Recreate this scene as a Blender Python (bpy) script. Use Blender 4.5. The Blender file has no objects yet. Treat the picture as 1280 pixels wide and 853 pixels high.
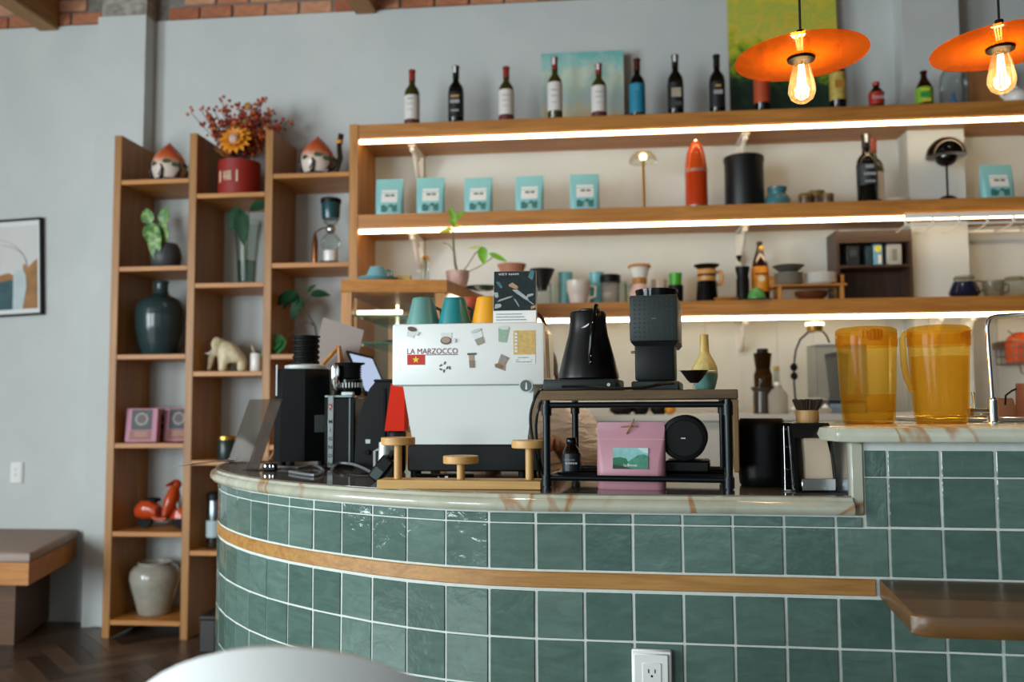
import bpy, bmesh, math, random
from mathutils import Vector, Matrix, Euler
random.seed(7)
SC = bpy.context.scene
COL = SC.collection
R = math.radians
# ---------------------------------------------------------------- camera
H = 1.29                                    # camera height above the floor
FPX = 1106.27                               # focal length in pixels of a 1280 wide frame
PITCH, ROLL, YAW = R(4.077), R(-.321), R(5.745)
_f = Vector((-math.sin(YAW)*math.cos(PITCH), math.cos(YAW)*math.cos(PITCH), math.sin(PITCH)))
_r0 = Vector((math.cos(YAW), math.sin(YAW), 0)); _u0 = _r0.cross(_f)
_r = _r0*math.cos(ROLL)+_u0*math.sin(ROLL); _u = -_r0*math.sin(ROLL)+_u0*math.cos(ROLL)
cam = bpy.data.cameras.new('camera'); camo = bpy.data.objects.new('camera', cam); COL.objects.link(camo)
cam.sensor_width = 36; cam.lens = 36*FPX/1280; cam.clip_start = .02
camo.matrix_world = Matrix(((_r.x, _u.x, -_f.x, 0), (_r.y, _u.y, -_f.y, 0), (_r.z, _u.z, -_f.z, H), (0, 0, 0, 1)))
cam.dof.use_dof = True; cam.dof.focus_distance = 1.95; cam.dof.aperture_fstop = 2.9
SC.camera = camo
# ---------------------------------------------------------------- world, daylight, exposure
w = bpy.data.worlds.new('overcast_sky'); SC.world = w; w.use_nodes = True
w.node_tree.nodes['Background'].inputs[0].default_value = (.62, .78, .95, 1)
w.node_tree.nodes['Background'].inputs[1].default_value = .5
SC.view_settings.view_transform = 'Standard'; SC.view_settings.look = 'None'
SC.view_settings.exposure = 0.48; SC.view_settings.gamma = 1; SC.view_settings.use_curve_mapping = False
def area(name, loc, rot, sx, sy, power, col):
    l = bpy.data.lights.new(name, 'AREA'); l.shape = 'RECTANGLE'; l.size = sx; l.size_y = sy; l.energy = power; l.color = col
    o = bpy.data.objects.new(name, l); COL.objects.link(o); o.location = loc; o.rotation_euler = rot; return o
# daylight entering through the shop windows: street front behind the camera, and the left side
DAY = (.86, .95, 1.0)
area('daylight_window_side', (-5.40, -.3, 1.75), (R(90), 0, R(-90)), 2.6, 2.3, 235, DAY)
area('daylight_window_street', (-4.2, -3.40, 1.75), (R(90), 0, 0), 1.9, 2.4, 165, DAY)
area('daylight_window_door', (0.2, -3.40, 1.75), (R(90), 0, 0), 2.2, 2.4, 8, DAY)

# ---------------------------------------------------------------- picture measures -> real positions
def ray(px, py): return (px-640)/FPX*_r - (py-426.5)/FPX*_u + _f
def at(px, py, Y):
    d = ray(px, py); k = Y/d.y; return Vector((d.x*k, Y, d.z*k+H))
def atz(px, py, z):
    d = ray(px, py); k = (z-H)/d.z; return Vector((d.x*k, d.y*k, z))
def xat(px, Y, z):
    t = (px-640)/FPX; z -= H
    return -(Y*(_r.y-t*_f.y)+z*(_r.z-t*_f.z))/(_r.x-t*_f.x)
def zat(px, py, Y): return at(px, py, Y).z
def kpx(px, Y): return at(px, 426, Y).dot(_f)/FPX - (H*_f.z)/FPX      # metres per pixel

# ---------------------------------------------------------------- materials
def lin(h):
    if isinstance(h, tuple): return h if len(h) == 4 else (*h, 1)
    h = h.lstrip('#'); v = [int(h[i:i+2], 16)/255 for i in (0, 2, 4)]
    return tuple(c/12.92 if c <= .04045 else ((c+.055)/1.055)**2.4 for c in v)+(1,)
class NT:
    def __init__(s, name):
        s.m = bpy.data.materials.new(name); s.m.use_nodes = True; s.t = s.m.node_tree; s.n = s.t.nodes; s.l = s.t.links
        s.p = s.n['Principled BSDF']; s.out = s.n['Material Output']
    def new(s, t, **k):
        n = s.n.new(t)
        for a, b in k.items():
            if hasattr(n, a): setattr(n, a, b)
            else: n.inputs[a.replace('_', ' ')].default_value = b
        return n
    def link(s, a, b): s.l.new(a, b)
    def coord(s, scale=(1, 1, 1), kind='Object', loc=(0, 0, 0), rot=(0, 0, 0)):
        c = s.new('ShaderNodeTexCoord'); m = s.new('ShaderNodeMapping'); m.inputs['Scale'].default_value = scale
        m.inputs['Location'].default_value = loc; m.inputs['Rotation'].default_value = rot
        s.link(c.outputs[kind], m.inputs['Vector']); return m.outputs['Vector']
    def noise(s, vec, scale=5, detail=4, rough=.5, dist=0):
        n = s.new('ShaderNodeTexNoise'); s.link(vec, n.inputs['Vector'])
        n.inputs['Scale'].default_value = scale; n.inputs['Detail'].default_value = detail
        n.inputs['Roughness'].default_value = rough; n.inputs['Distortion'].default_value = dist
        return n.outputs['Fac']
    def ramp(s, fac, stops):
        r = s.new('ShaderNodeValToRGB'); e = r.color_ramp.elements
        while len(e) < len(stops): e.new(.5)
        for i, (p, c) in enumerate(stops): e[i].position = p; e[i].color = lin(c)
        s.link(fac, r.inputs['Fac']); return r.outputs['Color']
    def bump(s, fac, strength=.3, dist=.01):
        b = s.new('ShaderNodeBump'); b.inputs['Strength'].default_value = strength; b.inputs['Distance'].default_value = dist
        s.link(fac, b.inputs['Height']); s.link(b.outputs['Normal'], s.p.inputs['Normal']); return b
    def base(s, c, rough=.5, metal=0, spec=.5):
        s.p.inputs['Roughness'].default_value = rough; s.p.inputs['Metallic'].default_value = metal
        s.p.inputs['Specular IOR Level'].default_value = spec
        if isinstance(c, (str, tuple)): s.p.inputs['Base Color'].default_value = lin(c)
        else: s.link(c, s.p.inputs['Base Color'])
        return s
def flat(name, c, rough=.5, metal=0, var=.0, vs=12, bump=0, bs=60, coat=0, spec=.5):
    t = NT(name)
    if var:
        l = lin(c); lo = tuple(x*(1-var) for x in l[:3]); hi = tuple(min(1, x*(1+var)) for x in l[:3])
        t.base(t.ramp(t.noise(t.coord(), vs, 5), [(.3, lo), (.7, hi)]), rough, metal, spec)
    else: t.base(c, rough, metal, spec)
    if bump: t.bump(t.noise(t.coord(), bs, 3), bump, .004)
    if coat: t.p.inputs['Coat Weight'].default_value = coat; t.p.inputs['Coat Roughness'].default_value = .05
    return t.m
def wood(name, c1, c2, axis=0, rough=.45, fine=1.0, bump=.12):
    t = NT(name); sc = [26*fine]*3; sc[axis] = 1.6*fine
    v = t.coord(tuple(sc)); a = t.noise(v, 1.0, 6, .6, 1.2)
    sc2 = [120*fine]*3; sc2[axis] = 4*fine
    b = t.noise(t.coord(tuple(sc2)), 1, 2, .5)
    mx = t.new('ShaderNodeMath', operation='MULTIPLY_ADD'); t.link(b, mx.inputs[0]); mx.inputs[1].default_value = .35; t.link(a, mx.inputs[2])
    t.base(t.ramp(mx.outputs[0], [(.42, c1), (.85, c2)]), rough)
    t.bump(b, bump, .002); return t.m
def glow(name, c, s):
    t = NT(name); t.base('#000000'); t.p.inputs['Emission Color'].default_value = lin(c); t.p.inputs['Emission Strength'].default_value = s; return t.m
def clear(name, tint='#f4f8f6', refl=.45, body=None, bodymix=0, rough=.02):
    """clear glass or plastic: tinted transparency with a Fresnel gloss, and optionally a cloudy body"""
    t = NT(name); t.n.remove(t.p)
    tr = t.new('ShaderNodeBsdfTransparent'); tr.inputs[0].default_value = lin(tint); sh = tr.outputs[0]
    if body:
        d = t.new('ShaderNodeBsdfDiffuse'); d.inputs[0].default_value = lin(body)
        tl = t.new('ShaderNodeBsdfTranslucent'); tl.inputs[0].default_value = lin(body)
        m = t.new('ShaderNodeMixShader'); m.inputs[0].default_value = .55; t.link(d.outputs[0], m.inputs[1]); t.link(tl.outputs[0], m.inputs[2])
        m2 = t.new('ShaderNodeMixShader'); m2.inputs[0].default_value = bodymix; t.link(sh, m2.inputs[1]); t.link(m.outputs[0], m2.inputs[2]); sh = m2.outputs[0]
    g = t.new('ShaderNodeBsdfGlossy'); g.inputs['Roughness'].default_value = rough
    lw = t.new('ShaderNodeLayerWeight'); lw.inputs[0].default_value = .25
    mm = t.new('ShaderNodeMath', operation='MULTIPLY'); mm.inputs[1].default_value = refl; t.link(lw.outputs['Fresnel'], mm.inputs[0])
    m3 = t.new('ShaderNodeMixShader'); t.link(mm.outputs[0], m3.inputs[0]); t.link(sh, m3.inputs[1]); t.link(g.outputs[0], m3.inputs[2])
    t.link(m3.outputs[0], t.out.inputs[0]); return t.m

# ---------------------------------------------------------------- mesh builder
I4 = Matrix()
def T(x=0, y=0, z=0): return Matrix.Translation((x, y, z))
def RX(a): return Matrix.Rotation(R(a), 4, 'X')
def RY(a): return Matrix.Rotation(R(a), 4, 'Y')
def RZ(a): return Matrix.Rotation(R(a), 4, 'Z')
class MB:
    def __init__(s): s.v = []; s.f = []
    def add(s, vs, fs, m=I4):
        o = len(s.v); s.v += [tuple(m @ Vector(p)) for p in vs]; s.f += [tuple(i+o for i in f) for f in fs]; return s
    def box(s, x0, x1, y0, y1, z0, z1, m=I4, b=0, seg=1):
        if b:
            bm = bmesh.new(); bmesh.ops.create_cube(bm, size=1)
            for p in bm.verts: p.co = Vector(((x0+x1)/2+p.co.x*(x1-x0), (y0+y1)/2+p.co.y*(y1-y0), (z0+z1)/2+p.co.z*(z1-z0)))
            bmesh.ops.bevel(bm, geom=bm.edges[:], offset=b, segments=seg, affect='EDGES', profile=.5)
            bm.verts.index_update(); s.add([p.co[:] for p in bm.verts], [[q.index for q in f.verts] for f in bm.faces], m); bm.free(); return s
        return s.add([(x, y, z) for z in (z0, z1) for y in (y0, y1) for x in (x0, x1)],
                     [(0, 2, 3, 1), (4, 5, 7, 6), (0, 1, 5, 4), (2, 6, 7, 3), (0, 4, 6, 2), (1, 3, 7, 5)], m)
    def lathe(s, prof, n=24, m=I4, cap=True, sq=None):
        vs, fs = [], []
        for r, z in prof:
            for i in range(n):
                a = 2*math.pi*i/n; c, q = math.cos(a), math.sin(a)
                if sq: c = math.copysign(abs(c)**sq, c); q = math.copysign(abs(q)**sq, q)
                vs.append((r*c, r*q, z))
        for j in range(len(prof)-1):
            for i in range(n): fs.append((j*n+i, j*n+(i+1) % n, (j+1)*n+(i+1) % n, (j+1)*n+i))
        if cap:
            if prof[0][0] > 1e-5: fs.append(tuple(range(n-1, -1, -1)))
            if prof[-1][0] > 1e-5: fs.append(tuple((len(prof)-1)*n+i for i in range(n)))
        return s.add(vs, fs, m)
    def cyl(s, r, z0, z1, n=20, m=I4, r2=None): return s.lathe([(r, z0), (r if r2 is None else r2, z1)], n, m)
    def tube(s, pts, r, n=8, m=I4, closed=False):
        pts = [Vector(p) for p in pts]; N = len(pts); rr = r if isinstance(r, (list, tuple)) else [r]*N
        vs, fs = [], []; up = Vector((.013, .027, 1)).normalized(); u = None
        for i, p in enumerate(pts):
            a = pts[(i-1) % N] if (closed or i > 0) else p; b = pts[(i+1) % N] if (closed or i < N-1) else p
            t = (b-a).normalized()
            if u is None: u = t.orthogonal().normalized() if abs(t.dot(up)) > .98 else t.cross(up).normalized()
            u = (u-t*u.dot(t)).normalized(); v = t.cross(u)
            for k in range(n):
                an = 2*math.pi*k/n; vs.append(tuple(p+(u*math.cos(an)+v*math.sin(an))*rr[i]))
        for i in range(N if closed else N-1):
            j = (i+1) % N
            for k in range(n): fs.append((i*n+k, i*n+(k+1) % n, j*n+(k+1) % n, j*n+k))
        if not closed: fs += [tuple(range(n-1, -1, -1)), tuple((N-1)*n+k for k in range(n))]
        return s.add(vs, fs, m)
    def prism(s, poly, z0, z1, m=I4):
        n = len(poly); vs = [(x, y, z0) for x, y in poly]+[(x, y, z1) for x, y in poly]
        fs = [tuple(range(n-1, -1, -1)), tuple(range(n, 2*n))]+[(i, (i+1) % n, n+(i+1) % n, n+i) for i in range(n)]
        return s.add(vs, fs, m)
    def loft(s, rings, m=I4, cap=True, closed=True):
        n = len(rings[0]); vs = [p for r in rings for p in r]; fs = []
        for j in range(len(rings)-1):
            for i in range(n if closed else n-1): fs.append((j*n+i, j*n+(i+1) % n, (j+1)*n+(i+1) % n, (j+1)*n+i))
        if cap: fs += [tuple(range(n-1, -1, -1)), tuple((len(rings)-1)*n+i for i in range(n))]
        return s.add(vs, fs, m)
    def ball(s, r, m=I4, n=12, k=8, sx=1, sy=1, sz=1):
        return s.lathe([(max(1e-6, r*math.sin(math.pi*j/k)), -r*math.cos(math.pi*j/k)) for j in range(k+1)], n, m @ Matrix.Diagonal((sx, sy, sz, 1)), cap=False)
    def leaf(s, L, W, m=I4, bend=.3, fold=.15, th=.0012, n=6):
        """a leaf blade along +X with midrib fold, droop and real thickness"""
        top = []
        for i in range(n+1):
            t = i/n; w = W*.5*(math.sin(math.pi*min(1, t**.75)))**.8 if 0 < t < 1 else .0003
            x = L*t; z = -bend*L*t*t
            top.append([(x, -w, z+fold*w*1.2), (x, 0, z), (x, w, z+fold*w*1.2)])
        vs = []; fs = []
        for dz in (th, 0):
            for row in top: vs += [(a, b, c+dz) for a, b, c in row]
        o = 3*(n+1)
        for i in range(n):
            for j in range(2):
                a = 3*i+j; fs.append((a, a+3, a+4, a+1)); fs.append((o+a, o+a+1, o+a+4, o+a+3))
            fs.append((3*i, o+3*i, o+3*i+3, 3*i+3)); fs.append((3*i+2, 3*i+5, o+3*i+5, o+3*i+2))
        return s.add(vs, fs, m)
    def mesh(s, name, mat, smooth=40):
        me = bpy.data.meshes.new(name); me.from_pydata(s.v, [], s.f)
        me.validate()
        if mat: me.materials.append(mat)
        if smooth:
            me.polygons.foreach_set('use_smooth', [True]*len(me.polygons)); me.set_sharp_from_angle(angle=R(smooth))
        me.update(); return me
    def build(s, name, mat, parent=None, smooth=40, loc=None, rz=0):
        return link(name, s.mesh(name, mat, smooth), parent, loc, rz)
def fixn(me):
    bm = bmesh.new(); bm.from_mesh(me); bmesh.ops.recalc_face_normals(bm, faces=bm.faces); bm.to_mesh(me); bm.free(); return me
def link(name, me, parent=None, loc=None, rz=0):
    if me: fixn(me)
    o = bpy.data.objects.new(name, me); COL.objects.link(o)
    if parent: o.parent = parent
    if loc is not None: o.location = loc
    if rz: o.rotation_euler.z = R(rz)
    return o
def tag(o, label, cat=None, group=None, kind=None):
    o['label'] = label
    if cat: o['category'] = cat
    if group: o['group'] = group
    if kind: o['kind'] = kind
    return o
def thing(name, loc, label, cat, rz=0, group=None):
    o = bpy.data.objects.new(name, None); COL.objects.link(o); o.location = loc; o.rotation_euler.z = R(rz); o.empty_display_size = .05
    return tag(o, label, cat, group)
def struct(o): o['kind'] = 'structure'; return o
def copy_tree(o, parent=None):
    c = o.copy(); COL.objects.link(c); c.parent = parent
    for ch in list(o.children): copy_tree(ch, c)
    return c
def text(s, mat, parent, h, m, width=None, name='lettering', depth=.0004, bold=0, shear=0, spacing=1):
    cu = bpy.data.curves.new('t', 'FONT'); cu.body = s; cu.align_x = 'CENTER'; cu.align_y = 'CENTER'; cu.size = 1; cu.extrude = 0; cu.offset = bold; cu.shear = shear; cu.resolution_u = 3; cu.space_character = spacing
    ob = bpy.data.objects.new('t', cu); COL.objects.link(ob); bpy.context.view_layer.update()
    me = bpy.data.meshes.new_from_object(ob.evaluated_get(bpy.context.evaluated_depsgraph_get()))
    bpy.data.objects.remove(ob); bpy.data.curves.remove(cu)
    if not me.vertices: return None
    xs = [v.co.x for v in me.vertices]; ys = [v.co.y for v in me.vertices]
    hx = (max(xs)-min(xs)) or 1; hy = (max(ys)-min(ys)) or 1; cx = (max(xs)+min(xs))/2; cy = (max(ys)+min(ys))/2
    ky = h/hy; kx = width/hx if width else ky
    # flat print in local X-Z plane facing -Y
    for v in me.vertices: v.co = m @ Vector(((v.co.x-cx)*kx, 0, (v.co.y-cy)*ky))
    me.materials.clear(); me.materials.append(mat); me.name = name
    o = bpy.data.objects.new(name, me); COL.objects.link(o); o.parent = parent; return o
def plate(poly, y, mat, parent, name, th=.0006):
    """thin printed or stuck-on piece: outline in local X-Z, front face at -Y"""
    b = MB(); n = len(poly)
    vs = [(x, y, z) for x, z in poly]+[(x, y-th, z) for x, z in poly]
    b.add(vs, [tuple(range(n)), tuple(range(2*n-1, n-1, -1))]+[(i, n+i, n+(i+1) % n, (i+1) % n) for i in range(n)])
    return b.build(name, mat, parent, smooth=0)
def rect(x0, x1, z0, z1): return [(x0, z0), (x1, z0), (x1, z1), (x0, z1)]
def ell(cx, cz, a, b, n=16, rot=0):
    c, s = math.cos(R(rot)), math.sin(R(rot))
    return [(cx+a*math.cos(t)*c-b*math.sin(t)*s, cz+a*math.cos(t)*s+b*math.sin(t)*c) for t in [2*math.pi*i/n for i in range(n)]]
def spin(poly, cx, cz, rot):
    c, s = math.cos(R(rot)), math.sin(R(rot)); return [(cx+x*c-z*s, cz+x*s+z*c) for x, z in poly]
# ================================================================ materials shared
oakX = wood('oak_along', '#965c20', '#c5863f', 0); oakZ = wood('oak_upright', '#965f25', '#c38842', 2); oakY = wood('oak_deep', '#87561e', '#b07a36', 1)
darkfloor = wood('dark_floor_wood', '#35281f', '#54402f', 0, .35)
def plaster():
    t = NT('pale_grey_plaster'); v = t.coord()
    t.base(t.ramp(t.noise(v, 2.2, 5, .6), [(.3, '#bfc5c3'), (.75, '#cacfcc')]), .75); t.bump(t.noise(v, 38, 5, .65), .12, .004); return t.m
plast = plaster()
mortar = flat('grey_mortar', '#7d7870', .9, var=.25, vs=20, bump=.5, bs=40)
concrete = flat('rough_concrete', '#99938a', .9, var=.35, vs=25, bump=.7, bs=35)
def brickmat():
    t = NT('red_clay_brick'); oi = t.new('ShaderNodeObjectInfo'); v = t.coord()
    a = t.ramp(oi.outputs['Random'], [(0, '#b06a4c'), (.5, '#c98661'), (1, '#d8a27e')])
    mx = t.new('ShaderNodeMixRGB', blend_type='MULTIPLY'); mx.inputs[0].default_value = .6; t.link(a, mx.inputs[1])
    t.link(t.ramp(t.noise(v, 22, 6, .7), [(.3, '#8c8078'), (.7, '#ffffff')]), mx.inputs[2]); t.base(mx.outputs[0], .9)
    t.bump(t.noise(v, 45, 5), .6, .004); return t.m
brickm = brickmat()
black = flat('matte_black', '#0a0b0c', .45, spec=.2); blackg = flat('gloss_black', '#060707', .14, spec=.3); blackr = flat('black_rubber', '#070808', .6, spec=.15)
steel = flat('brushed_steel', '#c9cccc', .22, 1); chrome = flat('chrome', '#dfe3e4', .08, 1)
white = flat('white_enamel', '#e6ebe8', .3); whitep = flat('white_plastic', '#e8eae8', .4); ceram = flat('white_ceramic', '#e9e6df', .2)
glass = clear('clear_glass'); glassg = clear('green_edge_glass', '#dcf0e8')
gold = flat('brass', '#c79a4b', .3, 1)
led = glow('led_light', '#ffe4b6', 8.5)
ZF = 0.0; YW = 5.17; YF = 4.78; ZTOP = 2.42+H
# ================================================================ room shell
XL, XR, YB = -5.5, 6.5, -3.5; ZC = 4.22
fl = MB().box(XL, XR, YB, YW, -.12, -.012).build('floor', darkfloor); struct(fl)
ce = MB().box(XL, XR, YB, YW+.1, ZC, ZC+.1).build('ceiling', flat('brick_brown_ceiling', '#7a5a48', .85, var=.2, vs=6)); struct(ce)
wb = MB().box(XL, XR, YW, YW+.2, -.05, ZTOP).build('wall_back', plast); struct(wb)
MB().box(XL, XR, YW+.025, YW+.2, ZTOP, ZC).build('mortar', mortar, wb)
def wall_open(name, along, lo, hi, pos, th, openings):
    """wall with real window openings; along='x' or 'y'"""
    b = MB(); cuts = sorted(openings); cur = lo
    def seg(a0, a1, z0, z1):
        if a1-a0 < 1e-4: return
        b.box(a0, a1, pos-th, pos, z0, z1) if along == 'x' else b.box(pos-th, pos, a0, a1, z0, z1)
    for a0, a1, z0, z1 in cuts:
        seg(cur, a0, -.05, ZC); seg(a0, a1, -.05, z0); seg(a0, a1, z1, ZC); cur = a1
    seg(cur, hi, -.05, ZC); o = b.build(name, plast); return struct(o)
wall_open('wall_left', 'y', YB, YW, XL, .2, [(-1.6, 1.0, .6, 2.9)])
wall_open('wall_front', 'x', XL, XR, YB, .2, [(-5.2, -3.2, .55, 2.95), (-.9, 1.3, .05, 2.95)])
wr = MB().box(XR, XR+.2, YB, YW, -.05, ZC).build('wall_right', flat('dark_brown_unseen_wall', '#4a3a2e', .6, var=.1)); struct(wr)  # unseen wall, coloured dark to cut the light bounced from this side
winm = flat('window_frame_paint', '#3a3d3c', .4)
def window(i, along, a0, a1, z0, z1, pos, nx):
    f = struct(bpy.data.objects.new('window_%d' % i, None)); COL.objects.link(f)
    b = MB(); g = .05
    def bx(p0, p1, q0, q1, t=.04):
        b.box(p0, p1, pos-.1-t/2, pos-.1+t/2, q0, q1) if along == 'x' else b.box(pos-.1-t/2, pos-.1+t/2, p0, p1, q0, q1)
    bx(a0, a1, z0, z0+g); bx(a0, a1, z1-g, z1)
    for k in range(nx+1):
        c = a0+(a1-a0)*k/nx; bx(max(a0, c-g/2), min(a1, c+g/2), z0+g, z1-g)
    b.build('window_frame', winm, f)
    for k in range(nx):
        p0 = a0+(a1-a0)*k/nx+g/2; p1 = a0+(a1-a0)*(k+1)/nx-g/2; b = MB(); bx(p0, p1, z0+g, z1-g, .008); b.build('pane', glass, f)
window(1, 'y', -1.6, 1.0, .6, 2.9, XL, 3); window(2, 'x', -5.2, -3.2, .55, 2.95, YB, 3); window(3, 'x', -.9, 1.3, .05, 2.95, YB, 2)
# pilasters
xp0, xp1 = -3.075, -2.765
pl = MB().box(xp0, xp1, 5.05, YW, -.02, 2.41+H).build('wall_pilaster', plast); struct(pl)
MB().box(xp0+.02, xp1+.0, 5.055, YW+.02, 2.41+H, ZC).build('concrete_head', concrete, pl)
xc0, xc1 = 1.70, 2.0
pc = MB().box(xc0, xc1, 5.0, YW, -.02, ZC).build('wall_column', plast); struct(pc)
# bricks exposed above the plaster
bl, bh = .2, .075
bme = [MB().box(-bl/2, bl/2, 0, .05, 0, bh, b=.006).mesh('brick', brickm, 0) for _ in range(1)][0]
for row in range(5):
    z = ZTOP+.012+row*(bh+.013)
    x = -4.3+(row % 2)*.107
    while x < .9:
        if not (xp0-.11 < x < xp1+.11):
            o = link('brick', bme, wb, (x, YW+.008+random.uniform(-.004, .006), z)); o.rotation_euler.y = random.uniform(-.01, .01)
        x += bl+.014
# timber beams under the ceiling
beamm = wood('ceiling_beam_wood', '#7d5630', '#b07f48', 1, .6)
for i, (pa, py) in enumerate([(60, 38), (457, 17)]):
    X = at(pa, py, YW-.01).x; Z = at(pa, py, YW-.01).z
    o = MB().box(X-.065, X+.065, YB+.02, YW-.002, Z, ZC-.002, b=.006).build('trim_%d' % (i+1), beamm); struct(o)
for i, X in enumerate([.45, 2.35]):
    o = MB().box(X-.065, X+.065, YB+.02, YW-.002, Z, ZC-.002, b=.006).build('trim_%d' % (i+3), beamm); struct(o)
# herringbone boards, as far as the camera can tell them apart
pm = []
for s in range(3):
    t = wood('floor_board_%d' % s, ['#2c211a', '#3a2c22', '#463629'][s], ['#45352a', '#564334', '#66503d'][s], 0, .33)
    pm.append(MB().box(-.222, .222, -.0437, .0437, -.0119, 0, b=.0012).mesh('board', t, 0))
W0, NW = .0892, 5
for i in range(-60, 60):
    for m_ in range(-6, 7):
        for k in (0, 1):
            u, v = (i+m_*NW, i-m_*NW) if k == 0 else (i+m_*NW+NW, i-m_*NW-NW+1)
            cu, cv = (u+NW/2, v+.5) if k == 0 else (u+.5, v+NW/2)
            c45 = math.sqrt(.5)*W0
            x, y = (cu-cv)*c45-2.6, (cu+cv)*c45+3.9
            if -3.95 < x < -1.4 and 3.25 < y < 4.88:
                o = link('board', random.choice(pm), fl, (x, y, random.uniform(-.0006, 0)))
                o.rotation_euler.z = R(45) if k == 0 else R(135)
# white wall tiles under the lowest shelf
wt = flat('white_wall_tile', '#cfd2cc', .3)
tm = MB().box(-.0992, .0992, -.008, 0, -.42, .31, b=.001).mesh('wall_tile', wt, 0)
x = -.3
while x < 2.9:
    if not (xc0-.1 < x < xc1+.1): link('wall_tile', tm, wb, (x, YW, H+.2))
    x += .2
# ================================================================ bar counter
PL = [(-1.076, 2.495), (-1.012, 2.416), (-.943, 2.34), (-.868, 2.27), (-.789, 2.206), (-.705, 2.146), (-.618, 2.092), (-.53, 2.041), (-.439, 1.997),
      (-.345, 1.962), (-.247, 1.938), (-.144, 1.925), (-.041, 1.919), (.062, 1.914), (.165, 1.908), (.267, 1.903), (.37, 1.898), (.473, 1.893), (.576, 1.888),
      (.678, 1.883), (.781, 1.877)]
PL = [Vector(p) for p in PL]
d = PL[0]-PL[1]; ang = math.atan2(d.y, d.x)
for k in range(9):
    ang -= R(5.2) if k < 3 else R(7); PL.insert(0, PL[0]+Vector((math.cos(ang), math.sin(ang)))*.102)
NL = 9
for k in range(7): PL.append(PL[-1]+(PL[20+NL]-PL[19+NL]))
def nrm(i):
    a = PL[max(0, i-1)]; b = PL[min(len(PL)-1, i+1)]; t = (b-a).normalized(); return Vector((t.y, -t.x))      # outwards, towards the guests
NRM = [nrm(i) for i in range(len(PL))]
def off(i, d): return PL[i]+NRM[i]*d
ZT = H-.192                                    # lower worktop
XU = .505                                      # where the raised part starts
bar = thing('bar_counter', (0, 0, 0), 'curved bar counter clad in glazed green square tiles with an oak band', 'counter')
grout = flat('pale_grout', '#c9d0c9', .8, var=.06, vs=60)
n = len(PL)
b = MB()
front = [tuple(off(i, .0048)) for i in range(n)]; back = [tuple(off(i, -.10)) for i in range(n)]
b.prism(front+back[::-1], 0, ZT-.0385)
b.build('counter_wall', grout, bar)
iu = min(i for i in range(n) if PL[i].x > .56)
xe = PL[-1].x
yu = lambda x: PL[12+NL].y+(x-PL[12+NL].x)*(PL[20+NL].y-PL[12+NL].y)/(PL[20+NL].x-PL[12+NL].x)
b = MB(); b.prism([(XU+.024, yu(XU+.024)-.0048), (xe, yu(xe)-.0048), (xe, yu(xe)+.6), (XU+.024, yu(XU)+.6)], ZT-.0385, H-.0825); b.build('raised_wall', grout, bar)
def tilemat():
    t = NT('glazed_green_tile'); oi = t.new('ShaderNodeObjectInfo'); v = t.coord()
    ad = t.new('ShaderNodeVectorMath', operation='ADD'); t.link(v, ad.inputs[0])
    mu = t.new('ShaderNodeVectorMath', operation='SCALE'); mu.inputs['Scale'].default_value = 40; cb = t.new('ShaderNodeCombineXYZ')
    for k in range(3): t.link(oi.outputs['Random'], cb.inputs[k])
    t.link(cb.outputs[0], mu.inputs[0]); t.link(mu.outputs[0], ad.inputs[1]); vv = ad.outputs[0]
    a = t.ramp(oi.outputs['Random'], [(0, '#516a62'), (.5, '#5a736b'), (1, '#657e75')])
    mx = t.new('ShaderNodeMixRGB', blend_type='MULTIPLY'); mx.inputs[0].default_value = .75; t.link(a, mx.inputs[1])
    st = t.new('ShaderNodeVectorMath', operation='MULTIPLY'); t.link(vv, st.inputs[0]); st.inputs[1].default_value = (10, 10, 34)
    t.link(t.ramp(t.noise(st.outputs[0], 1, 5, .6, 1), [(.3, '#c8d0cc'), (.7, '#ffffff')]), mx.inputs[2])
    t.base(mx.outputs[0], .09)
    n1 = t.noise(vv, 26, 3, .5, .4); n2 = t.noise(vv, 90, 2, .5)
    m2 = t.new('ShaderNodeMath', operation='MULTIPLY_ADD'); t.link(n2, m2.inputs[0]); m2.inputs[1].default_value = .12; t.link(n1, m2.inputs[2])
    t.bump(m2.outputs[0], .3, .005); return t.m
tilem = tilemat()
def tile_mesh(wd, hg):
    b = MB(); b.box(-wd/2, wd/2, -.007, 0, -hg/2, hg/2, b=.0014, seg=1); return fixn(b.mesh('tile', tilem, 30))
TW = .0975
tm_full, tm_A, tm_cut, tm_up2 = tile_mesh(TW, .0975), tile_mesh(TW, .0955), tile_mesh(TW, .02), tile_mesh(TW, .052)
def put_tile(i, z, me, du=0):
    a, c = PL[i], PL[i+1]; mid = (a+c)/2; t = (c-a).normalized(); nn = Vector((t.y, -t.x))
    o = bpy.data.objects.new('tile', me); COL.objects.link(o); o.parent = bar
    p = mid+nn*random.uniform(-.0004, .001); o.location = (p.x, p.y, z)
    o.rotation_euler = (random.uniform(-.006, .006), random.uniform(-.006, .006), math.atan2(t.y, t.x)+random.uniform(-.008, .008)); return o
rows = [(H-.305, tm_A), (H-.4475, tm_full), (H-.5495, tm_full), (H-.6515, tm_full)]
for i in range(n-1):
    xm = (PL[i].x+PL[i+1].x)/2
    put_tile(i, H-.2445, tm_cut) if xm < XU else None
    for z, me in rows: put_tile(i, z, me)
lt = MB()
for i in range(n-1):                            # rows below the frame, down to the floor
    a, c = PL[i], PL[i+1]; t = (c-a).normalized(); mid = (a+c)/2
    for k in range(5):
        lt.box(-TW/2, TW/2, -.007, 0, -.0492, .0492, T(mid.x, mid.y, H-.7535-k*.102) @ Matrix.Rotation(math.atan2(t.y, t.x), 4, 'Z'))
tag(lt.build('lower_tile_rows', tilem, bar, 0), 'lower rows of glazed green tiles near the floor')['kind'] = 'stuff'
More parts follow.
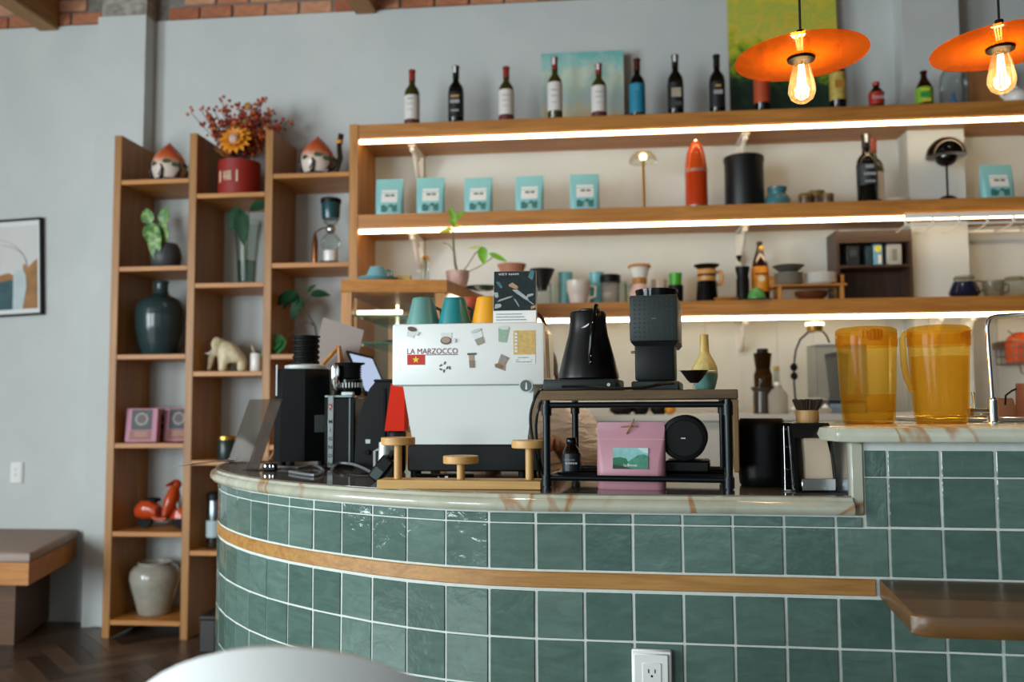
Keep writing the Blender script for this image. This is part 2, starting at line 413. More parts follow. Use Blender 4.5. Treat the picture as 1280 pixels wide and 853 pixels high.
for i in range(iu, n-1):
    put_tile(i, H-.2035, tm_full); put_tile(i, H-.1255, tm_up2)
wn = PL[iu].x-(XU+.026)-.0035; cx = (XU+.026+PL[iu].x)/2
for z, hh in ((H-.2035, .0985), (H-.1255, .053)):
    o = link('tile', tile_mesh(wn, hh), bar, (cx, yu(cx), z)); o.rotation_euler.z = math.atan2(PL[-1].y-PL[-2].y, PL[-1].x-PL[-2].x)
o = link('tile', tile_mesh(XU+.022-PL[iu-1].x-.0035, .02), bar, ((XU+.022+PL[iu-1].x)/2, yu(XU), H-.2445)); o.rotation_euler.z = math.atan2(PL[-1].y-PL[-2].y, PL[-1].x-PL[-2].x)
# oak band
oakband = wood('oak_band_wood', '#8f632c', '#b58648', 0, .4, 1.4)
prof = [(.002, H-.3915), (.0065, H-.3915), (.0085, H-.3895), (.0085, H-.3595), (.0065, H-.3575), (.002, H-.3575)]
rings = []
for i in range(n):
    if PL[i].x > .545: break
    rings.append([(off(i, p).x, off(i, p).y, z) for p, z in prof])
e = Vector((.545, yu(.545))); rings.append([(e.x, e.y-p, z) for p, z in prof])
MB().loft(rings).build('oak_band', oakband, bar, 30)
def stone():
    t = NT('pale_green_marble'); v = t.coord()
    a = t.ramp(t.noise(v, 5, 7, .6, 1.5), [(.28, '#9a9d8a'), (.5, '#afb19e'), (.75, '#bfc0af')])
    vn = t.noise(t.coord((3.0, 1.2, 1.6), rot=(0, R(25), R(35))), 1.1, 4, .5, .8)
    s1 = t.ramp(vn, [(.485, '#000000'), (.505, '#ffffff'), (.525, '#000000')])
    s2 = t.ramp(t.noise(v, 2.3, 3), [(.43, '#000000'), (.56, '#ffffff')])
    mm = t.new('ShaderNodeMath', operation='MULTIPLY'); t.link(s1, mm.inputs[0]); t.link(s2, mm.inputs[1])
    mx = t.new('ShaderNodeMixRGB'); t.link(mm.outputs[0], mx.inputs[0]); t.link(a, mx.inputs[1]); mx.inputs[2].default_value = lin('#9c7145')
    t.base(mx.outputs[0], .12); return t.m
stonem = stone()
sec = [(-.70, ZT), (.008, ZT), (.0155, ZT-.0025), (.018, ZT-.009), (.0225, ZT-.0105), (.029, ZT-.016), (.0315, ZT-.0225), (.030, ZT-.030), (.024, ZT-.036), (.010, ZT-.038), (-.70, ZT-.038)]
rings = []
for i in range(n):
    if PL[i].x > XU: break
    rings.append([(off(i, p).x, off(i, p).y, z) for p, z in sec])
rings.append([(XU, yu(XU)-p, z) for p, z in sec])
wtop = thing('stone_worktop', (0, 0, 0), 'curved stone worktop with pale green moulded edge carrying the espresso machine', 'worktop')
MB().loft([[(x, y, z-(.0012 if z == ZT else 0)) for x, y, z in r_] for r_ in rings]).build('moulded_slab', stonem, wtop, 35)
MB().loft([[(a_[0]*.995+b_[0]*.005, a_[1]*.995+b_[1]*.005, zz) for a_, b_, zz in ((r_[0], r_[1], ZT-.0011), (r_[1], r_[0], ZT-.0011), (r_[1], r_[0], ZT), (r_[0], r_[1], ZT))] for r_ in rings]).build('polished_top', flat('polished_taupe', '#625b54', .07, var=.2, vs=14), wtop, 35)  # thin taupe sheet on the slab, darker than its edge
yfu = yu(XU)-.032
zu = H-.0505
prof = [(0, zu-.032), (-.012, zu-.029), (-.018, zu-.016), (-.012, zu-.003), (0, zu)]
x0u = xat(1045, 1.87, zu); b = MB()
poly = [(XU+.03, yfu+.66), (x0u, yfu+.09), (x0u+.01, yfu+.01), (x0u+.03, yfu), (xe, yfu+yu(xe)-yu(XU)), (xe, yfu+.66)]
cxy = Vector((.9, 2.2))
rings = []
for dd, z in prof:
    rg = []
    for k, (x, y) in enumerate(poly):
        ox = -1 if k in (0, 1) else (-.7 if k == 2 else 0); oy = -1 if k in (3, 4) else (-.7 if k == 2 else 0)
        rg.append((x-ox*dd*1 if ox else x, y-oy*dd if oy else y, z))
    rings.append(rg)
tag(MB().loft(rings).build('raised_stone_worktop', stonem, None, 50), 'raised pale green stone worktop carrying the two amber pitchers', 'worktop')
# stone upstand and steel lining at the step between the two worktops
MB().box(XU+.0005, XU+.0235, yu(XU)-.012, yu(XU)+.58, ZT-.0375, zu-.0325, b=.002).build('upstand', stonem, bar)
MB().box(XU-.004, XU, yu(XU)+.002, yu(XU)+.5, ZT+.0003, zu-.0335).build('steel_lining', steel, bar)
# inner workings of the bar: white back cabinet along the wall
# oak ledge on the guest side
zl = H-.357
pA = Vector((.553, yu(.553)-.008)); pB = atz(1138, 767, zl); pC = atz(1157, 774, zl); pD = atz(1290, 783, zl)
yfl = pC.y
ld = thing('oak_ledge', (0, 0, 0), 'dark oak drop-shelf ledge with chamfered corner fixed to the tiled counter', 'ledge')
lm = wood('ledge_wood', '#4a3216', '#6b4a24', 0, .35)
poly = [(pA.x, pA.y), (pB.x, pB.y), (pB.x+.012, pB.y-.012), (pB.x+.035, pB.y-.02), (xe, pB.y-.02-.03), (xe, yu(xe)-.008)]
c0 = Vector((sum(p[0] for p in poly)/6, sum(p[1] for p in poly)/6))
def ins(p, d): v = Vector(p)-c0; return tuple(c0+v*(1-d/v.length))
rings = [[(*ins(p, i), z) for p in poly] for i, z in ((.004, zl-.036), (0, zl-.032), (0, zl-.004), (.004, zl))]
for rg in rings:
    rg[0] = (pA.x, pA.y, rg[0][2]); rg[5] = (xe, yu(xe)-.008, rg[5][2])
MB().loft(rings).build('ledge_top', lm, ld, 30)
for X in (.95, 1.4):
    MB().prism([(0, 0), (-.22, 0), (-.22, -.02), (-.02, -.2), (0, -.2)], -.012, .012, T(X, yu(X)-.0085, zl-.0365) @ RY(90).inverted() @ RZ(0) @ Matrix(((0, 0, 1, 0), (1, 0, 0, 0), (0, 1, 0, 0), (0, 0, 0, 1)))).build('bracket', black, ld)
# power outlet on the counter tiles
def outlet(name, loc, rz, label, s=1):
    o = thing(name, loc, label, 'power outlet', rz)
    MB().box(-.041*s, .041*s, -.012, 0, -.065*s, .065*s, b=.003).build('back_box', whitep, o)
    MB().box(-.037*s, .034*s, -.017, -.012, -.061*s, .058*s, b=.002).build('face_plate', whitep, o)
    MB().box(-.019*s, .019*s, -.0185, -.017, -.04*s, .04*s, b=.0006).build('insert', whitep, o)
    for z in (.02, -.014):
        for x in (-.0065, .0065): MB().box(x*s-.0012, x*s+.0012, -.0188, -.0184, z*s, (z+.008)*s).build('slot', black, o, 0)
        MB().cyl(.0024*s, 0, .0004, 10, T(0, -.0184, (z-.006)*s) @ RX(90)).build('slot', black, o, 0)
    return o
pO = at(815, 850, yu(.1)-.01)
outlet('power_outlet', (pO.x, yu(pO.x)-.0092, pO.z-.002), -3, 'white double power outlet on the green counter tiles')
pO = at(22, 591, YW)
outlet('power_outlet', (pO.x, YW, pO.z), 0, 'white double power outlet on the grey wall above the bench')
# ================================================================ wall shelves with light strips
S1, S2, S3 = 1.575+H, 1.062+H, .545+H           # tops of the three shelves
XS0, XS1 = -1.395, 2.95
cast = flat('white_cast_bracket', '#d9d6cc', .45)
def bracket_mesh():
    b = MB()
    b.box(-.022, .022, .36, .372, -.2, 0, b=.002); b.box(-.022, .022, .13, .372, -.014, 0, b=.002)
    pts = [(0, .14+.215*(i/10), -.02-.15*math.sin(math.pi/2*(i/10))**2.2) for i in range(11)]
    b.tube(pts, [.009+.006*math.sin(math.pi*i/10) for i in range(11)], 8)
    b.ball(.017, T(0, .145, -.028)); b.ball(.014, T(0, .352, -.17)); b.ball(.02, T(0, .26, -.05), sy=1.5); return fixn(b.mesh('bracket', cast))
brm = bracket_mesh()
labs = ['highest oak wall shelf, holding the row of wine bottles', 'middle oak wall shelf with light strip, holding blue coffee bags', 'lowest oak wall shelf with light strip, holding cups and coffee drippers']
SHELF = []
for zi, (z, lab) in enumerate(zip((S1, S2, S3), labs)):
    x0 = XS0+.052 if zi < 2 else -.42
    t = thing('wall_shelf', (0, 0, 0), lab, 'shelf'); SHELF.append(t)
    b = MB(); hgt = .077
    # board notched round the wall column
    poly = [(x0, YF), (XS1, YF), (XS1, YW-.001), (xc1+.003, YW-.001), (xc1+.003, 4.997), (xc0-.003, 4.997), (xc0-.003, YW-.001), (x0, YW-.001)]
    b.prism(poly, z-hgt, z); b.build('shelf_board', oakX, t, 0)
    MB().box(x0+.003, XS1, YF+.004, YF+.02, z-hgt-.028, z-hgt-.008, b=.003).build('light_strip', led, t)
    MB().box(x0+.003, XS1, YF+.009, YF+.015, z-hgt-.008, z-hgt-.0002).build('strip_mount', steel, t, 0)
    for px in (522, 926, 1330):
        if zi == 2 and px < 600: continue
        link('bracket', brm, t, (xat(px, YF+.3, z), YF+.012, z-hgt-.0005))
    if zi == 2:
        for px in (1167, 1206): o_ = link('bracket', brm, t, (xat(px, YF+.2, z), 4.996-.372*.5, z-hgt-.0005)); o_.scale.y = .5
t = thing('shelf_end_panel', (0, 0, 0), 'upright oak end panel closing the lit wall shelves', 'panel')
MB().box(XS0, XS0+.05, YF-.002, YW-.001, .01, S1+.005, b=.002).build('end_panel', oakZ, t)
# ================================================================ tall open bookcase
oakdZ = wood('bookcase_oak_upright', '#86561f', '#ae7a38', 2)
bc = thing('bookcase', (0, 0, 0), 'tall oak bookcase with staggered open compartments beside the wall pilaster', 'bookcase')
UX = [-2.752, -2.297, -1.862]                   # upright left faces
UT = 1.567+H
YBC = 5.165
for k, x in enumerate((-2.79, -2.335, -1.885)):
    MB().box(x, x+.045, YF, YBC, 0, UT+(-.0, -.003, .0)[k], b=.002).build('upright', oakdZ, bc)
cols = [(-2.744, -2.336, [1.303, .798, .293, -.209, -.702, -1.189]), (-2.289, -1.886, [1.21, .694, .193, -.305, -.803]), (-1.839, -1.396, [1.311, .799, .285, -.22, -.72, -1.19])]
SH = []
for x0, x1, zs in cols:
    for z in zs:
        MB().box(x0, x1, YF+.002, YBC, z+H-.027, z+H, b=.0015).build('shelf', oakX, bc)
    SH.append([z+H for z in zs])
# ================================================================ bench, picture
def LM(d, nrm_):
    """orientation with local X along d and local Z near nrm_"""
    x = Vector(d).normalized(); z = Vector(nrm_); z = (z-x*z.dot(x)).normalized(); y = z.cross(x)
    return Matrix(((x.x, y.x, z.x, 0), (x.y, y.y, z.y, 0), (x.z, y.z, z.z, 0), (0, 0, 0, 1)))

sp = atz(98, 662, H-.747); fc = atz(37, 690, H-.747)
xb1 = sp.x-.002
bt = thing('bench', (0, 0, 0), 'wall bench with beige padded seat on an oak frame', 'bench')
zs_ = H-.747; bk = at(99, 706, YW-.002); pe = atz(65, 775, 0); pf = atz(0, 797, 0)
sl = (fc.x-xb1)/(fc.y-YW)
def bpoly(x1, y0, dx=0): return [(-4.9, y0), (x1+sl*(y0-YW)+dx, y0), (x1+dx, YW-.002), (-4.9, YW-.002)]
rg = lambda i, z: [(x-(i if k in (1, 2) else 0), y+(i if k < 2 else 0), z) for k, (x, y) in enumerate(bpoly(xb1, fc.y))]
MB().loft([rg(.012, zs_-.058), rg(.003, zs_-.05), rg(0, zs_-.035), rg(0, zs_-.02), rg(.005, zs_-.006), rg(.016, zs_)]).build('seat_cushion', flat('beige_seat_fabric', '#a3948a', .85, var=.06, bump=.15, bs=200), bt, 60)
MB().prism(bpoly(xb1, fc.y+.006, -.004), zs_-.058-.115, zs_-.0585).build('apron', oakX, bt, 0)
MB().prism([(-4.9, fc.y+.25), (pe.x-.02+sl*(fc.y+.25-YW), fc.y+.25), (pe.x-.02, YW-.004), (-4.9, YW-.004)], 0, zs_-.1735).build('plinth', wood('dark_plinth_wood', '#4a3220', '#6b4a2e', 0), bt, 0)
def wall_art():
    p0 = at(58, 275, YW); p1 = at(58, 396, YW); w_ = .55; h_ = p0.z-p1.z
    o = thing('framed_picture', (p0.x-w_/2, YW-.001, (p0.z+p1.z)/2), 'framed abstract print in ochre, white and teal on the left wall', 'picture'); o.rotation_euler.y = R(-2.4)
    b = MB(); t_ = .012
    for x0, x1, z0, z1 in ((-w_/2, w_/2, h_/2-t_, h_/2), (-w_/2, w_/2, -h_/2, -h_/2+t_), (-w_/2, -w_/2+t_, -h_/2+t_, h_/2-t_), (w_/2-t_, w_/2, -h_/2+t_, h_/2-t_)): b.box(x0, x1, -.035, 0, z0, z1)
    b.build('frame', black, o, 0)
    MB().box(-w_/2+t_, w_/2-t_, -.014, -.006, -h_/2+t_, h_/2-t_).build('mount', flat('picture_mount', '#dfe2e0', .7), o, 0)
    q = lambda poly: [(w_/2+x*w_, -h_/2+z*h_) for x, z in poly]
    y = -.0142
    pa = flat('print_paper', '#cfcfcc', .7, var=.05, vs=4)
    plate(q([(-.95, .07), (-.07, .07), (-.07, .93), (-.95, .93)]), y, pa, o, 'print')
    oc = flat('print_ochre', '#9c7244', .7, var=.3, vs=9); te = flat('print_teal', '#395c60', .7, var=.25, vs=9); pw = flat('print_white', '#b9c7c9', .7, var=.08)
    plate(q([(-.28, .07), (-.07, .07), (-.07, .58), (-.12, .55), (-.18, .5), (-.24, .54)]), y-.0008, oc, o, 'print')
    plate(q([(-.95, .35), (-.42, .45), (-.36, .42), (-.36, .07), (-.95, .07)]), y-.0014, oc, o, 'print')
    plate(q([(-.95, .07), (-.34, .07), (-.33, .3), (-.38, .38), (-.5, .36), (-.95, .42)]), y-.002, te, o, 'print')
    plate(q([(-.37, .07), (-.25, .07), (-.2, .3), (-.21, .42), (-.25, .49), (-.34, .46), (-.36, .4)]), y-.0028, pw, o, 'print')
    b = MB()
    b.tube([(w_/2-w_*.19-w_*.35*(1-math.cos(a)), y-.003, -h_/2+h_*(.5+.24*math.sin(a))) for a in [k*.16 for k in range(10)]], .0018, 5)
    b.tube([(w_/2-w_*.2-w_*.45*(1-math.cos(a)), y-.003, -h_/2+h_*(.5+.31*math.sin(a))) for a in [k*.16 for k in range(10)]], .0014, 5)
    b.build('print', flat('print_line', '#a3a1a6', .7), o)
wall_art()
# ================================================================ things in the bookcase
YI = 4.93
def spot(px, col, row, Y=YI): return Vector((xat(px, Y, SH[col][row]), Y, SH[col][row]))
def hgt(px, py, Y, z): return zat(px, py, Y)-z
green1 = flat('fresh_leaf_green', '#5f8f3a', .45, var=.25, vs=30); green2 = flat('dark_leaf_green', '#1c4028', .5, var=.25, vs=30, spec=.15); stem = flat('plant_stem', '#6b6a42', .7)
twig = flat('dark_twig', '#40322a', .8)
# peach-shaped teapots
def peachmat():
    t = NT('peach_glaze'); v = t.coord(kind='Object'); s = t.new('ShaderNodeSeparateXYZ'); t.link(v, s.inputs[0])
    mm = t.new('ShaderNodeMath', operation='MULTIPLY_ADD'); t.link(t.noise(v, 9, 4), mm.inputs[0]); mm.inputs[1].default_value = .05; t.link(s.outputs['Z'], mm.inputs[2])
    mp = t.new('ShaderNodeMapRange'); mp.inputs['From Min'].default_value = .05; mp.inputs['From Max'].default_value = .19; t.link(mm.outputs[0], mp.inputs[0])
    t.base(t.ramp(mp.outputs[0], [(0, '#d9cdc0'), (.38, '#d8c4b4'), (.62, '#c9673a'), (1, '#b23f1c')]), .25); return t.m
pm_ = peachmat(); bark = flat('dark_glazed_branch', '#2c1a16', .35, var=.2); leafg = flat('glazed_leaf', '#3f5a3c', .35)
def peach(p, r, label, handle):
    o = thing('peach_teapot', p, label, 'teapot', group='peach teapots'); o.scale.z = 1.2
    pr = [(r*.55, .006), (r*.82, r*.2), (r*.98, r*.55), (r, r*.85), (r*.9, r*1.2), (r*.66, r*1.52), (r*.34, r*1.78), (r*.12, r*1.95), (.0005, r*2.05)]
    MB().lathe(pr, 28).build('body', pm_, o)
    b = MB()
    for k in range(6):
        a = k*1.05+.3; b.tube([(r*.5*math.cos(a), r*.5*math.sin(a), .008), (r*.95*math.cos(a+.15), r*.95*math.sin(a+.15), r*.25), (r*1.03*math.cos(a+.3), r*1.03*math.sin(a+.3), r*.55), (r*1.02*math.cos(a+.2), r*1.02*math.sin(a+.2), r*(.75+.2*(k % 2)))], [.014, .013, .009, .004], 7)
    b.lathe([(r*.75, 0), (r*.8, .012), (r*.6, .025)], 18)
    b.build('branch_base', bark, o)
    if handle:
        b = MB(); b.tube([(r*.75, 0, r*.25), (r*1.15, 0, r*.35), (r*1.35, 0, r*.9), (r*1.28, 0, r*1.5), (r*1.4, 0, r*2.1)], [.02, .018, .016, .015, .017], 9); b.build('branch_handle', bark, o)
        MB().lathe([(.019, 0), (.021, .008), (.019, .016)], 14, T(r*1.31, 0, r*1.62)).build('handle_ring', flat('yellow_glaze', '#d39a2a', .3), o)
    else:
        MB().box(-r*.5, -r*.2, r*.3, r*.55, r*1.5, r*1.85, b=.006).build('branch_stub', bark, o)
    for a, z in ((-1.5, .9), (-1.0, .75), (-2.3, .8), (-.3, .8)):
        MB().leaf(r*.5, r*.25, T(r*1.0*math.cos(a), r*1.0*math.sin(a), r*z) @ RZ(math.degrees(a)+80) @ RX(70), .1).build('leaf', leafg, o)
    return o
k0 = kpx(211, YI)
peach(spot(211, 0, 0, 4.88), 21*k0, 'peach-shaped ceramic teapot without visible handle, on the upper bookcase shelf by the pilaster', 0)
peach(spot(397, 2, 0, 4.88), 21*k0, 'peach-shaped ceramic teapot with a dark branch handle ringed in yellow', 1)
# red pot with festive flowers
def flower_pot():
    p = spot(299, 1, 0, 4.9); k = kpx(299, 4.9); r = 26*k; h = 44*k
    o = thing('flower_pot', p, 'festive bouquet of berries and an orange bloom in a red lettered pot', 'flowers')
    redm = flat('red_paper_pot', '#8f1f16', .55)
    MB().lathe([(r*.97, 0), (r, .004), (r, h), (r*.9, h), (r*.88, h-.03)], 32).build('pot', redm, o)
    cr = flat('cream_print', '#e2cfae', .6)
    text('福', cr, o, .055, T(-r*.2, -r-.002, h*.5) @ RZ(-10))
    for x in (-r*.62, r*.28): plate(rect(x-.004, x+.004, h*.33, h*.66), -math.sqrt(r*r-x*x)-.001, cr, o, 'mark')
    b = MB(); br = MB(); random.seed(5); berries = []; bm2 = MB(); bm3 = MB()
    for i in range(84):
        a = random.uniform(0, 2*math.pi); L = random.uniform(.24, .43); sp_ = random.uniform(.15, .85)
        dx = math.cos(a)*sp_; dy = math.sin(a)*sp_*.55
        pts = [Vector((dx*.05, dy*.05, h-.02))]
        for s in range(1, 6):
            t_ = s/5; pts.append(Vector((dx*L*t_*1.0+random.uniform(-.008, .008), dy*L*t_, h-.02+L*t_*(1-.25*sp_))))
        br.tube(pts, .0022, 5)
        for s in range(2, 6):
            for q in range(3):
                c = pts[s]+Vector((random.uniform(-.022, .022), random.uniform(-.02, .02), random.uniform(-.022, .022)))
                (b if random.random() < .6 else bm2).ball(random.uniform(.0075, .0105), T(*c), 7, 5)
    for i in range(26):
        a = random.uniform(0, 6.28); c = Vector((math.cos(a)*.085, math.sin(a)*.06-.03, h+random.uniform(.01, .2)))
        bm3.leaf(random.uniform(.05, .08), .03, T(*c) @ RZ(math.degrees(a)) @ RY(random.uniform(-60, 10)), .2)
    br.build('stems', twig, o)
    b.build('red_berries', flat('red_berry', '#9a2312', .35), o)['kind'] = 'stuff'
    bm2.build('orange_berries', flat('orange_berry', '#cf6420', .35), o)['kind'] = 'stuff'
    bm3.build('leaves', flat('autumn_leaf', '#8d5a20', .6, var=.3, vs=30), o)['kind'] = 'stuff'
    fm = flat('orange_petal', '#d98a1e', .55, var=.25, vs=40); c = Vector((.02, -.11, h+.105))
    for ring, (n_, L, til) in enumerate(((14, .1, 12), (12, .075, 35), (9, .05, 58))):
        for q in range(n_):
            MB().leaf(L, .042, T(*c) @ RX(72) @ RZ(360*q/n_+ring*11) @ RY(-til), .15, .2).build('petal', fm, o)
    MB().ball(.028, T(c.x, c.y-.03, c.z), 14, 8, sy=.6).build('bloom_centre', flat('lilac_centre', '#c9aaa2', .6, var=.2, vs=60), o)
    for (x, z) in ((.1, .27), (.17, .2), (.05, .33), (-.03, .2), (.1, .17), (.03, .24)):
        MB().ball(.026, T(x, -.02, h+z), 12, 6, sy=.5).build('dried_bloom', flat('dried_bloom', '#a87b45', .7, var=.3, vs=60), o)
    random.seed(11)
flower_pot()
# variegated plant in grey pot
def pot_plant():
    p = spot(207, 0, 1); k = kpx(207, YI); r = 19*k
    o = thing('potted_plant', p, 'broad-leaved plant in a round dark grey pot', 'plant')
    h = 33*k
    MB().lathe([(r*.6, 0), (r*.92, h*.2), (r, h*.5), (r*.92, h*.8), (r*.72, h), (r*.64, h), (r*.62, h*.75)], 28).build('pot', flat('dark_grey_pot', '#3d4142', .5), o)
    vg = NT('variegated_leaf'); vg.base(vg.ramp(vg.noise(vg.coord(), 26, 3, .6), [(.42, '#3f7236'), (.58, '#86ab5e'), (.7, '#b7cc92')]), .4)
    for (x0, z0, dx, dz, L, W, yy) in ((-.03, .115, .06, -1, .235, .085, -.075), (-.085, .125, -.25, .9, .1, .08, -.03), (-.01, .13, .15, -1, .16, .1, -.05), (-.085, .13, .4, -1, .17, .1, -.045), (.0, .12, .1, .9, .11, .07, -.03)):
        MB().leaf(L, W, T(x0, yy, h+z0-.01) @ LM((dx, -.1, dz), (0, -1, .25)), .12, .3, n=8).build('leaf', vg.m, o)
        MB().tube([(0, 0, h*.75), (x0*.5, yy*.6, h+z0*.5), (x0, yy, h+z0-.01)], .004, 6).build('stalk', stem, o)
pot_plant()
# ribbed teal vase
def ribbed_vase():
    p = spot(200, 0, 2); k = kpx(200, YI); h = hgt(200, 352, YI, p.z)
    pr0 = [(.66, 0), (.8, .12), (.96, .35), (1.0, .52), (.97, .62), (.88, .7), (.7, .76), (.42, .8), (.3, .83), (.27, .88), (.27, .96), (.32, 1.0), (.24, 1.0), (.22, .9)]
    r = 30*k; pr = []
    for i in range(len(pr0)-1):
        for s in range(4):
            t_ = s/4; a = pr0[i][0]*(1-t_)+pr0[i+1][0]*t_; z = pr0[i][1]*(1-t_)+pr0[i+1][1]*t_
            rib = .02*(s % 2) if 0 < i < 7 else 0
            pr.append((r*(a+rib), h*z))
    tag(MB().lathe(pr, 36).build('ribbed_vase', flat('dark_teal_glaze', '#26393b', .22), None, 60, p), 'large ribbed dark teal vase with a narrow neck', 'vase')
ribbed_vase()
# photo boxes
def pink_box(px, Y, w_, lab, rz):
    p = spot(px, 0, 3, Y); k = kpx(px, Y); h = 42*k; o = thing('gift_box', p, lab, 'box', rz); w_ *= k
    MB().box(-w_/2, w_/2, 0, .05, .0, h, T() @ RX(-6) @ T(0, .012, .0055), b=.003).build('box_body', flat('pink_card', '#b98094', .6), o)
    m_ = RX(-6) @ T(0, .012, .0055)
    def pp(poly, y, mt, nm):
        q = plate(poly, y, mt, o, nm); q.data.transform(m_); return q
    pp(rect(-w_*.32, w_*.33, h*.36, h*.96), -.0005, flat('dark_print', '#24282a', .5), 'print')
    pp(ell(0.0, h*.68, w_*.22, h*.2, 8), -.0012, flat('grey_print', '#8b8480', .5, var=.2, vs=40), 'print')
    pp(ell(0.0, h*.68, w_*.15, h*.14, 8), -.002, flat('brown_print', '#513e38', .5), 'print')
    pp(rect(-w_*.36, w_*.33, h*.06, h*.34), -.0005, flat('rust_print', '#8a4a35', .5), 'print')
    for z in (.26, .18): pp(rect(-w_*.2, w_*.2, h*z, h*(z+.03)), -.0012, flat('pale_print', '#b08a70', .5), 'print')
pink_box(174, 4.83, 40, 'pink gift box with dark print, front one standing whole in view', 4)
pink_box(199, 4.97, 26, 'slim pink gift box wedged behind between the two others', 14)
pink_box(221, 4.93, 36, 'pink gift box with dark print, half hidden behind the bookcase upright', 8)
# orange toy scooter
def scooter():
    p = spot(199, 0, 4, 4.93); k = kpx(199, 4.93); o = thing('toy_scooter', p, 'glossy orange toy motor scooter', 'toy')
    og = flat('orange_gloss_paint', '#b8431a', .18); L = 64*k
    def W(x): return x*L-L/2
    wr = .045
    for x in (.22, .92):
        b = MB(); b.lathe([(wr*.6, -.012), (wr*.95, -.014), (wr, 0), (wr*.95, .014), (wr*.6, .012)], 20, T(W(x), 0, wr) @ RX(90)); b.build('wheel', blackr, o)
        MB().cyl(wr*.58, -.01, .01, 16, T(W(x), 0, wr) @ RX(90)).build('hub', steel, o)
    sec = lambda x, z, a, c: [(W(x), a*math.cos(t_), z+c*math.sin(t_)) for t_ in [2*math.pi*i/14 for i in range(14)]]
    MB().loft([sec(0, .09, .008, .01), sec(.07, .1, .045, .042), sec(.2, .11, .056, .06), sec(.34, .112, .054, .06), sec(.48, .09, .044, .042)]).build('rear_body', og, o)
    b = MB(); b.loft([[(W(x), s*y, z) for s, y, z in ((-1, .045, z0), (1, .045, z0), (1, .045, z0+.014), (-1, .045, z0+.014))] for x, z0 in ((.42, .06), (.55, .05), (.7, .055))]); b.build('footboard', og, o)
    MB().loft([sec(.62, .06, .03, .02), ]+[[(W(x)+tx*math.cos(t_), wy*math.sin(t_), z) for t_ in [2*math.pi*i/14 for i in range(14)]] for x, z, wy, tx in ((.68, .08, .06, .03), (.72, .13, .064, .04), (.76, .18, .056, .04), (.79, .225, .035, .028), (.8, .245, .022, .02))]).build('leg_shield', og, o)
    MB().loft([[(W(.9)+dx*.06*s, wy*s*math.sin(0)+yy*.028*s, wr+.012+z) for dx, yy in [(math.cos(t_), math.sin(t_)) for t_ in [2*math.pi*i/12 for i in range(12)]]] for s, z, wy in ((1, .0, 1), (.95, .03, 1), (.6, .055, 1), (.1, .062, 1))]).build('front_fender', og, o)
    MB().tube([(W(.92), 0, wr), (W(.84), 0, .15), (W(.8), 0, .24)], .012, 8).build('fork', steel, o)
    MB().tube([(W(.76), -.08, .25), (W(.8), -.03, .262), (W(.8), .03, .262), (W(.76), .08, .25)], .009, 8).build('handlebar', og, o)
    MB().ball(.03, T(W(.82), 0, .25), sx=1.1).build('headlight', og, o)
    MB().box(W(.2), W(.48), -.035, .035, .15, .172, b=.01, seg=2).build('seat', blackr, o)
scooter()
# pale glazed jar
def jar():
    p = spot(193, 0, 5, 4.95); k = kpx(193, 4.95); r = 30*k; h = hgt(193, 702, 4.95, p.z)
    pr = [(.58, 0), (.64, .03), (.78, .3), (.93, .55), (1, .7), (.97, .82), (.83, .91), (.66, .945), (.63, .96), (.69, .985), (.67, 1), (.58, .995), (.56, .9)]
    tag(MB().lathe([(r*a, h*z) for a, z in pr], 36).build('glazed_jar', flat('pale_stone_glaze', '#9a978a', .16, var=.1, vs=20), None, 60, p), 'wide pale grey glazed jar on the bottom bookcase shelf', 'jar')
jar()
# glass vase with cuttings
def glass_vase():
    p = spot(308, 1, 1, 4.93); k = kpx(308, 4.93); o = thing('glass_vase', p, 'clear flared glass vase with dark green leafy cuttings', 'vase')
    h = hgt(308, 277, 4.93, p.z); r = 19*k
    MB().lathe([(r*.55, 0), (r*.62, .02), (r*.66, h*.3), (r*.8, h*.7), (r*1.02, h), (r*.97, h), (r*.76, h*.7), (r*.6, h*.3), (r*.55, .02)], 24).build('vase', glass, o)
    MB().lathe([(r*.54, .021), (r*.6, h*.3), (r*.62, h*.38)], 20).build('water', clear('water', '#cfdcd8'), o)
    for (tx, tz, dx, dz, L, W, ty) in ((-.03, .05, -.35, -.9, .12, .075, -.06), (.005, .045, .05, -1, .2, .09, -.08), (.03, .055, .95, .35, .19, .075, -.05), (-.02, .06, -.95, -.3, .1, .06, -.03)):
        MB().tube([(0, 0, .02), (tx*.3, ty*.3, h*.6), (tx, ty, h+tz)], .003, 5).build('stalk', stem, o)
        MB().leaf(L, W, T(tx, ty, h+tz) @ LM((dx, -.1, dz), (0, -1, .4)), .12, .25, n=8).build('leaf', green2, o)
glass_vase()
